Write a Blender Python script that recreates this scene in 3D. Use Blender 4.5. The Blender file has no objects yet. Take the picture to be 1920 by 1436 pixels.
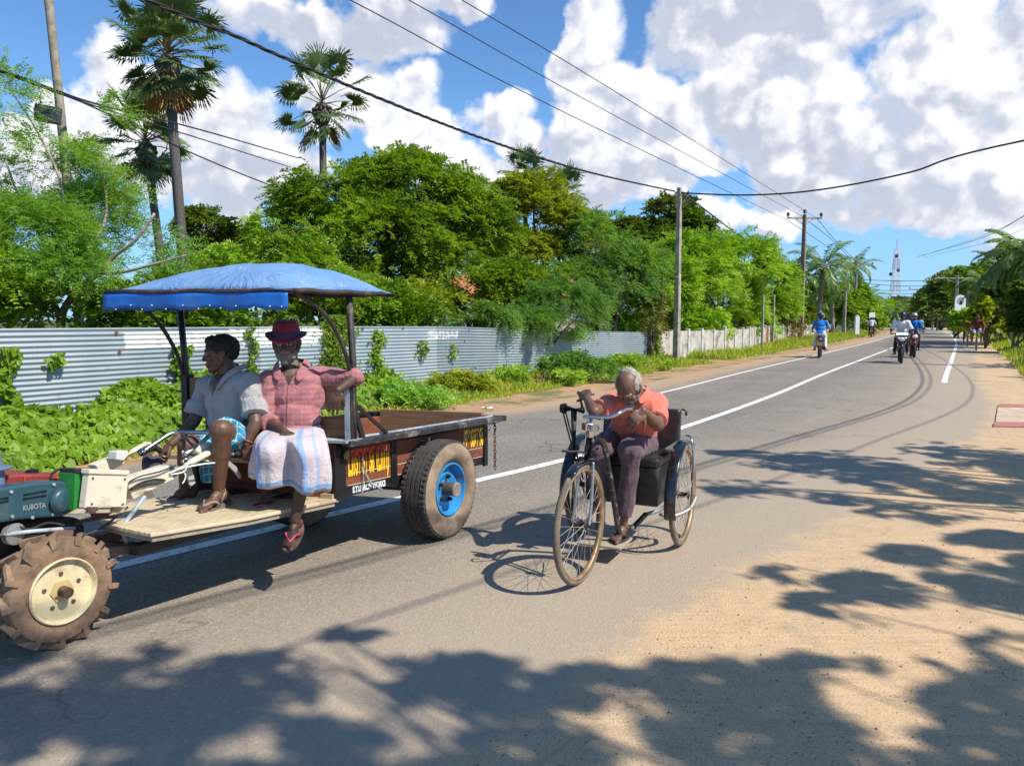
import bpy, bmesh, math, random
import numpy as np
from mathutils import Vector, Matrix, noise as mnoise
# ---------------------------------------------------------------- camera, sky, sun, exposure
scene = bpy.context.scene
FPX = 1387.0; CAMH = 1.53; TH = math.atan(118/1387.0); CT = math.cos(TH); ST = math.sin(TH)
cam_d = bpy.data.cameras.new('camera'); cam = bpy.data.objects.new('camera', cam_d)
scene.collection.objects.link(cam); scene.camera = cam
cam_d.sensor_width = 36.0; cam_d.lens = 36.0*FPX/1920.0; cam_d.clip_start = 0.05; cam_d.clip_end = 5000
cam.location = (0, 0, CAMH); cam.rotation_euler = (math.pi/2-TH, 0, 0)
scene.view_settings.view_transform = 'Standard'; scene.view_settings.look = 'None'
scene.view_settings.exposure = 0.50; scene.view_settings.gamma = 1
scene.render.engine = 'CYCLES'
scene.cycles.max_bounces = 6; scene.cycles.diffuse_bounces = 3; scene.cycles.transparent_max_bounces = 8
SUNV = Vector((.725, -.442, 1.0)).normalized()
sun_d = bpy.data.lights.new('sun', 'SUN'); sun = bpy.data.objects.new('sun', sun_d)
scene.collection.objects.link(sun); sun_d.energy = 4.4; sun_d.angle = math.radians(.5); sun_d.color = (1, .93, .82)
sun.rotation_euler = (-SUNV).to_track_quat('-Z', 'Y').to_euler()

def ray(px, py):
    a = (px-960)/FPX; b = -(py-718)/FPX
    return Vector((a, CT+b*ST, -ST+b*CT))
def V(px, py, D):                      # point seen at a pixel of the 1920 frame, at world depth D
    r = ray(px, py); return Vector((r.x*D/r.y, D, CAMH+r.z*D/r.y))
def G(px, py, z=0.0):                  # the same, lying at height z
    r = ray(px, py); t = (z-CAMH)/r.z; return Vector((r.x*t, r.y*t, z))

world = bpy.data.worlds.new('World'); scene.world = world; world.use_nodes = True
wn = world.node_tree; wn.nodes.clear()
class NT:
    """terse node-tree writer"""
    def __init__(s, t): s.t = t
    def n(s, ty, **kw):
        nd = s.t.nodes.new(ty)
        ins = kw.pop('ins', {})
        for k, v in kw.items(): setattr(nd, k, v)
        for k, v in ins.items():
            if isinstance(v, bpy.types.NodeSocket): s.t.links.new(v, nd.inputs[k])
            else: nd.inputs[k].default_value = v
        return nd
    def m(s, op, a, b=0.0, c=0.0, clamp=False):
        return s.n('ShaderNodeMath', operation=op, use_clamp=clamp, ins={0: a, 1: b, 2: c}).outputs[0]
    def vm(s, op, a, b=(0, 0, 0), out=0, **kw):
        return s.n('ShaderNodeVectorMath', operation=op, ins={0: a, 1: b, **kw}).outputs[out]
    def ramp(s, f, a, b, lo=0.0, hi=1.0, it='SMOOTHSTEP'):
        return s.n('ShaderNodeMapRange', interpolation_type=it, ins={0: f, 1: a, 2: b, 3: lo, 4: hi}).outputs[0]
    def mix(s, f, a, b, bt='MIX'):
        nd = s.n('ShaderNodeMix', data_type='RGBA', blend_type=bt); 
        for i, v in ((0, f), (6, a), (7, b)):
            if isinstance(v, bpy.types.NodeSocket): s.t.links.new(v, nd.inputs[i])
            else: nd.inputs[i].default_value = (*v, 1) if isinstance(v, tuple) and len(v) == 3 else v
        return nd.outputs[2]
    def noise(s, vec, sc, det=3, rough=.5, dist=0.0, out=0):
        return s.n('ShaderNodeTexNoise', ins={'Vector': vec, 'Scale': sc, 'Detail': det, 'Roughness': rough, 'Distortion': dist}).outputs[out]
    def link(s, a, b): s.t.links.new(a, b)

W = NT(wn)
tc = W.n('ShaderNodeTexCoord').outputs['Generated']
sky = W.n('ShaderNodeTexSky', sky_type='NISHITA', sun_disc=False, sun_elevation=math.radians(49.6),
          sun_rotation=math.radians(121.4), altitude=0, air_density=1.0, dust_density=.3, ozone_density=2.5).outputs[0]
# cumulus banks: (px, py, rx, ry) as directions seen from the road, radii in radians
BANK = [ # px, py, rx, ry, brightness 0 grey .. 1 white
 (1470,60,200,110,.25),(1330,30,90,80,.2),(1590,170,110,80,.8),(1545,110,70,70,.7),(1740,150,110,90,.95),(1790,70,70,110,.95),(1870,210,100,110,.9),(1400,190,80,70,.5),(1340,165,45,55,1),
 (1600,280,170,70,.45),(1500,290,90,60,.35),(1700,330,120,60,.4),(1560,350,120,40,.35),(1660,395,150,34,.3),(1860,330,80,90,.75),(1830,400,100,30,.5),(1780,425,50,18,.6),
 (1120,170,70,55,1),(1190,215,80,55,.8),(1250,250,100,55,.7),(1160,290,110,60,.4),(1320,285,70,35,.6),(1090,235,50,50,.6),(1120,330,120,50,.15),(1110,60,55,75,.7),(1080,120,40,30,.6),(1060,350,80,40,.1),
 (1240,350,55,30,.8),(1375,400,50,28,.8),(1470,425,50,32,.8),(1330,385,30,20,.6),(190,130,55,70,1),(230,185,80,60,.9),(280,235,100,60,.8),(420,215,90,60,.7),(350,290,120,60,.5),(470,300,110,60,.35),(440,350,110,40,.3),
 (690,150,60,45,.9),(760,165,60,55,1),(720,210,90,60,.8),(810,230,50,45,.9),(600,210,60,60,.7),(840,290,90,40,.6),(930,215,70,42,.9),(980,265,60,30,.7),
 (560,50,130,35,.2),(720,60,110,42,.2),(480,20,90,35,.25),(860,15,60,25,.3),(410,400,70,22,.5),(60,290,70,60,.7),(130,220,50,40,.8),(540,320,80,40,.3),(900,330,90,40,.5),(1980,100,80,150,.8),
 (-300,200,200,120,.7),(-500,50,250,160,.5),(2300,200,260,180,.5),(2300,420,260,90,.5)]
grp = bpy.data.node_groups.new('cloud_field', 'ShaderNodeTree')
grp.interface.new_socket('Vector', in_out='INPUT', socket_type='NodeSocketVector')
grp.interface.new_socket('Field', in_out='OUTPUT', socket_type='NodeSocketFloat')
grp.interface.new_socket('White', in_out='OUTPUT', socket_type='NodeSocketFloat')
grp.interface.new_socket('Billow', in_out='OUTPUT', socket_type='NodeSocketFloat')
Q = NT(grp); gi = Q.n('NodeGroupInput'); go = Q.n('NodeGroupOutput')
vec = gi.outputs[0]
wob = Q.vm('SCALE', Q.vm('SUBTRACT', Q.noise(vec, 9, 4, .6, out=1), (.5, .5, .5)), Scale=.085)
vw = Q.vm('ADD', vec, wob)
tot = None; ws = None; wt = None
for (px, py, rx, ry, br) in BANK:
    c = ray(px, py).normalized(); rx /= FPX*.80; ry /= FPX*.76
    d = Q.vm('MULTIPLY', Q.vm('SUBTRACT', vw, tuple(c)), (1/rx, 1/rx, 1/ry))
    g_ = Q.m('SUBTRACT', 1.0, Q.vm('DOT_PRODUCT', d, d, out=1), clamp=True)
    tot = g_ if tot is None else Q.m('MAXIMUM', tot, g_)
    wt = Q.m('ADD', g_, .001) if wt is None else Q.m('ADD', wt, g_)
    ws = Q.m('MULTIPLY', g_, br) if ws is None else Q.m('MULTIPLY_ADD', g_, br, ws)
n1 = Q.noise(vec, 9.0, 7, .60)
vo = Q.n('ShaderNodeTexVoronoi', ins={'Vector': vw, 'Scale': 17.0}).outputs[0]
vo2 = Q.n('ShaderNodeTexVoronoi', ins={'Vector': vw, 'Scale': 42.0}).outputs[0]
bil = Q.m('ADD', Q.m('MULTIPLY', Q.m('SUBTRACT', vo, .42), -.42), Q.m('MULTIPLY', Q.m('SUBTRACT', vo2, .42), -.20))
f_ = Q.m('ADD', Q.m('MULTIPLY', Q.m('POWER', tot, .55), 1.0), Q.m('MULTIPLY', Q.m('SUBTRACT', n1, .5), 1.5))
Q.link(Q.m('ADD', f_, bil), go.inputs[0]); Q.link(Q.m('DIVIDE', ws, wt), go.inputs[1]); Q.link(Q.m('ADD', bil, Q.m('MULTIPLY', n1, .5)), go.inputs[2])
def field(v):
    g = W.n('ShaderNodeGroup', node_tree=grp); wn.links.new(v, g.inputs[0]); return g.outputs
f0, wh0, b0_ = field(tc)
f1, wh1, b1_ = field(W.vm('ADD', tc, tuple(Vector((.60, -.1, .8)).normalized()*.022)))
cov = W.ramp(f0, .36, .70)
lit = W.ramp(W.m('ADD', W.m('MULTIPLY', W.m('SUBTRACT', b0_, b1_), 2.2), W.m('ADD', W.m('MULTIPLY', W.m('SUBTRACT', f0, f1), .9), W.m('SUBTRACT', wh0, .5))), -.40, .70)
lowz = W.n('ShaderNodeSeparateXYZ', ins={0: tc}).outputs[2]
base = W.mix(lit, (4.2, 4.5, 5.4), (8.2, 8.05, 8.2))
rim = W.ramp(f0, .30, .85)
base = W.mix(W.m('MULTIPLY', W.m('SUBTRACT', 1.0, rim), .5), base, (6.6, 7.2, 8.2))
skyc = W.mix(1.0, sky, (.70, 1.0, 1.27), 'MULTIPLY')
skyc = W.mix(W.ramp(lowz, .36, .0, 0, .62), skyc, (2.4, 4.7, 8.1))
cc = W.mix(W.m('MULTIPLY', cov, W.ramp(lowz, .02, .12, .15, .97)), skyc, base)
bg = W.n('ShaderNodeBackground', ins={'Color': cc, 'Strength': .098})
wo = W.n('ShaderNodeOutputWorld', ins={0: bg.outputs[0]})
world.cycles.sampling_method = 'MANUAL'; world.cycles.sample_map_resolution = 512

# ---------------------------------------------------------------- helpers
COL = scene.collection
R = random.Random(7)
rng = np.random.default_rng(11)
ROOTOFF = {}
def tag(o, label=None, cat=None, group=None, kind=None):
    if label: o['label'] = label
    if cat: o['category'] = cat
    if group: o['group'] = group
    if kind: o['kind'] = kind
    return o
def thing(name, label, cat, loc, group=None):
    o = bpy.data.objects.new(name, None); COL.objects.link(o); o.location = loc; o.empty_display_size = .2
    tag(o, label, cat, group); return o
def off_of(p):
    v = Vector((0, 0, 0))
    while p is not None: v = v + p.location; p = p.parent
    return v
def mkmesh(name, verts, faces, mats, parent=None, midx=None, smooth=False, uv=None):
    me = bpy.data.meshes.new(name)
    o_ = off_of(parent)
    verts = [tuple(Vector(v)-o_) for v in verts]
    me.from_pydata(verts, [], faces)
    if not isinstance(mats, (list, tuple)): mats = [mats]
    for m in mats: me.materials.append(m)
    if midx is not None: me.polygons.foreach_set('material_index', midx)
    if smooth: me.polygons.foreach_set('use_smooth', [True]*len(me.polygons))
    if uv is not None:
        ul = me.uv_layers.new(name='UVMap'); 
        ul.data.foreach_set('uv', np.array([uv[l.vertex_index] for l in me.loops], dtype=np.float32).ravel())
    me.update()
    ob = bpy.data.objects.new(name, me); COL.objects.link(ob)
    if parent is not None: ob.parent = parent
    return ob
def smooth_angle(ob, deg=40):
    me = ob.data
    me.polygons.foreach_set('use_smooth', [True]*len(me.polygons))
    try: me.set_sharp_from_angle(angle=math.radians(deg))
    except Exception: pass
    return ob
def frame_of(d, up=Vector((0, 0, 1))):
    d = Vector(d).normalized()
    if abs(d.dot(up)) > .98: up = Vector((1, 0, 0)) if abs(d.x) < .9 else Vector((0, 1, 0))
    x = d.cross(up).normalized(); y = x.cross(d).normalized()
    return x, y, d
class MB:
    def __init__(s): s.v = []; s.f = []; s.mi = []; s.uv = []
    def add(s, vs, fs, mi=0, uv=None):
        b = len(s.v); s.v += [Vector(v) for v in vs]; s.f += [tuple(b+i for i in f) for f in fs]; s.mi += [mi]*len(fs)
        s.uv += list(uv) if uv is not None else [(0, 0)]*len(vs); return s
    def hexa(s, c, mi=0):              # 8 corners: bottom ring of 4, then top ring of 4
        return s.add(c, [(3, 2, 1, 0), (4, 5, 6, 7), (0, 1, 5, 4), (1, 2, 6, 5), (2, 3, 7, 6), (3, 0, 4, 7)], mi)
    def box(s, c, size, rz=0.0, mi=0, M=None):
        c = Vector(c); M = M or Matrix.Rotation(rz, 3, 'Z'); a, b, h = [k/2 for k in size]
        return s.hexa([c+M@Vector((x*a, y*b, z*h)) for z in (-1, 1) for x, y in ((-1, -1), (1, -1), (1, 1), (-1, 1))], mi)
    def bar(s, p0, p1, w, h=None, up=(0, 0, 1), mi=0):
        h = h or w; p0 = Vector(p0); p1 = Vector(p1); x, y, d = frame_of(p1-p0, Vector(up)); x *= w/2; y *= h/2
        return s.hexa([p0-x-y, p0+x-y, p0+x+y, p0-x+y, p1-x-y, p1+x-y, p1+x+y, p1-x+y], mi)
    def tube(s, pts, r, n=8, mi=0, cap=True, closed=False):
        pts = [Vector(p) for p in pts]; m = len(pts)
        rs = r if isinstance(r, (list, tuple)) else [r]*m
        b = len(s.v); up = None; vs = []
        for i, p in enumerate(pts):
            if closed: t = pts[(i+1) % m]-pts[i-1]
            else: t = pts[min(i+1, m-1)]-pts[max(i-1, 0)]
            t.normalize()
            if up is None: x, y, _ = frame_of(t)
            else:
                x = (up[0]-t*up[0].dot(t)).normalized(); y = t.cross(x).normalized()
            up = (x, y)
            for k in range(n):
                a = 2*math.pi*k/n; vs.append(p+(x*math.cos(a)+y*math.sin(a))*rs[i])
        fs = []
        for i in range(m if closed else m-1):
            j = (i+1) % m
            for k in range(n):
                k2 = (k+1) % n; fs.append((i*n+k, i*n+k2, j*n+k2, j*n+k))
        if cap and not closed:
            fs.append(tuple(range(n))[::-1]); fs.append(tuple((m-1)*n+k for k in range(n)))
        return s.add(vs, fs, mi)
    def lathe(s, c, axis, prof, n=24, mi=0, closed=False, up=(0, 0, 1)):   # prof: (offset along axis, radius)
        c = Vector(c); x, y, d = frame_of(axis, Vector(up)); vs = []
        for (t, r) in prof:
            for k in range(n):
                a = 2*math.pi*k/n; vs.append(c+d*t+(x*math.cos(a)+y*math.sin(a))*r)
        fs = []; m = len(prof)
        for i in range(m if closed else m-1):
            j = (i+1) % m
            for k in range(n): k2 = (k+1) % n; fs.append((i*n+k, i*n+k2, j*n+k2, j*n+k))
        if not closed:
            if prof[0][1] > 1e-5: fs.append(tuple(range(n))[::-1])
            if prof[-1][1] > 1e-5: fs.append(tuple((m-1)*n+k for k in range(n)))
        return s.add(vs, fs, mi)
    def ell(s, c, r, M=None, n=12, m=8, mi=0):
        c = Vector(c); M = M or Matrix.Identity(3); vs = []; fs = []
        for i in range(m+1):
            t = math.pi*i/m
            for k in range(n):
                a = 2*math.pi*k/n
                vs.append(c+M@Vector((r[0]*math.sin(t)*math.cos(a), r[1]*math.sin(t)*math.sin(a), r[2]*math.cos(t))))
        for i in range(m):
            for k in range(n): k2 = (k+1) % n; fs.append((i*n+k, (i+1)*n+k, (i+1)*n+k2, i*n+k2))
        return s.add(vs, fs, mi)
    def prism(s, poly, d, mi=0):        # polygon (3-D points) pushed by vector d
        n = len(poly); d = Vector(d); vs = [Vector(p) for p in poly]+[Vector(p)+d for p in poly]
        return s.add(vs, [tuple(range(n))[::-1], tuple(range(n, 2*n))]+[(i, (i+1) % n, n+(i+1) % n, n+i) for i in range(n)], mi)
    def strip(s, rows, mi=0, uv=None, close=False):   # grid of points
        a = len(rows); b = len(rows[0]); fs = []
        for i in range(a-1):
            for k in range(b if close else b-1):
                k2 = (k+1) % b; fs.append((i*b+k, i*b+k2, (i+1)*b+k2, (i+1)*b+k))
        if uv is None: uv = [(k/(b-1), i/(a-1)) for i in range(a) for k in range(b)]
        return s.add([p for r in rows for p in r], fs, mi, uv)
    def build(s, name, mats, parent=None, smooth=False, deg=None, fixn=True):
        ob = mkmesh(name, s.v, s.f, mats, parent, s.mi, smooth, s.uv)
        if fixn:
            bm = bmesh.new(); bm.from_mesh(ob.data); bmesh.ops.recalc_face_normals(bm, faces=bm.faces); bm.to_mesh(ob.data); bm.free()
        if deg: smooth_angle(ob, deg)
        return ob
def bevel(ob, w=.004, seg=2):
    m = ob.modifiers.new('bevel', 'BEVEL'); m.width = w; m.segments = seg; m.limit_method = 'ANGLE'; return ob
def copy_tree(o, parent=None):
    c = o.copy(); COL.objects.link(c); c.parent = parent
    for ch in list(o.children): copy_tree(ch, c)
    return c

# ---------------------------------------------------------------- materials
def mat(name, col, rough=.6, metal=0.0, spec=.5, var=0.0, vsc=8.0, bump=0.0, bsc=60.0, dirt=None, dsc=3.0, damt=.5, coat=0.0, sub=0.0, coord='Object', streak=None):
    m = bpy.data.materials.new(name); m.use_nodes = True; t = NT(m.node_tree); b = m.node_tree.nodes['Principled BSDF']
    b.inputs['Roughness'].default_value = rough; b.inputs['Metallic'].default_value = metal
    b.inputs['Specular IOR Level'].default_value = spec; b.inputs['Coat Weight'].default_value = coat
    co = t.n('ShaderNodeTexCoord').outputs[coord]
    c = t.n('ShaderNodeRGB'); c.outputs[0].default_value = (*col, 1); c = c.outputs[0]
    if var:
        f = t.ramp(t.noise(co, vsc, 4, .6), .3, .7, 1-var, 1+var)
        c = t.mix(1.0, c, t.n('ShaderNodeCombineColor', ins={0: f, 1: f, 2: f}).outputs[0], 'MULTIPLY')
    if dirt:
        f = t.m('MULTIPLY', t.ramp(t.noise(co, dsc, 6, .65), .5, .68), damt)
        c = t.mix(f, c, dirt); t.link(t.m('ADD', t.m('MULTIPLY', f, .3), rough, clamp=True), b.inputs['Roughness'])
    t.link(c, b.inputs['Base Color'])
    if bump:
        bn = t.n('ShaderNodeBump', ins={'Strength': bump, 'Distance': .01, 'Height': t.noise(co, bsc, 4, .6)})
        t.link(bn.outputs[0], b.inputs['Normal'])
    if sub:
        b.inputs['Subsurface Weight'].default_value = sub; b.inputs['Subsurface Radius'].default_value = (.01, .004, .002)
    return m
def leafmat(name, c1, c2, c3=None, tr=.42, rough=.55, nsc=.6):
    m = bpy.data.materials.new(name); m.use_nodes = True; t = NT(m.node_tree); m.node_tree.nodes.clear()
    co = t.n('ShaderNodeTexCoord').outputs['Object']
    r = t.n('ShaderNodeAttribute', attribute_name='rnd').outputs['Fac']
    c = t.mix(r, c1, c2)
    c = t.mix(t.m('MULTIPLY', t.ramp(t.noise(co, nsc, 3, .6), .42, .66), .6), c, c3 or c1)
    oi = t.ramp(t.n('ShaderNodeObjectInfo').outputs['Random'], 0, 1, .86, 1.16, 'LINEAR'); c = t.mix(1.0, c, t.n('ShaderNodeCombineColor', ins={0: oi, 1: oi, 2: oi}).outputs[0], 'MULTIPLY')
    d = t.n('ShaderNodeBsdfPrincipled', ins={'Base Color': c, 'Roughness': rough, 'Specular IOR Level': .35})
    tcx = t.mix(1.0, c, (1.35, 1.5, .5), 'MULTIPLY')
    tl = t.n('ShaderNodeBsdfTranslucent', ins={'Color': tcx})
    mx = t.n('ShaderNodeMixShader', ins={0: tr, 1: d.outputs[0], 2: tl.outputs[0]})
    t.n('ShaderNodeOutputMaterial', ins={0: mx.outputs[0]})
    return m
BLACK = mat('black_paint', (.012, .012, .014), .35, var=.3, dirt=(.09, .07, .05), damt=.5)
DARKST = mat('dark_steel', (.03, .028, .027), .5, .3, var=.3, dirt=(.12, .07, .04), damt=.5)
CHROME = mat('chrome', (.62, .63, .65), .18, 1.0, dirt=(.25, .2, .15), damt=.5)
RUBBER = mat('rubber', (.022, .021, .02), .85, var=.2, dirt=(.16, .12, .08), dsc=5, damt=.5)
DUSTRUB = mat('dusty_rubber', (.075, .062, .05), .9, var=.25, dirt=(.22, .165, .115), dsc=6, damt=.85, bump=.3)
# ---------------------------------------------------------------- road layout
CEN = [(-17,-13),(-9.2,-3.9),(-2.49,4.47),(.59,8.03),(2.32,10.3),(5.34,15.03),(9.0,21.2),(16.06,32.75),(28.48,53.3),(45,82),(60.8,112),(93,178),(150,300),(205,430)]
def catmull(P, k=8):
    out = []
    for i in range(len(P)-1):
        p0 = P[max(i-1, 0)]; p1 = P[i]; p2 = P[i+1]; p3 = P[min(i+2, len(P)-1)]
        for j in range(k):
            t = j/k
            out.append(tuple(.5*((2*p1[c])+(-p0[c]+p2[c])*t+(2*p0[c]-5*p1[c]+4*p2[c]-p3[c])*t*t+(-p0[c]+3*p1[c]-3*p2[c]+p3[c])*t**3) for c in range(len(p1))))
    out.append(P[-1]); return out
CL = [Vector((a, b, 0)) for a, b in catmull(CEN)]
def nleft(i):
    t = (CL[min(i+1, len(CL)-1)]-CL[max(i-1, 0)]).normalized(); return Vector((-t.y, t.x, 0))
def near_off(y): return float(np.interp(y, [-10, 3, 8, 11.7, 15.4, 26, 38, 70], [3.3, 3.3, 3.25, 3.8, 4.05, 3.95, 4.2, 4.3]))
ARC = [0.0]
for i in range(1, len(CL)): ARC.append(ARC[-1]+(CL[i]-CL[i-1]).length)
def off_line(o): return [CL[i]+nleft(i)*o for i in range(len(CL))]
def sheet(name, offs_lo, offs_hi, z, m, nu=2, label=None, kind='structure', i0=0, i1=None):
    rows = []; uv = []; mb = MB()
    rngi = range(i0, i1 or len(CL))
    for i in rngi:
        lo = offs_lo(CL[i].y) if callable(offs_lo) else offs_lo; hi = offs_hi(CL[i].y) if callable(offs_hi) else offs_hi
        row = []
        for k in range(nu+1):
            o = lo+(hi-lo)*k/nu; p = CL[i]+nleft(i)*o; row.append(Vector((p.x, p.y, z))); uv.append((o-lo, ARC[i]))
        rows.append(row)
    mb.strip(rows, uv=uv); ob = mb.build(name, m, fixn=False)
    ob['kind'] = kind; 
    if label: ob['label'] = label
    if ob.data.polygons[0].normal.z < 0: ob.data.flip_normals()
    return ob

def sand_nodes(t, co, c1, c2, c3, speck, tracks, green=None):
    big = t.noise(co, .55, 4, .6); mid = t.noise(co, 4, 6, .65); fine = t.noise(co, 120, 3, .7)
    c = t.mix(t.ramp(big, .35, .65), c1, c2)
    c = t.mix(t.m('MULTIPLY', t.ramp(mid, .48, .7), .55), c, c3)
    f = t.ramp(fine, .25, .75, 1-.28*speck, 1+.28*speck)
    c = t.mix(1.0, c, t.n('ShaderNodeCombineColor', ins={0: f, 1: f, 2: f}).outputs[0], 'MULTIPLY')
    vo = t.n('ShaderNodeTexVoronoi', ins={'Vector': co, 'Scale': 38.0, 'Randomness': 1.0})
    crumb = t.m('MULTIPLY', t.m('LESS_THAN', vo.outputs[0], .17), t.m('GREATER_THAN', t.noise(co, 3, 3), .5))
    c = t.mix(t.m('MULTIPLY', crumb, .65*speck), c, (.06, .045, .03))
    h = t.m('ADD', t.m('MULTIPLY', mid, .8), t.m('MULTIPLY', fine, .12))
    if tracks:
        mp = t.n('ShaderNodeMapping', ins={'Vector': co, 'Rotation': (0, 0, math.radians(-28)), 'Scale': (.6, 5.0, 1)})
        wv = t.noise(mp.outputs[0], 2.2, 6, .6, .4); h = t.m('ADD', h, t.m('MULTIPLY', wv, tracks))
        c = t.mix(t.m('MULTIPLY', t.ramp(wv, .5, .62), .22), c, c3)
    if green: c = t.mix(t.m('MULTIPLY', t.ramp(t.noise(co, .9, 5, .7), .45, .6), .8), c, green)
    return c, h
SANDC = ((.55, .385, .225), (.49, .36, .225), (.35, .26, .17))
def ground_mat(name, c1, c2, c3, speck=.5, bump=.6, tracks=0.0, green=None):
    m = bpy.data.materials.new(name); m.use_nodes = True; t = NT(m.node_tree); b = m.node_tree.nodes['Principled BSDF']
    co = t.n('ShaderNodeTexCoord').outputs['Object']
    c, h = sand_nodes(t, co, c1, c2, c3, speck, tracks, green)
    t.link(c, b.inputs['Base Color']); b.inputs['Roughness'].default_value = .95; b.inputs['Specular IOR Level'].default_value = .15
    bn = t.n('ShaderNodeBump', ins={'Strength': bump, 'Distance': .03, 'Height': h}); t.link(bn.outputs[0], b.inputs['Normal'])
    return m
SAND = ground_mat('sand', *SANDC, 1.0, .7, .8)
ODIRT = ground_mat('orange_dirt', (.46, .27, .145), (.40, .25, .15), (.27, .18, .11), .8, .6, 0, (.10, .14, .045))
SOIL = ground_mat('soil', (.10, .10, .05), (.07, .09, .035), (.14, .11, .07), .6, .6)

def asphalt():
    m = bpy.data.materials.new('asphalt'); m.use_nodes = True; t = NT(m.node_tree); b = m.node_tree.nodes['Principled BSDF']
    co = t.n('ShaderNodeTexCoord'); uv = t.n('ShaderNodeSeparateXYZ', ins={0: co.outputs['UV']}); co = co.outputs['Object']
    u = uv.outputs[0]
    c = t.mix(t.ramp(t.noise(co, .5, 5, .6), .3, .7), (.192, .170, .144), (.238, .210, .174))
    # wheel paths polished darker along the lanes
    lane = t.m('SINE', t.m('MULTIPLY', u, 3.9)); 
    mp = t.n('ShaderNodeMapping', ins={'Vector': uv.inputs[0].links[0].from_socket, 'Scale': (3.0, .12, 1)})
    st = t.noise(mp.outputs[0], 1.6, 6, .65)
    c = t.mix(t.m('MULTIPLY', t.ramp(lane, .1, 1.0), t.ramp(st, .35, .7, .1, .5)), c, (.145, .138, .128))
    c = t.mix(t.m('MULTIPLY', t.ramp(st, .55, .72), .35), c, (.29, .26, .22))
    g1 = t.n('ShaderNodeTexVoronoi', ins={'Vector': co, 'Scale': 95.0}); g2 = t.noise(co, 160, 3, .7)
    sp = t.n('ShaderNodeSeparateColor', ins={0: g1.outputs['Color']}).outputs[0]
    f = t.m('ADD', t.ramp(sp, 0, 1, .72, 1.28), t.m('MULTIPLY', t.m('SUBTRACT', g2, .5), .5))
    c = t.mix(1.0, c, t.n('ShaderNodeCombineColor', ins={0: f, 1: f, 2: f}).outputs[0], 'MULTIPLY')
    c = t.mix(t.m('MULTIPLY', t.m('GREATER_THAN', sp, .965), .5), c, (.42, .40, .36))
    ck = t.n('ShaderNodeTexVoronoi', feature='DISTANCE_TO_EDGE', ins={'Vector': t.vm('ADD', co, t.vm('SCALE', t.noise(co, 2.5, 4, out=1), Scale=.5)), 'Scale': .55}).outputs[0]
    crk = t.m('MULTIPLY', t.m('LESS_THAN', ck, .004), t.m('GREATER_THAN', t.noise(co, .35, 2), .52)); c = t.mix(t.m('MULTIPLY', crk, .7), c, (.05, .047, .045))
    # sand blown over both edges
    n = t.noise(co, 1.3, 6, .68); n2 = t.noise(co, 22, 4, .7)
    e = t.m('ADD', t.m('MULTIPLY', t.m('SUBTRACT', n, .5), 1.1), t.m('MULTIPLY', t.m('SUBTRACT', n2, .5), .55))
    dust = t.ramp(t.m('ADD', u, e), 3.4, .3, 0, .75); c = t.mix(dust, c, (.42, .335, .24))
    solid = t.ramp(t.m('ADD', u, t.m('MULTIPLY', e, .85)), .42, .12); sc_, sh_ = sand_nodes(t, co, *SANDC, 1.0, .8); c = t.mix(solid, c, sc_)
    w = t.m('SUBTRACT', 6.75, u)
    c = t.mix(t.ramp(t.m('ADD', w, t.m('MULTIPLY', e, .7)), .7, -.1, 0, .9), c, (.40, .28, .175))
    t.link(c, b.inputs['Base Color']); b.inputs['Roughness'].default_value = .88; b.inputs['Specular IOR Level'].default_value = .25
    hh = t.m('ADD', g1.outputs[0], t.m('MULTIPLY', g2, .8))
    bn = t.n('ShaderNodeBump', ins={'Strength': .42, 'Distance': .006, 'Height': hh}); b2 = t.n('ShaderNodeBump', ins={'Strength': t.m('MULTIPLY', solid, .7), 'Distance': .03, 'Height': sh_, 'Normal': bn.outputs[0]}); t.link(b2.outputs[0], b.inputs['Normal'])
    return m
ASPH = asphalt()
def paint_mat(name, col, wear=.5):
    m = mat(name, col, .6, var=.12, vsc=20, dirt=(.17, .155, .14), dsc=9, damt=wear, bump=.3, bsc=120); return m
WPAINT = paint_mat('road_paint', (.72, .71, .67), .55)

g = mkmesh('ground', [(-1500, -400, -.03), (1500, -400, -.03), (1500, 2500, -.03), (-1500, 2500, -.03)], [(0, 1, 2, 3)], SOIL); g['kind'] = 'structure'
sheet('sand_verge', lambda y: -60.0 if y < 26 else -9.5, lambda y: -near_off(y)+.06, -.0015, SAND, 12)
sheet('dirt_verge', 3.2, 7.0, -.005, ODIRT, 4)
sheet('road', lambda y: -near_off(y), 3.3, 0, ASPH, 10)
def line_strip(name, o, w, a0, a1, label, dash=None):
    mb = MB(); L = off_line(o); A = [0.0]
    for i in range(1, len(L)): A.append(A[-1]+(L[i]-L[i-1]).length)
    def at(s):
        i = max(1, min(len(A)-1, int(np.searchsorted(A, s)))); k = (s-A[i-1])/(A[i]-A[i-1])
        return L[i-1].lerp(L[i], k), nleft(i-1).lerp(nleft(i), k)
    def seg(s0, s1):
        n = max(1, int((s1-s0)/1.2)); rows = []
        for k in range(n+1):
            p, q = at(s0+(s1-s0)*k/n); z = Vector((0, 0, .004)); rows.append([p-q*w/2+z, p+q*w/2+z])
        mb.strip(rows)
    if dash:
        s = a0
        while s < a1: seg(s, min(a1, s+dash[0])); s += sum(dash)
    else: seg(a0, a1)
    ob = mb.build(name, WPAINT, fixn=False)
    if ob.data.polygons[0].normal.z < 0: ob.data.flip_normals()
    ob['kind'] = 'structure'; ob['label'] = label; return ob
def arc_at_y(o, y):
    L = off_line(o); A = 0
    for i in range(1, len(L)):
        if L[i].y >= y: return A+(L[i]-L[i-1]).length*(y-L[i-1].y)/(L[i].y-L[i-1].y)
        A += (L[i]-L[i-1]).length
    return A
line_strip('centre_line', 0, .125, 0, arc_at_y(0, 38), 'solid white line along the middle of the road')
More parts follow.
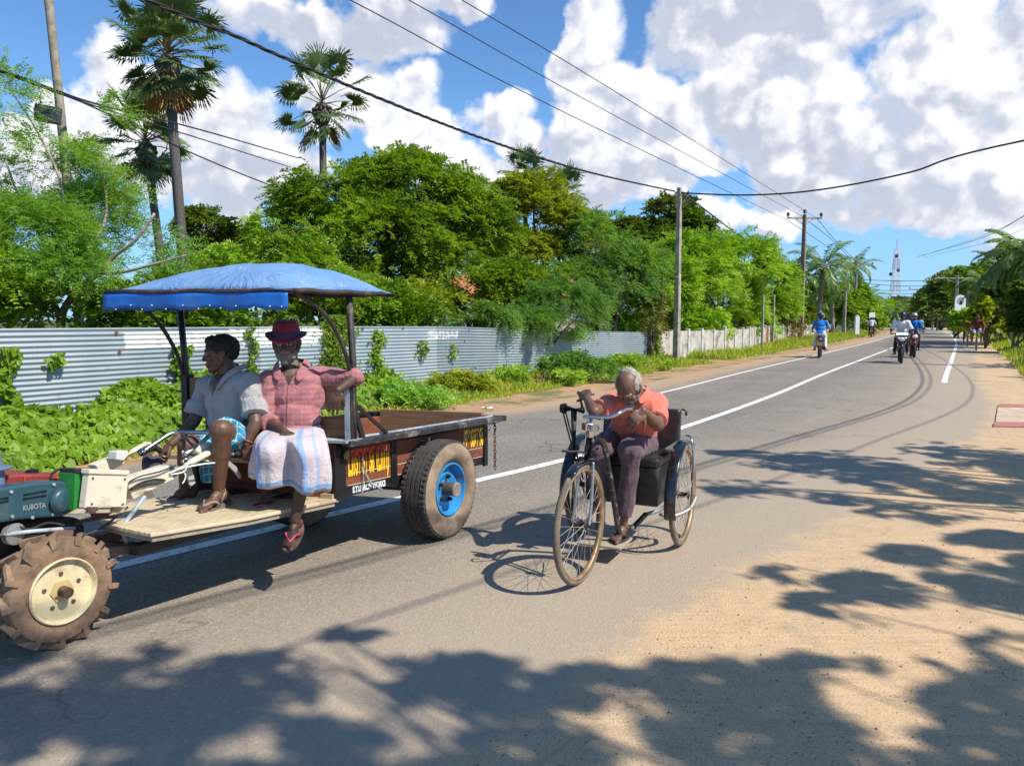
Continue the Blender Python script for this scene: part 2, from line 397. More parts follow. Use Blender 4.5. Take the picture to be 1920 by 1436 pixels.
line_strip('centre_dashes', 0, .13, arc_at_y(0, 39.5), arc_at_y(0, 240), 'broken white centre line beyond the solid one', (2.6, 2.4))
line_strip('edge_line', 2.13, .11, arc_at_y(2.13, 14.8), arc_at_y(2.13, 260), 'white edge line along the fence side')
line_strip('edge_line', -2.98, .13, arc_at_y(-2.98, 18), arc_at_y(-2.98, 260), 'white edge line along the right side, starting at a square end')

# ---------------------------------------------------------------- pieces lying on the sand
def blob_mesh(n, r, seed, flat=.6):
    rr = random.Random(seed); v = []; f = []
    for i in range(n):
        pass
# loose grit and leaf crumbs, far too many to count
def grit():
    N = 5200; x = rng.uniform(-1.5, 13, N); y = 2.3+rng.random(N)**1.6*14; keep = []
    mb_v = []; mb_f = []
    for i in range(N):
        p = Vector((x[i], y[i], 0)); 
        # right of the asphalt edge only
        j = min(range(len(CL)), key=lambda k: (CL[k]-p).length_squared) if i % 1 == 0 else 0
        o = (p-CL[j]).dot(nleft(j))
        if o > -near_off(p.y)+.15+R.random()*.4: continue
        s = R.uniform(.002, .0065)*(1+p.y*.04)
        b = len(mb_v); a = R.random()*6.28
        for k in range(4): mb_v.append(p+Vector((math.cos(a+k*1.57)*s*R.uniform(.6, 1.3), math.sin(a+k*1.57)*s*R.uniform(.6, 1.2), .001)))
        mb_v.append(p+Vector((0, 0, s*R.uniform(.5, 1.1))))
        for k in range(4): mb_f.append((b+k, b+(k+1) % 4, b+4))
    o = mkmesh('grit', mb_v, mb_f, [mat('grit_stone', (.20, .155, .11), .9, var=.6, vsc=30), ])
    o['kind'] = 'stuff'; o['label'] = 'loose grit and leaf crumbs on the sand'
grit()

# ---------------------------------------------------------------- corrugated metal fence
FA = Vector((-8.2, 5.4, 0)); FB = Vector((5.1, 26.7, 0)); FD = (FB-FA).normalized(); FL = (FB-FA).length; FN = Vector((FD.y, -FD.x, 0))
def fence_h(u): return float(np.interp(u, [-20, 2.5, 9, 13, 19, FL], [1.43, 1.43, 1.42, 1.385, 1.20, 1.09]))
def corrugated():
    m = bpy.data.materials.new('corrugated_zinc'); m.use_nodes = True; t = NT(m.node_tree); b = m.node_tree.nodes['Principled BSDF']
    tc_ = t.n('ShaderNodeTexCoord'); co = tc_.outputs['Object']; uv = tc_.outputs['UV']
    s = t.n('ShaderNodeSeparateXYZ', ins={0: uv}); u, v = s.outputs[0], s.outputs[1]
    c = t.mix(t.ramp(t.noise(co, 1.2, 4), .3, .7), (.27, .335, .375), (.34, .39, .42))
    mp = t.n('ShaderNodeMapping', ins={'Vector': uv, 'Scale': (9, .7, 1)})
    st = t.ramp(t.noise(mp.outputs[0], 2.0, 5, .6), .5, .75)
    c = t.mix(t.m('MULTIPLY', st, .3), c, (.25, .24, .23))
    # old white paint patches with torn edges
    def patch(u0, u1, v0, v1, thr=.42):
        a = t.m('MULTIPLY', t.m('GREATER_THAN', t.m('ADD', u, t.m('MULTIPLY', t.noise(co, 9, 3), .22)), u0+.11), t.m('LESS_THAN', u, u1))
        k = t.m('MULTIPLY', t.m('GREATER_THAN', v, v0), t.m('LESS_THAN', v, v1))
        return t.m('MULTIPLY', t.m('MULTIPLY', a, k), t.ramp(t.noise(co, 13, 5, .75), thr, thr+.05))
    for (px0, px1, z0, z1, thr) in [(235, 330, 1.14, 1.36, .36), (330, 470, 1.10, 1.36, .40), (455, 600, 1.10, 1.38, .40), (430, 640, 1.18, 1.40, .44), (800, 858, 1.12, 1.30, .47)]:
        r0 = ray(px0, 650); r1 = ray(px1, 650)
        def ut(r): # where the pixel's column meets the fence line
            k = (FA.x*FD.y-FA.y*FD.x)/(r.x*FD.y-r.y*FD.x); return (Vector((r.x*k, r.y*k, 0))-FA).dot(FD)
        c = t.mix(t.m('MULTIPLY', patch(ut(r0), ut(r1), z0, z1, thr), .95), c, (.86, .85, .84))
    oi = t.ramp(t.n('ShaderNodeObjectInfo').outputs['Random'], 0, 1, .84, 1.12, 'LINEAR'); c = t.mix(1.0, c, t.n('ShaderNodeCombineColor', ins={0: oi, 1: oi, 2: oi}).outputs[0], 'MULTIPLY')
    rust = t.ramp(t.noise(co, 5, 6, .7), .62, .72); c = t.mix(t.m('MULTIPLY', rust, .5), c, (.22, .13, .08))
    c = t.mix(t.ramp(t.m('ADD', v, t.m('MULTIPLY', t.noise(co, 6, 4), .3)), .45, .15, 0, .6), c, (.30, .24, .17))
    t.link(c, b.inputs['Base Color']); b.inputs['Metallic'].default_value = .25; b.inputs['Roughness'].default_value = .42
    return m
ZINC = corrugated()
fen = thing('corrugated_fence', 'long silver corrugated metal fence with torn white paint patches along the far verge', 'fence', FA)
u = -4.0; k = 0
while u < FL-.1:
    u1 = min(u+2.35, FL); pitch = .0665; n = int(1.5/pitch*8); rows = []; uv = []
    bulge = R.uniform(-.02, .02); tilt = R.uniform(-.004, .004)
    for j in range(4):
        uu = u+(u1+.04-u)*j/3; h = fence_h(uu); row = []
        for i in range(n+1):
            z = h-(1.46)*i/n
            d = .0085*math.sin(2*math.pi*(h-z)/pitch)+bulge*math.sin(math.pi*j/3)*(.4+i/n)+(.006 if k % 2 else 0)+tilt*(z)
            p = FA+FD*uu+FN*d; row.append(Vector((p.x, p.y, z))); uv.append((uu, z))
        rows.append(row)
    mb = MB(); mb.strip(rows, uv=uv); mb.build('metal_sheet', ZINC, fen, smooth=True, fixn=False); u = u1; k += 1
cap = mat('rusty_cap', (.22, .05, .035), .7)
for px, z in [(218, 1.36), (222, 1.1), (680, 1.37), (755, 1.36), (690, 1.1), (878, 1.3), (870, 1.05), (985, 1.24), (980, .9), (1140, 1.12), (1120, .8), (1190, .95)]:
    r = ray(px, 650); kk = (FA.x*FD.y-FA.y*FD.x)/(r.x*FD.y-r.y*FD.x); p = Vector((r.x*kk, r.y*kk, z))+FN*.02
    mb = MB(); mb.prism([p+FD*.028, p+Vector((0, 0, .028)), p-FD*.028, p-Vector((0, 0, .028))], FN*.008); mb.build('washer', cap, fen)
wood_grey = mat('weathered_post', (.20, .16, .12), .9, var=.3, bump=.5)
for uu in np.arange(-3, FL, 2.35):
    p = FA+FD*uu-FN*.06; mb = MB(); mb.box((p.x, p.y, fence_h(uu)/2-.05), (.07, .07, fence_h(uu)+.06), math.atan2(FD.y, FD.x)); mb.build('fence_post', wood_grey, fen)

# ---------------------------------------------------------------- precast concrete wall beyond it
CONC = mat('old_concrete', (.47, .44, .38), .9, var=.16, vsc=3, dirt=(.16, .145, .115), dsc=1.6, damt=.85, bump=.4, bsc=25)
CONC2 = mat('pale_concrete', (.55, .53, .47), .9, var=.2, vsc=6, dirt=(.2, .18, .15), dsc=5, damt=.7, bump=.4, bsc=25)
WL = catmull([(5.35, 27.1), (10.9, 34.9), (15.2, 43.4), (20.6, 54.0), (25.0, 61.5), (30.2, 69.5)], 10)
WL = [Vector((a, b, 0)) for a, b in WL]; WA = [0.0]
for i in range(1, len(WL)): WA.append(WA[-1]+(WL[i]-WL[i-1]).length)
def wall_at(s):
    i = max(1, min(len(WA)-1, int(np.searchsorted(WA, s)))); k = (s-WA[i-1])/(WA[i]-WA[i-1]); return WL[i-1].lerp(WL[i], k)
wal = thing('concrete_wall', 'long pale precast concrete panel wall with dark stains beyond the metal fence', 'wall', WL[0])
redd = mat('red_gate', (.30, .055, .03), .6, var=.2, dirt=(.1, .06, .04))
s = 0; k = 0
while s < WA[-1]-1:
    w = 1.35 if k < 24 else 1.9; p = wall_at(s); q = wall_at(min(s+w, WA[-1])); d = (q-p).normalized(); h = 1.12+R.uniform(-.04, .05)
    if k == 12: pass
    mb = MB(); a = p+d*.07; e = q-d*.07; nn = Vector((-d.y, d.x, 0))
    mb.prism([a, e, e+Vector((0, 0, h)), a+Vector((0, 0, h+R.uniform(-.02, .02)))], nn*.05)
    mb.build('wall_panel' if k != 12 else 'red_panel', CONC if k != 12 else redd, wal)
    mb = MB(); hp = h+.05+(R.random()*.05); c = p+nn*.02; mb.box((c.x, c.y, hp/2), (.15, .15, hp), math.atan2(d.y, d.x)); bevel(mb.build('wall_post', CONC2, wal), .012, 1)
    s += w; k += 1

# ---------------------------------------------------------------- poles
POLEC = mat('pole_concrete', (.33, .30, .245), .9, var=.25, vsc=4, dirt=(.10, .085, .065), dsc=2.5, damt=.85, bump=.5, bsc=18)
WIRE = mat('cable', (.012, .012, .014), .6)
INS = mat('insulator', (.10, .025, .02), .3)
def pole(x, y, h, label, w0=.24, w1=.15, arm=None, grp='power poles along the road', mt=None, lean=(0, 0), fit=True):
    t = thing('power_pole', label, 'power pole', (x, y, 0), grp)
    mb = MB(); hw0, hw1 = w0/2, w1/2; top = Vector((x+lean[0], y+lean[1], h))
    rz = math.radians(55); cs, sn = math.cos(rz), math.sin(rz)
    def ringp(c, a): return [Vector((c.x+(cs*u_-sn*v_)*a, c.y+(sn*u_+cs*v_)*a, c.z)) for u_, v_ in ((-1, -.8), (1, -.8), (1, .8), (-1, .8))]
    b0 = Vector((x, y, -.1)); mb.hexa(ringp(b0, hw0)+ringp(top, hw1))
    bevel(mb.build('pole_shaft', mt or POLEC, t), .015, 1)
    if arm:
        L, n, az, rise = arm; d = Vector((math.cos(az), math.sin(az), 0)); c = Vector((top.x, top.y, h-.25))
        mb = MB(); mb.bar(c-d*L/2, c+d*L/2, .09, .11); mb.bar(c-d*L*.28, c-Vector((0, 0, .5)), .04); mb.bar(c+d*L*.28, c-Vector((0, 0, .5)), .04)
        mb.build('crossarm', POLEC if L > 1 else DARKST, t)
        for i in range(n):
            p = c+d*(-L/2+.06+(L-.12)*i/max(1, n-1)); p.z += .06+(.22 if i == 1 and rise else 0)
            mb = MB(); mb.lathe(p, (0, 0, 1), [(0, .03), (.05, .03), (.06, .10), (.10, .11), (.12, .06), (.16, .06), (.17, .13), (.24, .12), (.27, .07), (.32, .06), (.34, 0)], 10)
            mb.build('insulator', INS, t, smooth=True)
    if fit:
        mb = MB(); c = Vector((top.x, top.y, h-.18)); mb.box(c, (.05, .34, .05), rz); mb.tube([c+Vector((.1, 0, 0)), c+Vector((.22, 0, -.2)), c+Vector((.25, 0, -.5)), c+Vector((.14, 0, -.62)), c+Vector((.08, 0, -.3))], .012, 6)
        mb.build('bracket', DARKST, t)
    return t
P1 = G(1268, 681); P2 = G(1501, 641)
pole(P1.x, P1.y, 6.12, 'nearest grey concrete pole standing against the end of the metal fence', .25, .17)
pole(P2.x, P2.y, 8.8, 'tall brown pole with a three-insulator crossarm beside the concrete wall', .42, .26, (2.5, 3, math.radians(5), True), mt=mat('brown_pole', (.24, .165, .11), .9, var=.2, dirt=(.1, .08, .06), bump=.3), fit=False)
def pfar(px, pyt, D, label, w=.3, arm=None, pybase=None, **kw):
    b = V(px, 600, D); t = V(px, pyt, D); return pole(b.x, b.y, t.z, label, w, w*.7, arm, fit=False, **kw)
pfar(1583, 502, 71, 'pale pole left of the three leaning poles by the bend', .36)
pfar(1596, 500, 90, 'slim leaning pole second in the cluster by the bend', .34, lean=(-1.2, 0))
pfar(1602, 494, 96, 'tallest pole in the cluster by the bend carrying a crossarm', .42, (4.2, 3, 0, False))
pfar(1791, 517, 76, 'crossarm pole standing among the trees right of the road', .45, (5.0, 3, .1, True))
pfar(1728, 540, 150, 'distant crossarm pole at the right end of the bend', .5, (5.5, 3, 0, True))
pfar(1731, 556, 140, 'short far pole leaning next to the distant crossarm pole', .35)
pfar(1749, 548, 120, 'bare pole between the tiled roof and the distant crossarm pole', .42)
pfar(1758, 560, 110, 'short bare pole at the dark wooden fence', .35)
pfar(1655, 560, 170, 'thin far pole at the head of the bend', .5)
pfar(1813, 545, 66, 'pale slim post under the palms on the right', .26)
pfar(1823, 568, 60, 'short pale post under the palms on the right', .26)
pfar(1430, 553, 38, 'slim white post rising behind the concrete wall', .15)
pfar(1450, 553, 42, 'slim white post in front of the dry twigs', .17)

# ---------------------------------------------------------------- wires
def wire(label, A, B, pix, r, ext0=None, ext1=None, grp='overhead cables', twist=False):
    """hangs in the vertical plane over the ground line A-B, through the sight lines pix"""
    A = Vector(A); B = Vector(B); d = (B-A).normalized(); pts = []
    for px, py in pix:
        q = ray(px, py); k = (A.x*d.y-A.y*d.x)/(q.x*d.y-q.y*d.x); pts.append(Vector((q.x*k, q.y*k, CAMH+q.z*k)))
    if ext0: pts.insert(0, Vector(ext0))
    if ext1: pts.append(Vector(ext1))
    P = [Vector(p) for p in catmull([tuple(p) for p in pts], 10)]
    mb = MB()
    if twist:
        LL = [0.0]
        for i in range(1, len(P)): LL.append(LL[-1]+(P[i]-P[i-1]).length)
        n = int(LL[-1]/.07); 
        for ph in (0, 2.09, 4.19):
            pp = []
            for i in range(n+1):
                s_ = LL[-1]*i/n; j = max(1, min(len(LL)-1, int(np.searchsorted(LL, s_)))); kk = (s_-LL[j-1])/(LL[j]-LL[j-1]); c = P[j-1].lerp(P[j], kk)
                a = s_*2*math.pi/.75+ph; x_, y_, _ = frame_of(P[j]-P[j-1]); pp.append(c+(x_*math.cos(a)+y_*math.sin(a))*r*.6)
            mb.tube(pp, r*.55, 4)
    else: mb.tube(P, r, 5)
    o = mb.build('cable', WIRE, None, smooth=True, fixn=False); tag(o, label, 'cable', grp); return P
N0 = V(275, 0, 8.6)
wire('thick twisted black cable running from top left down to the nearest pole', (N0.x, N0.y, 0), (P1.x, P1.y, 0),
     [(275, 0), (400, 50), (540, 112), (700, 180), (900, 258), (1100, 322), (1266, 359)], .024, ext0=(-9.5, 0, 5.6), twist=True)
wire('black cable running right from the nearest pole and rising across the road', (P1.x, P1.y, 0), (18, 14, 0), [(1276, 362), (1400, 366), (1530, 357), (1700, 325), (1920, 264)], .026, ext1=(21, 11.4, 6.7))
wire('black twisted cable dropping behind the trees from the nearest pole', (P1.x, P1.y, 0), (14.5, 50, 0), [(1276, 362), (1320, 392), (1400, 452), (1440, 478)], .035, twist=True)
wire('thin guy wire going down left from the top of the nearest pole', (P1.x, P1.y, 0), (0, 31, 0), [(1266, 372), (1190, 408), (1120, 448)], .02)
for i, (a, b, e) in enumerate([((655, 0), (1474, 412), -1.2), ((765, 0), (1501, 404), 0), ((865, 0), (1532, 410), 1.2)]):
    mid = [(1060, 212), (1130, 205), (1190, 195)][i]; N = V(a[0], a[1], 17)
    wire(['lowest', 'middle', 'highest'][i]+' thin wire of the three crossing the sky down to the crossarm pole', (N.x, N.y, 0), (P2.x+e, P2.y, 0), [a, mid, b], .012 if i else .014, ext0=N+(N-Vector((P2.x+e, P2.y, 8.8))).normalized()*6, grp='thin high wires')
    wire(['left', 'middle', 'right'][i]+' thin wire of the three running on beyond the crossarm pole', (P2.x+e, P2.y, 0), (45, 95, 0), [b, [(1540, 455), (1560, 450), (1570, 455)][i], [(1590, 492), (1600, 492), (1610, 494)][i]], .02, grp='thin high wires')
for i, (dx, dz) in enumerate(((0, 0), (.55, .35), (1.0, -.2))):   # low-voltage lines along the right side, overhead of the photographer
    P = [Vector(p) for p in catmull([(-12+dx, -13, 7.3+dz), (-3+dx, -5.2, 7.0+dz), (2.9+dx, .5, 6.9+dz), (8+dx, 6, 6.75+dz), (13+dx, 12, 6.7+dz), (19+dx, 22.5, 6.9+dz), (30+dx, 44, 7.6+dz), (38+dx, 61, 8.1+dz), (52+dx, 96, 9.6+dz*.3)], 12)]
    mb = MB(); mb.tube(P, [.02, .014, .012][i], 6); o = mb.build('cable', WIRE, None, smooth=True, fixn=False); tag(o, ['lower', 'middle', 'upper'][i]+' of the cables rising to the right edge above the palms', 'cable', 'overhead cables')
for i, (y0, y1) in enumerate([(524, 526), (531, 537), (544, 542), (549, 549), (553, 556)]):
    wire(['first', 'second', 'third', 'fourth', 'lowest'][i]+' from the top of the level cables crossing over the far bend', (30, 105+i*8, 0), (90, 108+i*8, 0), [(1610, y0), (1680, (y0+y1)/2+2), (1760, y1)], .04)
LA = V(0, 135, 13); LB = V(545, 302, 30)
wire('upper cable at the left edge passing behind the fan palms', (LA.x, LA.y, 0), (LB.x, LB.y, 0), [(0, 133), (100, 168), (190, 198), (380, 245), (560, 297)], .022, ext0=LA+(LA-LB)*.3)
wire('middle cable at the left edge passing behind the fan palms', (LA.x, LA.y+.1, 0), (LB.x, LB.y, 0), [(0, 135), (100, 172), (190, 203), (380, 262), (545, 314)], .018)
wire('lower cable sagging left of the big tree behind the fan palms', (LA.x, LA.y+.2, 0), (LB.x+3, LB.y, 0), [(60, 158), (160, 195), (370, 292), (500, 345), (560, 365)], .018)
t = thing('cable_box', 'small dark terminal box hanging from the cable at the top left', 'box', V(90, 215, 14.2))
mb = MB(); c = V(90, 215, 14.2); mb.box(c, (.42, .16, .30), M=Matrix.Rotation(math.radians(7), 3, 'Y')@Matrix.Rotation(.25, 3, 'Z')); bevel(mb.build('box_body', mat('box_grey', (.035, .045, .05), .5, bump=.4, bsc=120), t), .012)
for q_ in (((77, 172), (75, 185), (76, 198)), ((103, 176), (105, 188), (105, 202))): mb = MB(); mb.tube([V(a, b, 14.2) for a, b in q_], .012, 6); mb.build('hanger', WIRE, t)

# ---------------------------------------------------------------- radio mast
def mast():
    b = V(1676, 600, 420); topz = V(1676, 466, 420).z; t = thing('radio_mast', 'red and white lattice radio mast rising beyond the far trees', 'radio mast', b)
    red = mat('mast_red', (.52, .33, .38), .6); wh = mat('mast_white', (.72, .74, .78), .6)
    n = 14
    for k in range(n):
        z0 = topz*k/n; z1 = topz*(k+1)/n; w0 = 1.7*(1-k/n)+.9; w1 = 1.7*(1-(k+1)/n)+.9; mb = MB(); r_ = .12
        c0 = [b+Vector((sx*w0, sy*w0, z0-b.z)) for sx, sy in ((-1, -1), (1, -1), (1, 1), (-1, 1))]; c1 = [b+Vector((sx*w1, sy*w1, z1-b.z)) for sx, sy in ((-1, -1), (1, -1), (1, 1), (-1, 1))]
        for i in range(4):
            mb.bar(c0[i], c1[i], r_*1.7); mb.bar(c0[i], c1[(i+1) % 4], r_); mb.bar(c0[(i+1) % 4], c1[i], r_); mb.bar(c1[i], c1[(i+1) % 4], r_)
        mb.build('lattice_section', red if (k//2) % 2 else wh, t)
    mb = MB()
    for px, py in ((1684, 507), (1670, 514), (1681, 480)): mb.lathe(V(px, py, 419), (0, -1, 0), [(0, 1.0), (.4, 1.0), (.5, .6), (.5, 0)], 12)
    mb.build('dish', DARKST, t)
    mb = MB(); mb.bar(Vector((b.x, b.y, topz-1)), Vector((b.x, b.y, topz+5)), .3); mb.build('antenna', red, t)
mast()
# ---------------------------------------------------------------- foliage
def unit(a): return a/np.maximum(np.linalg.norm(a, axis=-1, keepdims=True), 1e-9)
def quads(name, Q4, m, parent=None, rnd=None):
    """Q4 (N,4,3) world points -> one mesh of leaf faces with a random value per face"""
    n = len(Q4); me = bpy.data.meshes.new(name); o_ = np.array(off_of(parent))
    v = (Q4.reshape(-1, 3)-o_).astype(np.float32)
    me.vertices.add(n*4); me.vertices.foreach_set('co', v.ravel())
    me.loops.add(n*4); me.loops.foreach_set('vertex_index', np.arange(n*4, dtype=np.int32))
    me.polygons.add(n); me.polygons.foreach_set('loop_start', np.arange(0, n*4, 4, dtype=np.int32))
    me.update(calc_edges=True)
    a = me.attributes.new('rnd', 'FLOAT', 'FACE'); a.data.foreach_set('value', (rng.random(n) if rnd is None else rnd).astype(np.float32))
    me.materials.append(m); ob = bpy.data.objects.new(name, me); COL.objects.link(ob)
    if parent is not None: ob.parent = parent
    return ob
def leaves(base, dirs, nor, L, Wd):
    """rhombic leaves: base (N,3), direction, normal, length, width"""
    dirs = unit(dirs); s = unit(np.cross(dirs, nor)); L = np.asarray(L).reshape(-1, 1); Wd = np.asarray(Wd).reshape(-1, 1)
    nn = np.cross(s, dirs)
    return np.stack([base, base+dirs*L*.45+s*Wd/2-nn*L*.05, base+dirs*L, base+dirs*L*.45-s*Wd/2-nn*L*.05], 1)
def sprigs(P, D, m, L, lw, ll, droop=.5, fan=1.0):
    """compound leaves: at points P along directions D a rachis of length L with m pairs of leaflets"""
    N = len(P); D = unit(D); up = np.array([0, 0, 1.0]); side = unit(np.cross(D, up)+1e-4); nor = unit(np.cross(side, D))
    roll = rng.normal(0, .5, (N, 1)); side, nor = side*np.cos(roll)+nor*np.sin(roll), nor*np.cos(roll)-side*np.sin(roll)
    out = []; L = np.asarray(L).reshape(-1, 1)
    for k in range(m):
        t = (k+1)/m; c = P+D*L*t; c[:, 2] -= (droop*t*t*L[:, 0])
        for sg in (-1, 1):
            d = D*.55+side*sg*fan*(1-.35*t)+rng.normal(0, .18, (N, 3)); d[:, 2] -= droop*.5
            out.append(leaves(c, d, nor+rng.normal(0, .25, (N, 3)), ll*(1-.3*t)*rng.uniform(.7, 1.25, N), lw*rng.uniform(.8, 1.2, N)))
    return np.concatenate(out)
def crown_pts(blobs, n, shell=.55, gap=.42, gsc=.9, seed=0):
    """twig roots and outward directions in a set of ellipsoids (cx,cy,cz,rx,ry,rz), thinned by 3-D noise so that clumps and gaps stay"""
    vol = np.array([b[3]*b[4]*b[5] for b in blobs])**.67; pr = vol/vol.sum(); r_ = np.random.default_rng(seed+5)
    B = np.array(blobs, dtype=float); k = r_.choice(len(blobs), size=int(n*2.2), p=pr)
    d = unit(r_.normal(0, 1, (len(k), 3))); d[:, 2] = np.where(d[:, 2] < -.45, -d[:, 2], d[:, 2])
    rad = shell+(1-shell)*r_.random(len(k))**.6
    rad *= 1+.22*np.sin(d[:, 0]*5+k*1.7)*np.cos(d[:, 1]*6+k)+.12*np.sin(d[:, 2]*9+k*2.1)
    P = B[k, :3]+d*B[k, 3:]*rad[:, None]
    nz = np.array([mnoise.noise(Vector(p)*gsc+Vector((seed*3.1, 0, 0))) for p in P])
    keep = nz > (gap-.5)*.9
    P, d = P[keep][:n], d[keep][:n]
    dd = d.copy(); dd[:, 2] = dd[:, 2]*.5+.1
    return P, unit(dd+r_.normal(0, .35, dd.shape))
BARK = mat('bark', (.15, .115, .08), .9, var=.3, vsc=10, bump=.6, bsc=30)
BARK2 = mat('pale_bark', (.30, .25, .18), .9, var=.3, vsc=8, bump=.5, bsc=30)
def limbs(mb, base, tips, r0, seed=0, wob=.25):
    rr = random.Random(seed); base = Vector(base)
    for t in tips:
        t = Vector(t); n = 6; pts = []; d = t-base
        for i in range(n+1):
            k = i/n; p = base+Vector((d.x*k**1.25, d.y*k**1.25, d.z*k)); 
            if 0 < i < n: p += Vector((rr.uniform(-1, 1), rr.uniform(-1, 1), rr.uniform(-.5, .5)))*wob*d.length*.12
            pts.append(p)
        mb.tube([tuple(p) for p in catmull([tuple(p) for p in pts], 3)], [max(.008, r0*(1-.9*i/(n*3))) for i in range(n*3+1)], 6)
LF = dict(
 neem=leafmat('leaf_neem', (0.142, 0.223, 0.017), (0.261, 0.356, 0.027), (0.082, 0.152, 0.014)),
 dark=leafmat('leaf_dark', (0.070, 0.133, 0.017), (0.130, 0.205, 0.024), (0.177, 0.133, 0.024)),
 light=leafmat('leaf_light', (0.248, 0.383, 0.037), (0.366, 0.516, 0.049), (0.142, 0.267, 0.027)),
 blue=leafmat('leaf_bluish', (0.130, 0.267, 0.067), (0.224, 0.383, 0.097), (0.261, 0.392, 0.049)),
 yel=leafmat('leaf_yellowish', (0.296, 0.339, 0.027), (0.413, 0.428, 0.042), (0.166, 0.232, 0.024)),
 feath=leafmat('leaf_feathery', (0.166, 0.330, 0.061), (0.284, 0.473, 0.091), (0.331, 0.446, 0.037), tr=.42),
 palm=leafmat('leaf_palm', (.085, .150, .050), (.145, .215, .075), (.11, .16, .06), tr=.2, rough=.4),
 coco=leafmat('leaf_coconut', (.075, .165, .030), (.125, .225, .045), (.19, .24, .05), tr=.28, rough=.4),
 dry=leafmat('leaf_dry', (0.331, 0.160, 0.055), (0.472, 0.250, 0.086), tr=.1),
 far=leafmat('leaf_far', (0.154, 0.214, 0.061), (0.236, 0.294, 0.079), (0.119, 0.178, 0.049), nsc=.25),
 red=leafmat('leaf_reddish', (.22, .16, .05), (.12, .20, .035), (.30, .09, .07), tr=.3),
 creeper=leafmat('leaf_creeper', (0.137, 0.249, 0.015), (0.241, 0.375, 0.023), (0.081, 0.163, 0.012), tr=.35, rough=.45, nsc=1.6),
 grass=leafmat('grass_blade', (0.236, 0.339, 0.031), (0.402, 0.482, 0.049), (0.450, 0.375, 0.061), tr=.3, nsc=.8))
def tree(name, label, cat, base, blobs, kind='neem', n=2500, m=5, L=.5, lw=.07, ll=.22, trunk=.16, group=None, gap=.42, gsc=.9, shell=.5, seed=1, bark=None, droop=.4, tips=None, fan=1.0, crown='crown'):
    """blobs are given relative to the base, in metres"""
    base = Vector(base); t = thing(name, label, cat, base, group)
    wb = [(base.x+b[0], base.y+b[1], base.z+b[2], *b[3:]) for b in blobs]
    P, D = crown_pts(wb, n, shell, gap, gsc, seed)
    P = P[P[:, 2] > .15]; D = D[:len(P)]
    quads(crown, sprigs(P, D, m, L*rng.uniform(.6, 1.3, len(P)), lw, ll, droop, fan), LF[kind], t)
    if trunk:
        mb = MB(); top = Vector((base.x, base.y, base.z)); zz = min(b[2]-b[5] for b in blobs)
        tp = [(b[0], b[1], b[2]+b[5]*.35) for b in wb]+[(b[0]+b[3]*.6, b[1], b[2]+b[5]*.2) for b in wb[:3]]+[(b[0]-b[3]*.6, b[1]+.2, b[2]+b[5]*.3) for b in wb[:3]]
        limbs(mb, base, tips or tp, trunk, seed); mb.build('trunk', bark or BARK, t, smooth=True)
    return t

# fan palms (palmyra) ----------------------------------------------
def fan_frond(origin, az, el, pet, Rf, nseg=30, droop=.35):
    o = np.array(origin, dtype=float); d = np.array([math.cos(az)*math.cos(el), math.sin(az)*math.cos(el), math.sin(el)])
    hub = o+d*pet; side = unit(np.cross(d, [0, 0, 1.0])+1e-5); up = np.cross(side, d)
    tw = R.uniform(-.6, .6); side, up = side*math.cos(tw)+up*math.sin(tw), up*math.cos(tw)-side*math.sin(tw)
    a = np.linspace(-2.2, 2.2, nseg)+rng.normal(0, .03, nseg)
    dirs = d*np.cos(a)[:, None]+side*np.sin(a)[:, None]+up*.18
    L = Rf*(.82+.18*np.cos(a*.6))*rng.uniform(.88, 1.05, nseg)
    inner = leaves(np.repeat(hub[None], nseg, 0), dirs, np.repeat(up[None], nseg, 0), L*.75, L*.16)
    st = hub+unit(dirs)*(L*.55)[:, None]; d2 = dirs.copy(); d2[:, 2] -= droop*1.5*rng.uniform(.4, 1.4, nseg)
    outer = leaves(st, d2, np.repeat(up[None], nseg, 0), L*.5, L*.075)
    return np.concatenate([inner, outer]), (origin, tuple(hub))
def fan_palm(label, base, h, Rf, n=34, tr=.16, lean=(0, 0), seed=1, skirt=True, pet=1.0):
    R.seed(seed); base = Vector(base); t = thing('fan_palm', label, 'palm tree', base, 'fan palms rising above the thicket')
    top = base+Vector((lean[0], lean[1], h)); mb = MB()
    mb.tube([base, base.lerp(top, .3)+Vector((.03*h*.1, 0, 0)), base.lerp(top, .7), top], [tr*1.25, tr, tr*.9, tr*.8], 12); mb.build('trunk', mat('palm_trunk', (.095, .085, .08), .9, var=.3, vsc=20, bump=.8, bsc=40), t, smooth=True)
    Q = []; pt = MB(); dry = []
    for i in range(n):
        k = (i+.5)/n; el = math.radians(82-150*k**.95)+R.uniform(-.12, .12); az = i*2.39996+R.uniform(-.2, .2)
        o = top+Vector((0, 0, .35-.7*k)); L = pet*R.uniform(.75, 1.25)*(1.1 if k < .7 else .8)
        q, (a, b) = fan_frond(tuple(o), az, el, L, Rf*R.uniform(.85, 1.1), 28, .3+.4*k)
        (dry if (k > .93 and skirt) else Q).append(q); pt.tube([a, (Vector(a)+Vector(b))/2+Vector((0, 0, .06)), b], [.035, .022, .012], 5)
    quads('fronds', np.concatenate(Q), LF['palm'], t)
    for q in dry: quads('dry_frond', q, LF['dry'], t)
    pt.build('petioles', mat('petiole', (.30, .27, .09), .5), t, smooth=True)
    mb = MB(); mb.ell(top-Vector((0, 0, .45)), (tr*2.1, tr*2.1, .55)); 
    for i in range(14): a = i*2.4; mb.ell(top+Vector((math.cos(a)*tr*2, math.sin(a)*tr*2, -.2-.05*(i % 5))), (.09, .09, .1), n=8, m=6)
    mb.build('fruit_cluster', mat('palm_fruit', (.05, .03, .025), .5), t, smooth=True)
    return t
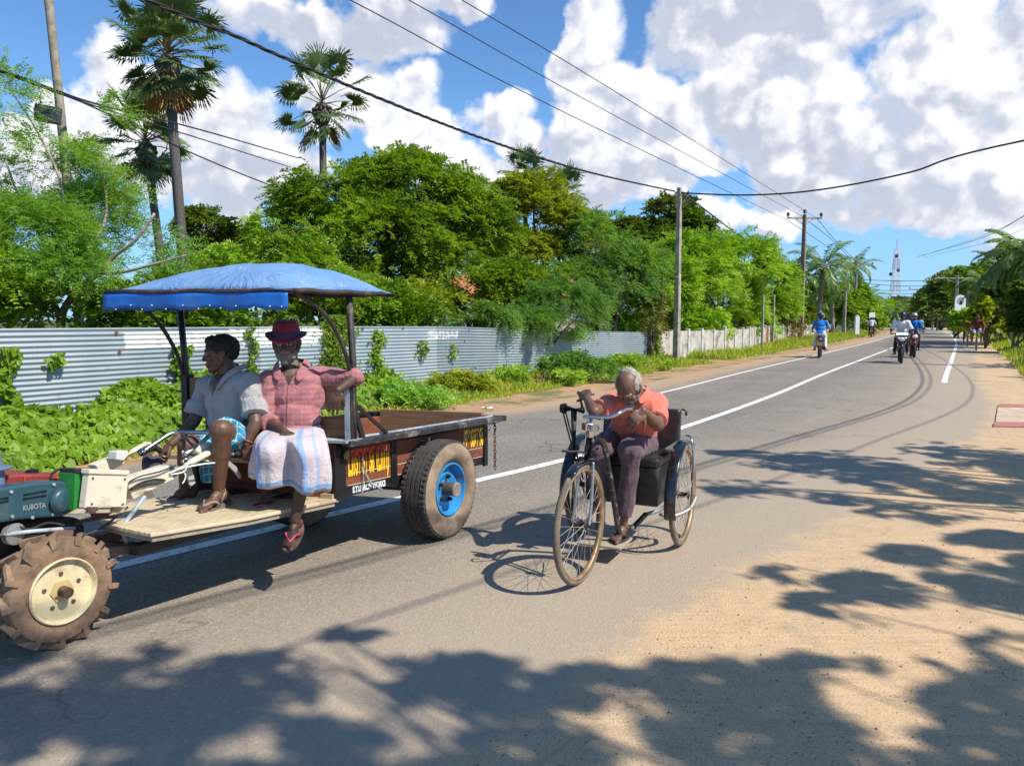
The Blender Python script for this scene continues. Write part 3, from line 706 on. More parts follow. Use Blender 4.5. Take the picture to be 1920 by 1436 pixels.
def pb(px, D, z=0.0): p = V(px, 600, D); return Vector((p.x, p.y, z))
fan_palm('tallest fan palm with a dark straight trunk at the left', pb(352, 27), V(330, 105, 27).z, .90, 46, .19, lean=(-.35, 0), seed=3, pet=1.25)
fan_palm('shorter fan palm leaning beside the tallest one', pb(322, 30), V(290, 268, 30).z, .84, 34, .17, lean=(-.75, 0), seed=5, pet=1.1)
fan_palm('fan palm standing alone behind the big round tree', pb(612, 33), V(603, 195, 33).z, .86, 26, .18, seed=8, pet=1.45)
fan_palm('small far fan palm left of the dark tree tops', pb(985, 52), V(985, 328, 52).z, .95, 22, .18, seed=12, pet=.9)
fan_palm('small far fan palm to the right of its twin above the thicket', pb(1057, 50), V(1057, 362, 50).z, .95, 22, .18, seed=13, pet=.8)

# coconut palms ----------------------------------------------------
def coco_fronds(top, n, L, seed, el0=78, el1=-35, nl=34, lw=.055):
    r_ = random.Random(seed); Q = []; rach = MB()
    for i in range(n):
        k = (i+.5)/n; el = math.radians(el0+(el1-el0)*k)+r_.uniform(-.12, .12); az = i*2.39996+r_.uniform(-.25, .25); Lf = L*r_.uniform(.85, 1.1)
        h = Vector((math.cos(az), math.sin(az), 0)); p = Vector(top); pts = [p.copy()]; e = el; steps = 12
        for j in range(steps): p = p+(h*math.cos(e)+Vector((0, 0, math.sin(e))))*Lf/steps; e -= (.10+.085*k)*(.6+j/steps); pts.append(p.copy())
        rach.tube(pts, [.035*(1-.85*j/steps) for j in range(steps+1)], 4)
        A = np.array([tuple(q) for q in pts]); s_ = np.linspace(.14, 1, nl)*steps; i0 = np.minimum(s_.astype(int), steps-1); f = (s_-i0)[:, None]
        c = A[i0]*(1-f)+A[np.minimum(i0+1, steps)]*f; T = unit(A[np.minimum(i0+1, steps)]-A[i0]); side = unit(np.cross(T, [0, 0, 1.0])+1e-5)
        ln = L*.20*np.sin(np.linspace(.35, 2.9, nl))+L*.05
        for sg in (-1, 1):
            d = T*.75+side*sg*.9; d[:, 2] -= .35+.3*k+rng.uniform(0, .3, nl); d = d+rng.normal(0, .08, d.shape)
            Q.append(leaves(c, d, np.cross(side, T)+rng.normal(0, .2, d.shape), ln*rng.uniform(.8, 1.1, nl), np.full(nl, lw)))
    return np.concatenate(Q), rach
COCOTR = mat('coconut_trunk', (.27, .235, .185), .9, var=.25, vsc=6, dirt=(.1, .09, .07), dsc=5, damt=.7, bump=.5)
def coconut(label, base, h, L=2.6, n=22, tr=.13, bend=(0, 0), seed=1, grp='coconut palms', lw=.06, nl=34):
    base = Vector(base); t = thing('coconut_palm', label, 'palm tree', base, grp); top = base+Vector((bend[0], bend[1], h)); mb = MB(); N = 8
    mb.tube([base+Vector((bend[0]*(i/N)**1.6, bend[1]*(i/N)**1.6, h*i/N)) for i in range(N+1)], [tr*(1.5 if i == 0 else 1.05-.35*i/N) for i in range(N+1)], 10)
    mb.build('trunk', COCOTR, t, smooth=True)
    q, rc = coco_fronds(top, n, L, seed, lw=lw, nl=nl); quads('fronds', q, LF['coco'], t); rc.build('rachises', mat('rachis', (.22, .23, .06), .5), t, smooth=True, fixn=False)
    mb = MB()
    for i in range(9): a = i*2.4; mb.ell(top+Vector((math.cos(a)*.22, math.sin(a)*.22, -.25-.04*(i % 4))), (.11, .11, .13), n=8, m=6)
    mb.build('coconuts', mat('coconut', (.16, .17, .04), .5), t, smooth=True)
    return t
# the bare leaning trunk at the top left, its crown above the frame
b0 = pb(150, 15.5); tp = V(40, -420, 15.5)
coconut('tall pale coconut trunk leaning out of the top of the picture at the left', b0, tp.z, 2.8, 22, .10, (tp.x-b0.x, 0), 4)
# between the concrete wall and the bend
for i, (px, D, zt, L, lab) in enumerate([(1490, 60, 515, 3.0, 'bushy coconut palm left of the tall crossarm pole'), (1534, 60, 500, 3.3, 'coconut palm with pale upright fronds right behind the crossarm pole'),
        (1562, 68, 525, 3.0, 'low coconut palm with drooping fronds by the concrete wall end'), (1602, 100, 502, 3.6, 'coconut palm crown behind the three leaning poles'),
        (1625, 120, 560, 3.6, 'far coconut palm at the outside of the bend'), (1672, 150, 588, 5.0, 'low wide coconut palm in the gap under the radio mast'), (1690, 170, 592, 5.0, 'low coconut palm right of the one under the radio mast')]):
    coconut(lab, pb(px, D), V(px, zt, D).z, L, 20, .2, (R.uniform(-.5, .5), 0), 20+i, 'coconut palms on the left of the bend', lw=.05*L*.55, nl=26)
for i, (px, D, zt, L, lab) in enumerate([(1878, 50, 510, 2.5, 'bushy coconut palm standing leftmost of the right-hand group'), (1900, 44, 484, 2.6, 'tall coconut palm with bright upright fronds in the right-hand group'),
        (1925, 40, 480, 2.6, 'coconut palm at the right edge of the picture'), (1852, 66, 537, 2.8, 'coconut palm with pale hanging fronds above the flower sign'), (1870, 52, 555, 2.3, 'low coconut palm under the tall ones on the right')]):
    coconut(lab, pb(px, D), V(px, zt, D).z, L, 24, .17, (R.uniform(-.4, .4), 0), 40+i, 'coconut palms on the right of the road', lw=.11, nl=28)

# trees and shrubs behind the fence -------------------------------
def px_blobs(base, D, lst):
    """(px, py, radius px, height radius px, depth offset) -> blobs relative to the base"""
    o = []
    for px, py, rx, rz, dd in lst:
        p = V(px, py, D+dd); o.append((p.x-base.x, p.y-base.y, p.z-base.z, rx/FPX*D, rx/FPX*D*.8, rz/FPX*D))
    return o
def fence_D(px):
    r_ = ray(px, 600); k = (FA.x*FD.y-FA.y*FD.x)/(r_.x*FD.y-r_.y*FD.x); return r_.y*k
def ptree(px, D, lst, label, kind, name='leafy_tree', cat='tree', grp='trees behind the fence', **kw):
    b = pb(px, D); return tree(name, label, cat, b, px_blobs(b, D, lst), kind, group=grp, **kw)
ptree(720, 23, [(760, 345, 90, 65, 0), (650, 385, 110, 70, 0), (850, 400, 85, 70, .5), (700, 450, 130, 70, -.8), (590, 450, 80, 70, -.5), (840, 490, 90, 60, -.5), (730, 530, 110, 50, -.6), (560, 400, 50, 50, 0), (755, 300, 45, 35, 0), (880, 345, 45, 45, 0), (905, 440, 70, 60, .3), (800, 440, 90, 60, 0)],
      'largest round bright green tree behind the fence', 'neem', n=8800, m=7, L=.44, lw=.055, ll=.165, trunk=.26, gap=.34, gsc=.8, shell=.35, seed=3)
ptree(1010, 27, [(1000, 400, 75, 60, 0), (950, 450, 70, 60, 0), (1060, 440, 60, 60, 0), (1010, 490, 80, 50, 0), (970, 370, 40, 30, 0)],
      'yellow green tree right of the large round one', 'yel', n=4400, m=7, L=.46, lw=.057, ll=.17, trunk=.2, gap=.34, seed=5)
ptree(1240, 42, [(1260, 430, 60, 45, 0), (1200, 450, 55, 40, 0), (1170, 440, 40, 30, 0), (1300, 440, 28, 35, 0), (1230, 480, 90, 40, 0)], 'dark tree top rising left and right of the nearest pole', 'dark', n=3200, m=5, L=.6, lw=.13, ll=.34, trunk=.22, seed=6, gap=.46)
ptree(1130, 26, [(1130, 470, 60, 55, 0), (1160, 530, 60, 55, 0), (1110, 440, 30, 30, 0), (1080, 550, 70, 50, -.5), (1190, 500, 50, 40, .3)], 'bluish feathery tree left of the nearest pole', 'blue', n=3000, m=7, L=.5, lw=.035, ll=.16, trunk=.12, seed=7)
ptree(1360, 40.5, [(1300, 520, 72, 58, -4.5), (1380, 500, 74, 48, 0), (1440, 530, 56, 56, 7), (1350, 565, 80, 42, 0), (1245, 540, 55, 48, -7), (1455, 575, 46, 34, 9), (1400, 462, 50, 24, 2)],
      'wide low light green tree behind the concrete wall', 'light', n=9000, m=7, L=.58, lw=.07, ll=.22, trunk=.12, seed=9, gap=.40, droop=.15)
ptree(640, 19, [(560, 520, 80, 55, 0), (640, 560, 90, 45, -.5), (520, 440, 45, 45, 0), (700, 570, 80, 35, -.5)], 'light green bushy tree above the blue canopy', 'light', n=3600, m=7, L=.36, lw=.045, ll=.13, trunk=.12, seed=11, name='bushy_tree')
ptree(395, 36, [(390, 430, 55, 30, 0), (460, 450, 40, 25, 0), (370, 470, 60, 25, 0), (440, 480, 70, 30, 0)], 'dark round tree in the gap between the fan palm trunk and the big tree', 'dark', n=1700, m=5, L=.5, lw=.12, ll=.3, trunk=.15, seed=12)
ptree(480, 30, [(470, 500, 90, 35, 0), (560, 480, 60, 40, 0), (400, 520, 80, 30, 0)], 'light green low tree under the dark round one', 'light', n=1800, m=5, L=.45, lw=.08, ll=.24, trunk=.12, seed=14)
ptree(900, 21, [(900, 560, 70, 45, 0), (830, 580, 60, 35, 0), (960, 540, 60, 45, 0)], 'bushy green tree in the middle above the fence', 'neem', n=2200, m=5, L=.36, lw=.06, ll=.18, trunk=.1, seed=15, name='bushy_tree')
ptree(1000, 20.5, [(960, 580, 65, 38, 0), (1040, 570, 70, 45, 0), (1020, 610, 55, 26, -.9), (1100, 590, 45, 35, -.3)], 'dark bluish shrub hanging over the fence top', 'blue', n=3000, m=8, L=.36, lw=.026, ll=.11, trunk=.06, seed=16, name='feathery_shrub', cat='shrub', droop=.6)
ptree(870, 19, [(860, 590, 45, 30, 0), (910, 600, 50, 24, -.5)], 'dark feathery shrub left of the larger one on the fence top', 'blue', n=1400, m=8, L=.32, lw=.026, ll=.10, trunk=.05, seed=17, name='feathery_shrub', cat='shrub', droop=.6)
ptree(1190, 27, [(1180, 590, 50, 35, 0), (1150, 610, 40, 25, 0), (1220, 560, 30, 40, 0)], 'green shrub at the end of the metal fence', 'light', n=1400, m=5, L=.32, lw=.06, ll=.18, trunk=.06, seed=18, name='leafy_shrub', cat='shrub')
ptree(1222, 26.2, [(1222, 600, 20, 45, 0), (1230, 560, 12, 40, 0), (1215, 640, 18, 24, -.2)], 'thin bougainvillea shrub with reddish leaves beside the nearest pole', 'red', n=260, m=4, L=.26, lw=.05, ll=.14, trunk=.05, seed=19, name='reddish_shrub', cat='shrub')
for i, (px, D) in enumerate(((1275, 33), (1330, 37.5), (1385, 43), (1440, 52), (1495, 66))):
    b = pb(px, D); w = 1.5+D*.012
    tree('leafy_shrub', ['first', 'second', 'third', 'fourth', 'fifth'][i]+' shrub from the near pole growing behind the concrete wall', 'shrub', b, [(-w*.5, .4, 1.0, w*.7, .7, 1.0), (w*.5, .4, 1.1, w*.7, .7, 1.0), (0, .8, 1.7, w*.7, .7, .8)], ['light', 'neem', 'light', 'dark', 'neem'][i], n=1300, m=5, L=.3, lw=.07, ll=.2, trunk=.04, seed=170+i, group='shrubs behind the concrete wall', gap=.34)
# feathery tree at the left with pale crooked limbs
fb = pb(110, 13.5)
lt = ptree(110, 13.5, [(60, 330, 130, 60, 0), (170, 400, 120, 60, .4), (40, 430, 120, 70, -.4), (230, 470, 110, 60, 0), (-60, 380, 120, 90, 0), (120, 520, 160, 50, -.3), (20, 200, 50, 60, 0), (190, 250, 60, 60, .5), (290, 540, 60, 40, 0), (120, 300, 90, 40, 0)],
      'feathery pale green tree with crooked pale limbs at the left', 'feath', n=5200, m=9, L=.42, lw=.022, ll=.085, trunk=0, seed=21, gap=.5, gsc=1.1, shell=.15, name='feathery_tree', droop=.3)
mb = MB()
def limb_px(pts, r0, r1, D=13.3):
    P = [tuple(V(a, b, D+dd)) for a, b, dd in pts]; P = catmull(P, 4); mb.tube(P, [r0+(r1-r0)*i/(len(P)-1) for i in range(len(P))], 7)
limb_px([(115, 640, 0), (118, 585, 0), (150, 540, -.2), (185, 512, -.3), (215, 480, -.3), (255, 450, -.4), (290, 400, -.4)], .075, .02)
limb_px([(185, 512, -.3), (230, 510, -.3), (290, 495, -.3), (350, 478, -.2)], .04, .012)
limb_px([(115, 600, 0), (100, 560, 0), (95, 500, .1), (75, 440, .2), (40, 380, .2), (10, 300, 0)], .06, .015)
limb_px([(140, 548, -.1), (135, 490, 0), (185, 440, 0), (200, 380, .2), (185, 300, .3)], .045, .012)
limb_px([(95, 500, 0), (120, 420, .1), (110, 330, .2), (60, 230, .2), (20, 170, .2)], .035, .01)
limb_px([(40, 590, 0), (10, 530, 0), (-30, 470, 0)], .04, .02)
mb.build('trunk', BARK2, lt, smooth=True)
ptree(30, 12.6, [(0, 565, 130, 50, 0), (130, 575, 110, 36, .6), (250, 572, 90, 32, 1.4), (-100, 500, 100, 90, -.4)], 'leafy thicket shrub under the feathery tree at the left', 'light', n=3600, m=5, L=.26, lw=.055, ll=.12, trunk=.04, seed=22, name='leafy_shrub', cat='shrub')
for i, (px, D, h, k, lab) in enumerate([(420, 13.6, 2.2, 'creeper', 'climbing leafy shrub behind the fence left of the two seated men'), (560, 15.6, 2.3, 'neem', 'dense shrub behind the fence above the maroon hat'), (700, 17.8, 2.2, 'creeper', 'yellow green shrub behind the fence near the canopy post'),
        (790, 19, 2.1, 'yel', 'low yellowish shrub behind the middle of the fence'), (300, 12.6, 1.9, 'creeper', 'creeper covered shrub behind the fence at the left canopy post')]):
    b = pb(px, D); w = 1.2
    tree('leafy_shrub', lab, 'shrub', b, [(-.8, .3, h*.62, w, .6, h*.42), (.5, .4, h*.6, w, .6, h*.4), (0, .8, h*.85, w*.8, .6, h*.35)], k, n=1500, m=4, L=.24, lw=.075, ll=.12, trunk=.04, seed=30+i, group='shrubs behind the fence')
for i, (x, y, k) in enumerate(((-9.6, 9.0, 'light'), (-12.5, 8.0, 'neem'), (-11.5, 12.5, 'dark'), (-16, 12, 'neem'))):
    tree('leafy_tree', ['nearest', 'second', 'third', 'farthest'][i]+' tree behind the fence beyond the left edge of the picture', 'tree', (x, y, 0), [(0, 0, 2.0, 1.5, 1.2, 1.5), (.8, .5, 3.0, 1.3, 1.1, 1.1), (-1, .4, 1.5, 1.3, 1, 1.4)], k, n=1300, m=5, L=.32, lw=.06, ll=.18, trunk=.1, seed=200+i, group='trees behind the fence')
# far left of the bend and the far end
FT = [(1500, 75, [(1500, 590, 40, 20, 0), (1470, 575, 35, 30, 0)], 'dark bush behind the dry twigs', 'dark'), (1560, 80, [(1560, 580, 45, 32, 0), (1540, 560, 30, 25, 0)], 'dark green bush behind the white shirt rider', 'neem'),
      (1640, 160, [(1640, 590, 26, 14, 0), (1660, 586, 20, 14, 0)], 'bright bush at the outside of the far bend', 'light'), (1680, 330, [(1675, 572, 26, 22, 0), (1660, 585, 25, 16, 0), (1695, 585, 30, 14, 0)], 'dark round tree just below the radio mast', 'dark'),
      (1640, 260, [(1640, 578, 30, 18, 0), (1615, 585, 25, 20, 0)], 'blue green trees left of the mast in the far distance', 'far'), (1720, 300, [(1715, 586, 30, 10, 0), (1740, 582, 20, 14, 0)], 'low pale trees right of the mast in the far distance', 'far'),
      (1765, 110, [(1775, 560, 32, 36, 0), (1755, 580, 30, 22, 0), (1790, 535, 26, 26, 0), (1800, 570, 30, 34, 0)], 'large hazy round tree right of the bend', 'far'), (1745, 150, [(1748, 575, 20, 26, 0), (1742, 592, 22, 14, 0)], 'dark tree behind the distant crossarm pole', 'dark'),
      (1815, 80, [(1815, 560, 34, 36, 0), (1830, 530, 25, 28, 0)], 'mid green tree behind the flower sign', 'neem'), (1610, 100, [(1612, 590, 22, 24, 0), (1628, 600, 16, 14, 0), (1600, 560, 16, 28, 0)], 'bright bush by the cluster of poles', 'light')]
for i, (px, D, bl, lab, k) in enumerate(FT):
    ptree(px, D, bl, lab, k, grp='trees in the distance', n=1300, m=4, L=.012*D, lw=.0035*D, ll=.0075*D, trunk=.2, seed=60+i, name='distant_tree', gap=.36, gsc=14/D)
for i, (px, D, top, w) in enumerate([(1600, 270, 566, 30), (1632, 290, 572, 26), (1655, 300, 575, 24), (1700, 280, 574, 26), (1728, 290, 570, 24), (1752, 260, 566, 26), (1575, 230, 560, 34)]):
    ptree(px, D, [(px, (top+596)/2, w, (596-top)/2+3, 0), (px+w*.6, (top+604)/2, w*.7, (596-top)/2.4, 0)], ['first', 'second', 'third', 'fourth', 'fifth', 'sixth', 'leftmost'][i]+' crown of the distant blue green treeline behind the bend', 'far', grp='trees in the distance', n=700, m=4, L=.008*D, lw=.004*D, ll=.008*D, trunk=.3, seed=140+i, name='distant_tree', gap=.30, gsc=14/D)
# right-hand side
RS = [(1900, 46, [(1915, 570, 62, 46, 0), (1868, 565, 28, 34, 0), (1975, 520, 90, 90, 0), (1895, 606, 40, 20, 0)], 'dark dense tree under the palms at the right edge', 'dark', 3600),
      (1790, 62, [(1822, 600, 28, 18, 0), (1802, 608, 15, 10, 0), (1848, 592, 24, 20, 0)], 'green bush left of the cyclist', 'light', 1500), (1850, 40, [(1848, 600, 26, 28, 0), (1868, 585, 22, 26, 0), (1860, 560, 12, 16, 0)], 'young pale leafy tree right of the cyclist', 'yel', 600),
      (1900, 34, [(1935, 606, 34, 30, 0), (1965, 580, 60, 60, 0)], 'shaded bush at the right edge beyond the verge', 'dark', 1400)]
for i, (px, D, bl, lab, k, n) in enumerate(RS):
    ptree(px, D, bl, lab, k, grp='trees on the right', n=n, m=5, L=.008*D, lw=.0035*D, ll=.008*D, trunk=.05, seed=80+i, gap=.40)

# dry twigs at the wall, red earth
t = thing('dry_twigs', 'heap of dry brown twigs against the concrete wall left of the crossarm pole', 'branches', pb(1468, 50))
mb = MB(); c = pb(1468, 50)
for i in range(90):
    a = c+Vector((R.uniform(-1.3, 1.3), R.uniform(-.3, .6), 0)); d = Vector((R.uniform(-1, 1), R.uniform(-.4, .4), R.uniform(.3, 1.6))); mb.tube([a, a+d*.6+Vector((R.uniform(-.2, .2), 0, 0)), a+d], [.02, .014, .006], 4)
mb.build('twigs', mat('dry_wood', (.20, .13, .08), .9), t)
quads('dry_leaves', leaves(np.array(c)+rng.normal(0, 1, (500, 3))*[.9, .3, .5]+[0, 0, .9], rng.normal(0, 1, (500, 3)), rng.normal(0, 1, (500, 3)), np.full(500, .16), np.full(500, .08)), LF['dry'], t)

# creeper on the verge and over the fence: ground cover ------------
def heart(P, D, Nn, S):
    D = unit(D); s = unit(np.cross(D, Nn)); S = S.reshape(-1, 1); n2 = np.cross(s, D)
    a = np.stack([P, P-D*S*.12+s*S*.42+n2*S*.06, P+D*S*.35+s*S*.46+n2*S*.08, P+D*S*.95], 1)
    b = np.stack([P, P+D*S*.95, P+D*S*.35-s*S*.46+n2*S*.08, P-D*S*.12-s*S*.42+n2*S*.06], 1)
    return np.concatenate([a, b])
def creeper_mass(name, label, u0, u1, n, hfun, wfun, size, kind='creeper'):
    u = u0+(u1-u0)*rng.random(n); hh = np.array([hfun(x) for x in u]); ww = np.array([wfun(x) for x in u])
    r = rng.random(n); d = ww*rng.random(n)
    hump = hh*np.sqrt(np.clip(1-(d/ww)**2, 0, 1))*(.72+.28*np.sin(u*3.1)*np.cos(d*4+u*1.7))+.02
    z = hump*(1-.5*rng.random(n)**1.6)
    P = np.stack([FA.x+FD.x*u+FN.x*(d+.03), FA.y+FD.y*u+FN.y*(d+.03), z], 1)
    out = np.stack([FN.x*(d/ww+.15), FN.y*(d/ww+.15), np.full(n, .55)], 1)*[[1, 1, 1]]
    N_ = out+rng.normal(0, .52, (n, 3)); dr = rng.normal(0, 1, (n, 3)); dr[:, 2] -= .7; dr -= unit(N_)*np.sum(dr*unit(N_), 1, keepdims=True)
    q = heart(P, dr, N_, size*rng.uniform(.4, 1.45, n)); o = quads(name, q, LF[kind]); rr = rng.random(n); 
    o.data.attributes['rnd'].data.foreach_set('value', np.concatenate([rr, rr]).astype(np.float32)); tag(o, label, None, None, 'stuff'); return o
def h1(u): return float(np.interp(u, [-4, 2.2, 3.4, 4.5, 6, 8, 11, 14], [1.0, .95, .62, .60, .80, .85, .6, .3]))
creeper_mass('creeper', 'bright green leafy creeper smothering the foot of the metal fence', -3.5, 10.5, 38000, h1, lambda u: float(np.interp(u, [-4, 3, 6, 11], [2.0, 1.9, 1.6, 1.0])), .085)
def hang(px0, px1, z0, z1, n, size, label, kind='creeper'):
    """leafy strand hanging down the face of the fence"""
    def ut(px): r = ray(px, 650); k = (FA.x*FD.y-FA.y*FD.x)/(r.x*FD.y-r.y*FD.x); return (Vector((r.x*k, r.y*k, 0))-FA).dot(FD)
    ua, ub = ut(px0), ut(px1); v = rng.random(n); z = z0+(z1-z0)*v
    u = (ua+ub)/2+(ub-ua)*.5*rng.normal(0, .5, n)*(.5+.5*np.sin(v*7+px0)**2)+.06*np.sin(v*11+px0)
    P = np.stack([FA.x+FD.x*u, FA.y+FD.y*u, z], 1)+np.array(FN)*rng.uniform(.02, .14, (n, 1))
    N_ = np.array(FN)+rng.normal(0, .5, (n, 3)); dr = rng.normal(0, .7, (n, 3)); dr[:, 2] -= .8
    t = thing('climbing_vine', label, 'vine', tuple(P[0]), 'vines on the metal fence'); quads('foliage', heart(P, dr, N_, size*rng.uniform(.6, 1.2, n)), LF[kind], t)
    um = (ua+ub)/2; mb = MB(); mb.tube([FA+FD*(um+.05*math.sin(k*2))+FN*.02+Vector((0, 0, z0+(z1-z0)*k/6)) for k in range(7)], .007, 5); mb.build('stem', BARK, t)
hang(590, 660, .35, 1.62, 2600, .05, 'densest vine hanging down the fence right of the maroon hat', 'neem')
hang(690, 716, .3, 1.35, 420, .06, 'thin vine just right of the canopy post')
hang(318, 352, .5, 1.15, 500, .085, 'vine climbing the fence left of the driver')
hang(460, 478, .6, 1.42, 260, .05, 'slender vine between the heads of the two seated men')
hang(775, 800, .75, 1.1, 90, .06, 'sparse vine strand on the fence below the white paint patch')
hang(838, 852, .7, 1.0, 60, .06, 'tiny vine strand left of the fence middle')
hang(1216, 1240, .05, 1.25, 700, .075, 'leafy vine on the last metre of metal fence')
hang(1030, 1120, .95, 1.3, 700, .05, 'feathery fringe drooping over the fence top', 'blue')
hang(85, 110, .95, 1.1, 50, .08, 'tiny leafy sprig on the fence far left')
hang(-8, 20, .2, 1.2, 420, .09, 'vine at the very left edge of the fence')
# weeds in front of the fence
def weed(px, D, h, w, label, kind='light', n=500, ll=.1):
    b = pb(px, D); tree('weed_bush', label, 'weed', b, [(-w*.35, 0, h*.45, w*.5, w*.3, h*.45), (w*.35, .1, h*.38, w*.45, w*.3, h*.38), (0, .1, h*.66, w*.3, w*.25, h*.32)], kind, n=n, m=4, L=.2, lw=ll*.42, ll=ll, trunk=.012, seed=int(px), group='weeds along the foot of the fence', gap=.32)
weed(730, 12.6, .46, 1.3, 'leafy weed clump behind the trailer bed', 'feath', 800, .08)
weed(870, 15.0, .48, .9, 'pale seeding weed clump at the middle of the fence', 'yel', 500)
weed(1085, 18.2, .68, 1.3, 'tallest green weed clump against the fence above the old man', 'blue', 900)
weed(1010, 17.2, .42, 1.4, 'low weed clump left of the tallest one', 'light', 500)
weed(1200, 22.3, .50, 1.4, 'weed clump near the end of the metal fence', 'light', 600)
weed(800, 13.6, .42, 1.2, 'low weed clump right of the trailer bed', 'light', 500)

# grass
def grass(name, label, u0, u1, n, off, h0, h1_, along='fence'):
    u = u0+(u1-u0)*rng.random(n)**1.3; 
    if along == 'fence':
        d = off[0]+(off[1]-off[0])*rng.random(n)**1.25; B = np.stack([FA.x+FD.x*u+FN.x*d, FA.y+FD.y*u+FN.y*d, np.zeros(n)], 1)
        hf = 1-.75*(d-off[0])/(off[1]-off[0])
    else:
        A = np.array([tuple(p) for p in CL]); arc = np.array(ARC); i = np.clip(np.searchsorted(arc, u), 1, len(arc)-1); k = ((u-arc[i-1])/(arc[i]-arc[i-1]))[:, None]
        C_ = A[i-1]*(1-k)+A[i]*k; T = unit(A[i]-A[i-1]); Nl = np.stack([-T[:, 1], T[:, 0], T[:, 2]*0], 1); d = off[0]+(off[1]-off[0])*rng.random(n); B = C_+Nl*d[:, None]
        hf = np.clip(.35+np.abs(d-off[0])/3, 0, 1)
    nz = np.array([mnoise.noise(Vector((p[0]*.9, p[1]*.9, 2.0))) for p in B]); keep = nz > -.18-.5*hf+.25; B = B[keep]; hf = hf[keep]; n = len(B)
    dist = np.linalg.norm(B[:, :2], axis=1); h = (h0+(h1_-h0)*rng.random(n))*hf
    d = rng.normal(0, .45, (n, 3)); d[:, 2] = 1; w = .006+.0011*dist
    q = leaves(B, d, rng.normal(0, 1, (n, 3)), h, w); o = quads(name, q, LF['grass']); tag(o, label, None, None, 'stuff')
grass('grass', 'bright grass and weeds on the verge in front of the metal fence', 2, FL+1, 42000, (.0, 2.0), .12, .45)
grass('grass', 'short grass on the verge in front of the concrete wall', arc_at_y(0, 26), arc_at_y(0, 85), 22000, (4.1, 6.9), .2, .55, 'road')
grass('grass', 'bright grass on the verge right of the road', arc_at_y(0, 20), arc_at_y(0, 120), 80000, (-4.75, -14), .25, .9, 'road')

# shade trees standing right of and behind the photographer --------
def shade_palm(x, y, h, L, seed, label, n=20): coconut(label, (x, y, 0), h, L, n, .14, (R.uniform(-.3, .3), 0), seed, 'roadside palms right of the picture', lw=.075, nl=30)
SH = [(18.6, 16.5, 4.6, 2.2), (20.5, 22, 5.2, 2.4), (17.8, 12.6, 3.6, 1.8), (27, 28, 6.0, 3.0), (24.5, 24.5, 5, 2.6), (33, 36, 6.5, 3.2)]
for i, (x, y, h, L) in enumerate(SH): shade_palm(x, y, h, L, 90+i, ['nearest', 'second', 'small', 'far', 'middle', 'farthest'][i]+' palm out of sight to the right whose shade falls on the road', 14)
def shade_tree(x, y, z, spots, n, seed, label, kind='neem', **kw):
    """crown lobes hung where the sun throws them on the ground spots (px, py, rx px, ry px)"""
    bl = []
    for px, py, rx, ry in spots:
        g_ = G(px, py); D = g_.y; a = rx/FPX*D*.9; b_ = ry*D*D/(FPX*CAMH)*.8; zz = z+R.uniform(-.12, .12)
        bl.append((g_.x+.725*zz-x, g_.y-.442*zz-y, zz, a, max(b_, .10), max(.08, min(a*.4, b_*.6))))
    d = dict(n=n, m=5, L=.13, lw=.032, ll=.095, trunk=.1, seed=seed, group='shade trees around the photographer', gap=.50, gsc=4.5, shell=.1); d.update(kw)
    tree('shade_tree', label, 'tree', (x, y, 0), bl, kind, **d)
shade_tree(10.8, 3.4, 5.4, [(1560, 870, 150, 30), (1420, 915, 110, 18), (1700, 900, 140, 45), (1850, 860, 120, 40), (1900, 930, 120, 40), (1380, 850, 50, 6), (1560, 935, 60, 12), (1750, 960, 120, 20), (2050, 900, 140, 70)], 3200, 101, 'spreading tree out of sight right of the picture whose shade reaches the tricycle')
shade_tree(8.4, -1.6, 5.2, [(1520, 1075, 85, 14), (1660, 1100, 110, 22), (1800, 1075, 110, 22), (1900, 1110, 90, 30), (1560, 1135, 60, 10), (1720, 1040, 60, 12), (1880, 1010, 90, 20), (2050, 1080, 120, 50)], 1300, 102, 'thin branched tree over the sandy verge to the right', trunk=.06, gap=.48)
shade_tree(6.5, -3.4, 6.2, [(635, 1212, 85, 20), (560, 1252, 70, 20), (650, 1280, 110, 18), (760, 1265, 60, 12), (890, 1265, 85, 24), (960, 1300, 90, 16), (1130, 1290, 120, 22), (1330, 1275, 110, 20), (1250, 1335, 130, 18), (1450, 1330, 150, 24), (1560, 1270, 100, 14), (1780, 1255, 120, 22), (1900, 1215, 50, 14), (1700, 1370, 170, 24), (1850, 1330, 80, 14), (1380, 1400, 120, 18), (1600, 1425, 150, 16), (1850, 1420, 90, 16)], 1350, 103, 'large tree behind the photographer whose shade covers the sand in front', trunk=.07)
shade_tree(-1.0, -6.5, 6.8, [(100, 1258, 110, 22), (370, 1240, 80, 16), (60, 1332, 110, 28), (250, 1338, 150, 24), (400, 1322, 60, 16), (200, 1405, 170, 22), (480, 1400, 140, 22), (760, 1408, 140, 20), (1000, 1422, 90, 14), (640, 1368, 70, 12), (-120, 1330, 120, 50), (300, 1490, 300, 40), (900, 1490, 200, 30)], 1750, 104, 'large tree behind the photographer on the left whose shade covers the near asphalt', trunk=.07)
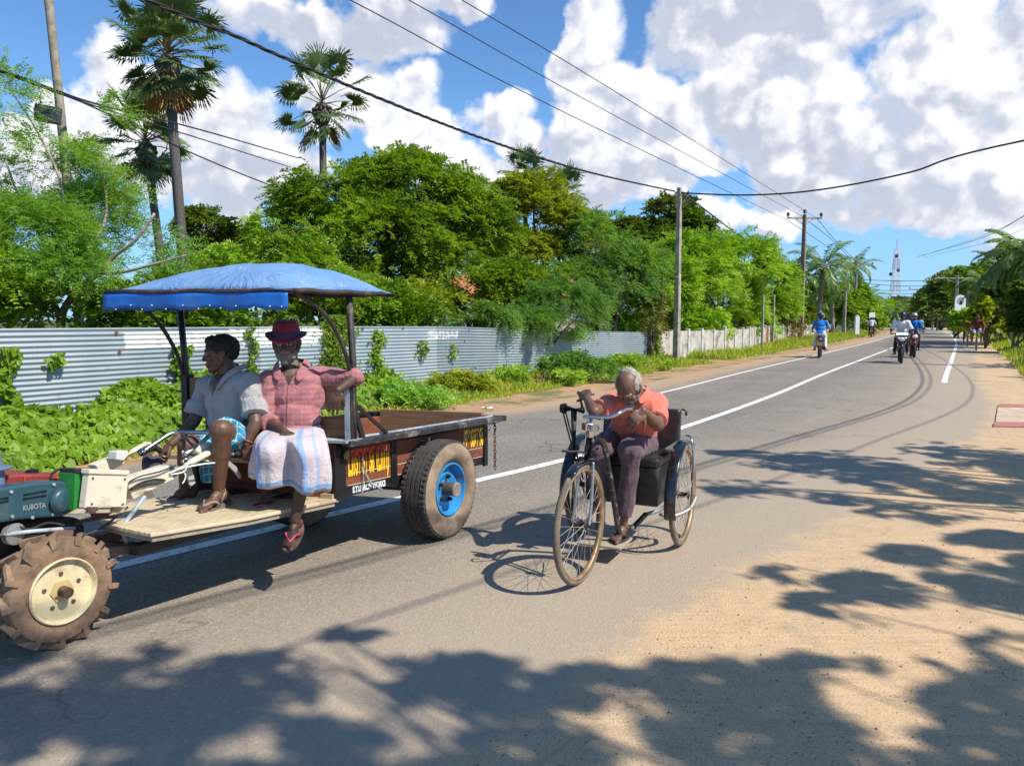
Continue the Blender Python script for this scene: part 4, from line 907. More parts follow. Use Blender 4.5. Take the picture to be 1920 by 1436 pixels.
# ---------------------------------------------------------------- trailer frame: s rearwards, t to the far side, z up
TO = Vector((-.5093, 5.1606, 0)); TL = Vector((math.cos(math.radians(57)), math.sin(math.radians(57)), 0)); TM = Vector((-.966, .259, 0)).normalized()
def T(s, t, z): return TO+TL*s+TM*t+Vector((0, 0, z))
def TP(px, py, t):                     # sight line meets the plane t = const
    r = ray(px, py); e = TO.x+t*TM.x; f = TO.y+t*TM.y; det = -r.x*TL.y+TL.x*r.y; k = (-e*TL.y+TL.x*f)/det
    return Vector((r.x*k, r.y*k, CAMH+r.z*k))
def thexa(mb, s0, s1, t0, t1, z0, z1, mi=0, dz=(0, 0)):
    return mb.hexa([T(s0, t0, z0+dz[0]), T(s1, t0, z0+dz[1]), T(s1, t1, z0+dz[1]), T(s0, t1, z0+dz[0]), T(s0, t0, z1+dz[0]), T(s1, t0, z1+dz[1]), T(s1, t1, z1+dz[1]), T(s0, t1, z1+dz[0])], mi)
def wood(name, c1, c2, ang=57, sc=1.0, rough=.7):
    m = bpy.data.materials.new(name); m.use_nodes = True; t = NT(m.node_tree); b = m.node_tree.nodes['Principled BSDF']
    co = t.n('ShaderNodeTexCoord').outputs['Object']
    mp = t.n('ShaderNodeMapping', ins={'Vector': co, 'Rotation': (0, 0, math.radians(-ang)), 'Scale': (1.2*sc, 1.2*sc, 22*sc)})
    n = t.noise(mp.outputs[0], 2.2, 6, .65, .6); c = t.mix(t.ramp(n, .3, .7), c1, c2)
    c = t.mix(t.m('MULTIPLY', t.ramp(t.noise(co, 5, 5, .65), .5, .7), .55), c, tuple(k*.35 for k in c1))
    t.link(c, b.inputs['Base Color']); b.inputs['Roughness'].default_value = rough
    bn = t.n('ShaderNodeBump', ins={'Strength': .35, 'Distance': .004, 'Height': n}); t.link(bn.outputs[0], b.inputs['Normal']); return m
WRED = wood('red_brown_wood', (.15, .045, .022), (.23, .075, .035))
WBRN = wood('brown_wood', (.17, .095, .05), (.27, .16, .09)); WPALE = wood('pale_wood', (.36, .26, .15), (.45, .34, .21)); WGREY = wood('grey_wood', (.30, .25, .185), (.40, .34, .26), sc=.8)
BLUEP = mat('blue_paint', (.025, .24, .55), .35, var=.15, dirt=(.10, .09, .08), dsc=9, damt=.6, coat=.3)
CREAM = mat('cream_paint', (.66, .60, .46), .4, var=.08, dirt=(.22, .13, .07), dsc=8, damt=.7, coat=.2)
YCREAM = mat('rim_cream', (.66, .56, .34), .45, var=.1, dirt=(.36, .24, .13), dsc=9, damt=.6)
RUST = mat('rusty_steel', (.12, .07, .045), .8, .2, var=.4, vsc=20, bump=.4)
GREYB = mat('worn_blue_grey_edge', (.30, .36, .40), .6, var=.3, dirt=(.1, .08, .06), dsc=12, damt=.7)

def text_mesh(name, body, size, origin, xdir, zdir, m, parent, depth=.002, width=None, font=None, bold=0.0, shear=0.0, zs=1.0):
    cu = bpy.data.curves.new(name, 'FONT'); cu.body = body; cu.size = size; cu.extrude = 0; cu.offset = bold; cu.shear = shear; cu.resolution_u = 3
    ob = bpy.data.objects.new(name+'_tmp', cu); COL.objects.link(ob); dg = bpy.context.evaluated_depsgraph_get(); dg.update()
    me = bpy.data.meshes.new_from_object(ob.evaluated_get(dg)); bpy.data.objects.remove(ob)
    vs = [v.co.copy() for v in me.vertices]; fs = [tuple(p.vertices) for p in me.polygons]; bpy.data.meshes.remove(me)
    if not vs: return None
    x0 = min(v.x for v in vs); x1 = max(v.x for v in vs); k = (width/(x1-x0)) if width else 1
    X = Vector(xdir).normalized(); Z = Vector(zdir).normalized(); N = X.cross(Z)
    return mkmesh(name, [Vector(origin)+X*((v.x-x0)*k)+Z*(v.y*zs)+N*depth for v in vs], fs, m, parent)

trl = thing('tractor_trailer', 'low wooden trailer with blue canopy and painted sides behind the two-wheel tractor', 'trailer', T(0, .5, 0))
# wheels -----------------------------------------------------------
aw = math.radians(62); AXN = Vector((math.sin(aw), -math.cos(aw), 0))    # outward axle direction on the near side
def revolve(c, axis, rings, n, fn=None):
    """rings: (t, r); fn(i, a, t, r)->(t, r)"""
    x, y, d = frame_of(axis); vs = []; fs = []; m = len(rings)
    for i, (t, r) in enumerate(rings):
        for k in range(n):
            a = 2*math.pi*k/n; tt, rr = fn(i, k, t, r) if fn else (t, r); vs.append(Vector(c)+d*tt+(x*math.cos(a)+y*math.sin(a))*rr)
    for i in range(m-1):
        for k in range(n): k2 = (k+1) % n; fs.append((i*n+k, i*n+k2, (i+1)*n+k2, (i+1)*n+k))
    return vs, fs
DUSTRUB2 = mat('dusty_sidewall', (.27, .20, .14), .92, var=.25, dirt=(.10, .08, .06), dsc=5, damt=.6, bump=.3)
TYREG = mat('tyre_tread_rubber', (.045, .043, .040), .9, var=.2, dirt=(.15, .12, .09), dsc=7, damt=.6, bump=.3)
def trailer_wheel(c, ax, name='wheel'):
    Rw = .345
    rim_ring = [(.045, .185), (.075, .188), (.095, .20), (.118, .235), (.121, .262), (.113, .30), (.100, .325)]
    tread = [(.098, .330), (.094, .343), (.070, .3445), (.062, .3445), (.059, .336), (.052, .336), (.049, .345), (.024, .3455), (.021, .337), (.014, .337), (.011, .346), (-.011, .346), (-.014, .337), (-.021, .337), (-.024, .3455), (-.049, .345), (-.052, .336), (-.059, .336), (-.062, .3445), (-.07, .3445), (-.094, .343), (-.098, .33)]
    back = [(-a, b) for a, b in rim_ring[::-1]]
    def fn(i, k, t, r):
        j = i-len(rim_ring)
        if j in (0, 1, 2) or j in (19, 20, 21):
            if k % 3 == 0: r -= .011; 
        if 3 <= j <= 18: t += .004*math.sin(k*math.pi/2)
        return t, r
    root = MB(); v, f = revolve(c, ax, rim_ring+tread+back, 168, fn); mi = []
    for q in range(len(f)): ring = q//168; mi.append(0 if ring < len(rim_ring)-1 or ring >= len(rim_ring)+len(tread)-1 else 1)
    root.v, root.f, root.mi, root.uv = v, f, mi, [(0, 0)]*len(v)
    ob = root.build(name, [DUSTRUB2, TYREG], trl, deg=35); o = ob
    mb = MB(); mb.lathe(c, ax, [(.040, .187), (.085, .190), (.096, .187), (.096, .176), (.080, .168), (.045, .160), (.02, .150), (.018, .125), (.045, .118), (.050, .108), (.040, .07), (.03, .05), (.03, 0)], 48)
    mb.build('rim', BLUEP, o, deg=40)
    mb = MB(); mb.lathe(c, ax, [(.02, .048), (.125, .046), (.13, .042), (.13, .0)], 24); mb.build('hub', mat('greasy_hub', (.13, .105, .08), .5, .4, var=.3, dirt=(.05, .035, .02)), o, deg=40)
    mb = MB(); mb.lathe(Vector(c)+Vector(ax)*.130, ax, [(0, .052), (.012, .052), (.016, .042), (.012, .03), (.012, 0)], 20); mb.build('hub_cap', mat('hub_cap_metal', (.36, .31, .25), .5, .4, var=.2), o, deg=40)
    x, y, d = frame_of(ax)
    for k in range(5):
        a = k*2*math.pi/5+.5; p = Vector(c)+d*.046+(x*math.cos(a)+y*math.sin(a))*.088; mb = MB(); mb.lathe(p, ax, [(0, .015), (.022, .015), (.022, .008), (.03, .008), (.03, 0)], 6); mb.build('wheel_nut', DARKST, o)
    return ob
trailer_wheel(T(0, 0, .346), AXN)
trailer_wheel(T(0, 1.1, .346), -AXN)
mb = MB(); mb.bar(T(0, .08, .346), T(0, 1.02, .346), .06); thexa(mb, -.06, .06, .2, .9, .37, .42); mb.build('axle', DARKST, trl)
# box --------------------------------------------------------------
def side(t0, t1, near=True):
    # rows of boards between z .44 and .79, dropping a little to the rear
    S0, S1 = -.86, .745
    for (z0, z1, m) in ((.437, .500, BLACK), (.503, .572, WRED), (.575, .79, WRED)):
        mb = MB(); thexa(mb, S0, S1, t0, t1, z0, z1-.003, 0, (0, -.045)); bevel(mb.build('side_board', m, trl), .003, 1)
side(.10, .13); side(1.0, 1.03)
for s in (-.83, -.345, .72):
    for t in (.085, 1.03):
        w = .055 if s < -.8 else .03
        mb = MB(); d = -.045*(s+.86)/1.6; thexa(mb, s-w, s+w*.6, t, t+.022, .425+d, .78); bevel(mb.build('upright', BLACK, trl), .003, 1)
mb = MB(); thexa(mb, -.86, -.84, .13, 1.0, .44, .79); mb.build('front_board', WRED, trl)
mb = MB(); thexa(mb, -.84, .74, .13, 1.0, .46, .485); mb.build('bed_floor', WBRN, trl)
mb = MB(); thexa(mb, .72, .75, .13, 1.0, .40, .80); mb.build('tailgate', WBRN, trl)
# splayed rail running round the top
mb = MB(); mb.hexa([T(-.88, -.02, .765), T(.79, -.03, .735), T(.79, .035, .735), T(-.88, .045, .765), T(-.88, -.02, .80), T(.79, -.03, .77), T(.79, .035, .775), T(-.88, .045, .805)]); bevel(mb.build('top_rail', mat('worn_black_rail', (.03, .03, .032), .5, var=.4, dirt=(.28, .27, .26), dsc=9, damt=.75), trl), .004, 2)
mb = MB(); mb.hexa([T(-.88, 1.09, .765), T(.79, 1.09, .735), T(.79, 1.15, .735), T(-.88, 1.15, .765), T(-.88, 1.09, .80), T(.79, 1.09, .775), T(.79, 1.15, .775), T(-.88, 1.15, .80)]); bevel(mb.build('top_rail', BLACK, trl), .004, 2)
mb = MB(); mb.hexa([T(.76, -.03, .735), T(.80, -.03, .735), T(.80, 1.15, .735), T(.76, 1.15, .735), T(.76, -.03, .775), T(.80, -.03, .775), T(.80, 1.15, .775), T(.76, 1.15, .775)]); mb.build('rear_rail', BLACK, trl)
mb = MB()
mb.strip([[T(-.86, -.015, .768), T(.77, -.025, .738)], [T(-.86, .06, .735), T(.77, .06, .705)]]); mb.strip([[T(-.86, 1.13, .768), T(.77, 1.13, .738)], [T(-.86, 1.07, .735), T(.77, 1.07, .705)]]); mb.build('splayed_skirt', BLACK, trl)
mb = MB(); thexa(mb, -.80, .74, .045, .06, .80, .812, 0, (0, -.03)); mb.build('rail_lip', mat('scuffed_edge', (.42, .45, .50), .5, var=.3, dirt=(.15, .1, .07), dsc=14, damt=.8), trl)
for s in (-.55, -.12, .3, .62):
    mb = MB(); a = T(s, .05, .70-.02*s); mb.tube([a, a-TM*.05+Vector((0, 0, -.01)), a-TM*.055+Vector((0, 0, .02))], .006, 6); mb.build('rope_hook', CHROME, trl)
mb = MB(); thexa(mb, -1.0, .95, .34, .42, .40, .46); thexa(mb, -1.0, .75, .72, .80, .40, .46); mb.build('chassis_beam', DARKST, trl)
# lettering: yellow Tamil words on red, white English below
YEL = mat('sign_yellow', (.80, .52, .03), .5, var=.1); WHT = mat('sign_white', (.75, .78, .80), .5, var=.1, dirt=(.2, .2, .2), dsc=14, damt=.5)
LETM = bpy.data.materials.new('letter_yellow_red'); LETM.use_nodes = True; t_ = NT(LETM.node_tree); zz = t_.n('ShaderNodeSeparateXYZ', ins={0: t_.n('ShaderNodeTexCoord').outputs['Object']}).outputs[2]
t_.link(t_.mix(t_.ramp(zz, .645, .675), (.80, .50, .02), (.62, .06, .03)), LETM.node_tree.nodes['Principled BSDF'].inputs['Base Color'])
LREDM = mat('sign_red_ground', (.13, .012, .010), .5, var=.25, dirt=(.05, .02, .015), dsc=6, damt=.7)
def zd(s): return -.045*(s+.86)/1.6
mb = MB(); mb.strip([[T(-.775, .0985, .56), T(-.385, .0985, .548)], [T(-.775, .0985, .71), T(-.385, .0985, .70)]]); mb.build('sign_ground', LREDM, trl)
xd = (T(-.38, .1, .435+zd(-.38))-T(-.78, .1, .435))
text_mesh('painted_words', 'பிள்ளையார்', .155, T(-.765, .0965, .568), xd, (0, 0, 1), LETM, trl, 0, .38, bold=.006, zs=1.7)
text_mesh('painted_words', 'துணை', .155, T(.43, .0965, .565), xd, (0, 0, 1), YEL, trl, 0, .28, bold=.005, zs=1.45)
text_mesh('maker_words', 'S.T.U IRON WORKS', .046, T(-.73, .0975, .449), xd, (0, 0, 1), WHT, trl, 0, .30, bold=.0022, zs=1.15)
mb = MB()
for s0, s1, z in ((-.77, -.38, .5735), (-.77, -.38, .5015), (-.31, .68, .5735), (-.31, .68, .5015)): mb.strip([[T(s0, .0975, z+zd(s0)), T(s1, .0975, z+zd(s1))], [T(s0, .0975, z+.005+zd(s0)), T(s1, .0975, z+.005+zd(s1))]])
mb.build('painted_lines', mat('line_cream', (.6, .5, .36), .6), trl)
# chain at the tail
def chain(top, n, parent, link=.022):
    mb = MB()
    for i in range(n):
        c = top-Vector((0, 0, link*1.45*i)); x = TL if i % 2 else TM
        mb.tube([c+x*math.cos(a)*link*.42+Vector((0, 0, math.sin(a)*link)) for a in [k*math.pi/4 for k in range(8)]], .0045, 5, closed=True)
    mb.build('chain', mat('chain_rust', (.20, .115, .06), .8, .3, var=.4), parent)
chain(T(.79, .06, .74), 13, trl); 
mb = MB(); mb.tube([T(-.66, .085, .66), T(-.64, .08, .56), T(-.60, .075, .49), T(-.50, .07, .425)], .005, 5); mb.tube([T(-.66, .085, .6), T(-.65, .08, .5), T(-.67, .08, .44)], .004, 5); mb.build('loose_wire', GREYB, trl)
mb = MB(); mb.lathe(T(-.81, .075, .70), -TM, [(0, .028), (.012, .026), (.016, 0)], 16); mb.build('reflector', mat('dull_yellow_reflector', (.20, .21, .05), .3), trl)
# front uprights, backrest, seat -------------------------------------
def tpost(name, pts, r, m=BLACK): mb = MB(); mb.tube(pts, r, 10); return mb.build(name, m, trl, smooth=True)
tpost('canopy_post', [T(-.79, .03, .76), T(-.80, .02, 1.2), T(-.83, .02, 1.70)], .021, mat('flaking_post', (.035, .03, .028), .6, var=.4, vsc=20, dirt=(.22, .20, .15), dsc=14, damt=.6))
tpost('canopy_post', [T(-.79, 1.215, .74), T(-.80, 1.22, 1.2), T(-.83, 1.22, 1.70)], .021)
mb = MB(); mb.bar(T(-.72, .03, .80), T(-.80, .03, 1.02), .02, .03); mb.bar(T(-.50, .03, .80), T(-.80, .03, 1.03), .016, .02); mb.build('post_strut', DARKST, trl)
for t_ in (.02, 1.22): tpost('canopy_brace', [tuple(p) for p in catmull([tuple(T(-.81, t_, 1.15)), tuple(T(-.88, t_, 1.36)), tuple(T(-1.02, t_, 1.56)), tuple(T(-1.24, t_, 1.685))], 6)], .013)
mb = MB(); thexa(mb, -.82, -.79, .06, 1.18, .98, 1.16, 0, (0, 0)); bevel(mb.build('backrest_board', WBRN, trl), .004, 1)
mb = MB(); thexa(mb, -.835, -.785, .015, .06, .74, 1.18); mb.build('backrest_post', DARKST, trl); mb = MB(); thexa(mb, -.84, -.838, .02, .055, .78, 1.18); mb.build('metal_edge', GREYB, trl)
mb = MB(); thexa(mb, -.835, -.785, 1.18, 1.225, .46, 1.18); mb.build('backrest_post', BLACK, trl)
mb = MB(); thexa(mb, -.79, -.765, .06, 1.1, .80, .93); bevel(mb.build('bed_front_panel', WPALE if False else WBRN, trl), .004, 1)
mb = MB(); thexa(mb, -.90, -.76, .0, 1.15, .788, .803); mb.build('front_shelf', GREYB, trl)
mb = MB(); thexa(mb, -1.14, -.88, .12, 1.02, .685, .715); bevel(mb.build('seat_board', WPALE, trl), .006, 2)
for t_ in (.2, .9): mb = MB(); thexa(mb, -1.05, -.95, t_, t_+.05, .47, .685); mb.build('seat_leg', DARKST, trl)
# footboard
fb_ = [T(-.86, .085, .440), T(-1.5, .095, .468), TP(282, 1000, .10), TP(222, 987, .32), T(-1.9, .60, .50), T(-1.40, 1.0, .47), T(-.86, 1.02, .44)]
def treadplate():
    m = bpy.data.materials.new('tread_board'); m.use_nodes = True; t = NT(m.node_tree); b = m.node_tree.nodes['Principled BSDF']; co = t.n('ShaderNodeTexCoord').outputs['Object']
    mp = t.n('ShaderNodeMapping', ins={'Vector': co, 'Rotation': (0, 0, math.radians(-57))}); br = t.n('ShaderNodeTexBrick', offset=.5, ins={'Vector': mp.outputs[0], 'Scale': 1.0, 'Mortar Size': .007, 'Mortar Smooth': .3, 'Brick Width': .075, 'Row Height': .032, 'Color1': (.52, .41, .25, 1), 'Color2': (.47, .37, .23, 1), 'Mortar': (.60, .50, .33, 1)})
    c = t.mix(t.m('MULTIPLY', t.ramp(t.noise(co, 7, 5, .65), .48, .7), .7), br.outputs[0], (.30, .22, .14)); t.link(c, b.inputs['Base Color']); b.inputs['Roughness'].default_value = .65
    t.link(t.n('ShaderNodeBump', ins={'Strength': .5, 'Distance': .004, 'Height': br.outputs['Fac']}).outputs[0], b.inputs['Normal']); return m
mb = MB(); mb.prism(fb_, (0, 0, -.020)); bevel(mb.build('footboard', treadplate(), trl), .004, 2)
fe = [p-Vector((0, 0, .022)) for p in fb_]; cen = sum(fe, Vector())/len(fe); mb = MB(); mb.prism([cen.lerp(p, .965) for p in fe], (0, 0, -.024)); mb.build('footboard_frame', WGREY, trl)
mb = MB(); thexa(mb, -1.95, -.86, .30, .36, .36, .41); thexa(mb, -1.95, -.86, .66, .72, .36, .41); mb.build('drawbar', DARKST, trl)
mb = MB(); thexa(mb, -.90, -.86, .10, .18, .43, .47); mb.build('corner_block', WPALE, trl)
# canopy --------------------------------------------------------------
TARP = bpy.data.materials.new('blue_tarpaulin'); TARP.use_nodes = True; t_ = NT(TARP.node_tree); b_ = TARP.node_tree.nodes['Principled BSDF']; co_ = t_.n('ShaderNodeTexCoord').outputs['Object']
c_ = t_.mix(t_.ramp(t_.noise(co_, 3, 5, .6), .35, .7), (.13, .26, .50), (.19, .33, .54)); c_ = t_.mix(t_.m('MULTIPLY', t_.ramp(t_.noise(co_, 9, 5, .7), .60, .70), .6), c_, (.34, .42, .55))
t_.link(c_, b_.inputs['Base Color']); b_.inputs['Roughness'].default_value = .42; t_.link(t_.n('ShaderNodeBump', ins={'Strength': .8, 'Distance': .05, 'Height': t_.m('ABSOLUTE', t_.m('SUBTRACT', t_.noise(co_, 3.2, 5, .6, 1.6), .5))}).outputs[0], b_.inputs['Normal'])
VAL = mat('valance_blue', (.012, .13, .50), .4, var=.15, dirt=(.08, .16, .30), dsc=6, damt=.5, bump=.3, bsc=12)
SA, SB, TA, TB = -1.30, -.50, -.03, 1.22
def roof(u, v, off=0.0):               # u 0..1 across (near to far), v 0..1 front to rear
    s = SA+(SB-SA)*v; t = TA+(TB-TA)*u
    z = 1.70+.160*(1-abs(2*u**.8-1)**2.7)*(1-abs(2*v-1)**2.7)
    z += (1-abs(2*v-1)**4)*(.010*mnoise.noise(Vector((u*4, v*3, 1)))+.005*mnoise.noise(Vector((u*13, v*9, 1)))+.006*abs(math.sin(u*15.7)))
    return T(s, t, z+off)
mb = MB(); NU, NV = 40, 24; mb.strip([[roof(i/NU, j/NV) for i in range(NU+1)] for j in range(NV+1)]); ob = mb.build('canopy_cover', TARP, trl, smooth=True); sm = ob.modifiers.new('thickness', 'SOLIDIFY'); sm.thickness = .006
mb = MB(); rows = []
for j in range(5): rows.append([T(SA-.012-.01*math.sin(i*.5)*j/4, TA+.03+(TB-TA-.03)*i/30, 1.685-(.094+.008*math.sin(i*.9)+.005*math.sin(i*2.3))*j/4) for i in range(31)])
mb.strip(rows); ob = mb.build('valance', VAL, trl, smooth=True); ob.modifiers.new('thickness', 'SOLIDIFY').thickness = .004
mb = MB(); rows = [[T(SA+.0+.5*i/8, TB+.006, 1.685-.098*j) for i in range(9)] for j in range(2)]; mb.strip(rows); mb.build('valance', VAL, trl, smooth=True)
for i, nm in enumerate(['front_bar', 'side_bar', 'rear_bar', 'side_bar']):
    c4 = [T(SA, TA, 1.69), T(SA, TB, 1.69), T(SB, TB, 1.69), T(SB, TA, 1.69)]; mb = MB(); a, b = c4[i], c4[(i+1) % 4]
    mb.tube([a.lerp(b, k/8)+Vector((0, 0, .004*math.sin(k*2))) for k in range(9)], .015, 8); mb.build(nm, mat('burnt_bar', (.028, .022, .02), .7, var=.4, dirt=(.14, .07, .05), dsc=10, damt=.6), trl, smooth=True)
mb = MB()
for k in range(13): mb.ell(T(SA-.022, TA+.06+1.1*(k/12)+.02*math.sin(k*5), 1.603+.012*math.sin(k*3)), (.004, .004, .004), n=8, m=6)
mb.build('rivets', WHT, trl)

# ---------------------------------------------------------------- two-wheel tractor
trc = thing('two_wheel_tractor', 'teal two-wheel walking tractor with long cream handles pulling the trailer', 'tractor', T(-2.25, .75, 0))
TEAL = mat('teal_paint', (.022, .070, .090), .38, var=.12, vsc=5, dirt=(.13, .12, .10), dsc=6, damt=.5, coat=.35)
def pl(name, pts, t, th, m, bev=.006, parent=None, seg=3):  # plate outlined by sight lines on plane t, th thick towards the far side
    mb = MB(); mb.prism([TP(a, b, t) for a, b in pts], TM*th); return bevel(mb.build(name, m, parent or trc), bev, seg)
def arc_px(cx, cy, rx, ry, a0, a1, n): return [(cx+rx*math.cos(math.radians(a0+(a1-a0)*k/n)), cy+ry*math.sin(math.radians(a0+(a1-a0)*k/n))) for k in range(n+1)]
cov = pl('belt_cover', [(-80, 928), (0, 914.5), (60, 905), (100, 901)]+arc_px(112, 935, 33, 34, -80, 80, 10)+[(90, 970), (40, 974), (0, 981), (-80, 1000)], .47, .10, TEAL, .014)
mb = MB(); mb.lathe(TP(115, 938, .47), -TM, [(0, .062), (.018, .058), (.026, .045), (.026, 0)], 32); mb.build('pulley_dome', TEAL, cov, deg=50)
for (a, b, c, d) in ((44, 927, 87, 919.5), (43, 934.5, 86, 928), (-20, 938, 16, 932), (-20, 945, 16, 938)):
    mb = MB(); mb.tube([TP(a, b, .468), TP(c, d, .468)], .006, 8); mb.build('cover_rib', TEAL, cov, smooth=True)
p0 = TP(43, 957, .467); p1 = TP(86, 951, .467); text_mesh('raised_letters', 'KUBOTA', .034, p0, p1-p0, (0, 0, 1), mat('letter_silver', (.40, .45, .46), .4, .5, dirt=(.1, .1, .1), dsc=30, damt=.6), cov, .001, (p1-p0).length, bold=.0008)
pl('engine_block', [(-90, 900), (30, 890), (135, 888), (140, 905), (138, 960), (60, 985), (-90, 1010)], .62, .36, mat('engine_red', (.26, .035, .025), .5, var=.2, dirt=(.1, .06, .04), dsc=8, damt=.6), .01)
pl('engine_rib', [(45, 892), (50, 892), (50, 908), (45, 908)], .61, .02, mat('red_rib', (.42, .05, .03), .5), .003)
pl('red_bracket', [(97, 912), (103, 896), (118, 893), (124, 906), (124, 918)], .575, .02, mat('orange_red', (.60, .08, .03), .45), .003)
pl('gearbox', [(-60, 985), (60, 975), (150, 968), (165, 985), (158, 1030), (60, 1045), (-60, 1060)], .56, .32, DARKST, .03)
pl('battery', [(141, 887), (160, 884), (163, 955), (139, 957)], .42, .10, mat('battery_green', (.02, .20, .03), .4, var=.2, dirt=(.01, .05, .01), dsc=5, damt=.6), .004)
pl('battery_lid', [(143, 879), (164, 878), (164, 888), (143, 888)], .415, .10, BLACK, .004)
bx = pl('tool_box', [(167, 889), (242, 892), (236.5, 952), (159, 953)], .36, .04, CREAM, .006)
pl('box_lid', [(168, 879), (244, 882), (243, 890.5), (167, 888.5)], .352, .05, CREAM, .004, bx)
pl('box_hinge', [(166, 950), (184, 950), (185, 958), (165, 958)], .350, .012, RUST, .002, bx); pl('box_hinge', [(212, 950), (229, 950), (228, 958), (211, 958)], .350, .012, RUST, .002, bx)
pl('box_base', [(158, 953.5), (236, 952.5), (232, 961), (140, 963)], .37, .04, mat('base_cream', (.40, .33, .24), .6, dirt=(.1, .06, .04)), .003, bx)
pl('mud_flap', [(171, 962), (204, 961), (206, 970), (176, 973)], .42, .01, mat('dark_red_rag', (.10, .02, .02), .8), .001)
mb = MB(); mb.tube([tuple(p) for p in catmull([tuple(TP(95, 900, .55)), tuple(TP(98, 888, .55)), tuple(TP(112, 880, .53)), tuple(TP(130, 884, .5)), tuple(TP(150, 881, .49))], 5)], .006, 6); mb.build('battery_cable', RUBBER, trc, smooth=True)
# air cleaner and lamp at the very left
mb = MB(); c = TP(-14, 875, .6); mb.lathe(c, (0, 0, 1), [(-.09, .045), (-.02, .045), (-.012, .075), (-.006, .078), (0, .04), (.05, .035), (.10, .03), (.10, 0)], 20); mb.build('air_cleaner', [mat('grey_blue', (.13, .17, .28), .4)], trc, deg=40)
mb = MB(); c = TP(-12, 900, .6); mb.lathe(c, (0, 0, 1), [(-.05, .042), (.03, .042), (.03, 0)], 16); mb.build('air_cleaner_body', mat('orange_pot', (.55, .09, .03), .5), trc, deg=40)
# small fittings: bolts, pipes, filler cap
for a, b in ((20, 922), (22, 968), (100, 908), (98, 964), (60, 970)): mb = MB(); mb.lathe(TP(a, b, .468), -TM, [(0, .008), (.006, .008), (.006, 0)], 6); mb.build('bolt', GREYB, cov)
for a, b in ((174, 896), (234, 898), (172, 944), (230, 945)): mb = MB(); mb.lathe(TP(a, b, .358), -TM, [(0, .005), (.004, .005), (.004, 0)], 6); mb.build('bolt', RUST, bx)
def fit(name, pts, rr, m): mb = MB(); mb.tube([tuple(p) for p in catmull([tuple(TP(*q)) for q in pts], 5)], rr, 8); mb.build(name, m, trc, smooth=True)
fit('fuel_pipe', [(30, 985, .50), (55, 992, .49), (90, 980, .49), (120, 985, .5)], .006, RUBBER); fit('tie_rod', [(0, 1004, .48), (60, 996, .48), (140, 990, .48)], .010, GREYB)
fit('gear_rod', [(135, 985, .5), (165, 975, .5), (215, 968, .48)], .008, RUST); fit('throttle_cable', [(240, 905, .41), (262, 893, .40), (300, 884, .40), (330, 872, .41)], .004, RUBBER); fit('clutch_rod', [(150, 1005, .47), (190, 990, .46), (240, 950, .44)], .006, DARKST)
mb = MB(); mb.lathe(TP(60, 889, .75), (0, 0, 1), [(0, .03), (.02, .03), (.025, .02), (.025, 0)], 14); mb.build('filler_cap', BLACK, trc, deg=40)
mb = MB(); mb.lathe(TP(20, 1000, .52), -TM, [(0, .05), (.03, .05), (.035, .03), (.035, 0)], 18); mb.build('drain_boss', mat('alloy', (.35, .34, .32), .5, .5, dirt=(.1, .08, .06), dsc=12, damt=.7), trc, deg=40)
pl('gearbox_rib', [(70, 985), (78, 984), (80, 1035), (72, 1036)], .55, .012, DARKST, .003); pl('gearbox_rib', [(110, 982), (118, 981), (120, 1030), (112, 1031)], .55, .012, DARKST, .003)
# handle arms
def hplate(name, a, b, wa, wb, t, th=.05, m=CREAM):  # tapered box arm along a sight line pair
    ax, ay = a; bx_, by_ = b; l = math.hypot(bx_-ax, by_-ay); nx, ny = -(by_-ay)/l, (bx_-ax)/l
    return pl(name, [(ax+nx*wa/2, ay+ny*wa/2), (bx_+nx*wb/2, by_+ny*wb/2), (bx_-nx*wb/2, by_-ny*wb/2), (ax-nx*wa/2, ay-ny*wa/2)], t, th, m, .006)
def ptube(name, pts, r, t=None, m=CREAM, parent=None, n=10, sm=6):
    P = [tuple(TP(*q) if len(q) == 3 else TP(q[0], q[1], t)) for q in pts]
    if sm and len(P) > 2: P = catmull(P, sm)
    mb = MB(); mb.tube(P, r, n); return mb.build(name, m, parent or trc, smooth=True)
TH_ = .42
hplate('handle_arm', (243, 918), (325, 884), 40, 27, TH_, .07)
hplate('arm_joint', (322, 885), (330, 881.5), 25, 23, TH_-.005, .08, mat('joint_grey', (.08, .08, .085), .5))
ptube('handle_tube', [(328, 884), (360, 866), (404, 842)], .020, TH_+.02, sm=0)
ptube('handle_end', [(404, 842), (416, 844), (427, 848), (438, 850)], .014, TH_+.02)
ptube('hand_grip', [(436, 849), (452, 852), (470, 856)], .0165, TH_+.02, m=RUBBER)
pl('lever_bracket', [(424, 845), (433, 850), (427, 868), (418, 870), (414, 868)], TH_-.01, .02, CREAM, .003)
pl('clutch_lever', [(424, 862), (432, 865), (444, 875), (452, 890), (453, 897), (450, 897), (440, 884), (428, 873)], TH_, .012, mat('lever_alloy', (.50, .48, .45), .4, .3), .003)
pl('arm_casting', [(372, 846), (382, 834), (400, 829), (408, 834), (407, 842), (398, 842), (384, 850), (374, 852)], TH_+.05, .05, CREAM, .008)
ptube('control_cable', [(318, 887), (340, 878), (380, 870), (412, 867)], .005, TH_-.01, m=WHT, n=6); ptube('control_cable', [(318, 890), (345, 884), (352, 870), (360, 868)], .004, TH_-.01, m=WHT, n=6)
ptube('control_cable', [(342, 880), (348, 892), (345, 902), (342, 906)], .004, TH_, m=WHT, n=6)
ptube('wiring', [(243, 918), (265, 905), (290, 899), (308, 900), (300, 905), (270, 910), (245, 918)], .006, TH_-.01, m=RUBBER, n=6)
hplate('handle_arm', (185, 883), (232, 860), 26, 17, 1.0, .06)
ptube('handle_tube', [(226, 862), (250, 846), (275, 832)], .017, 1.0, sm=0)
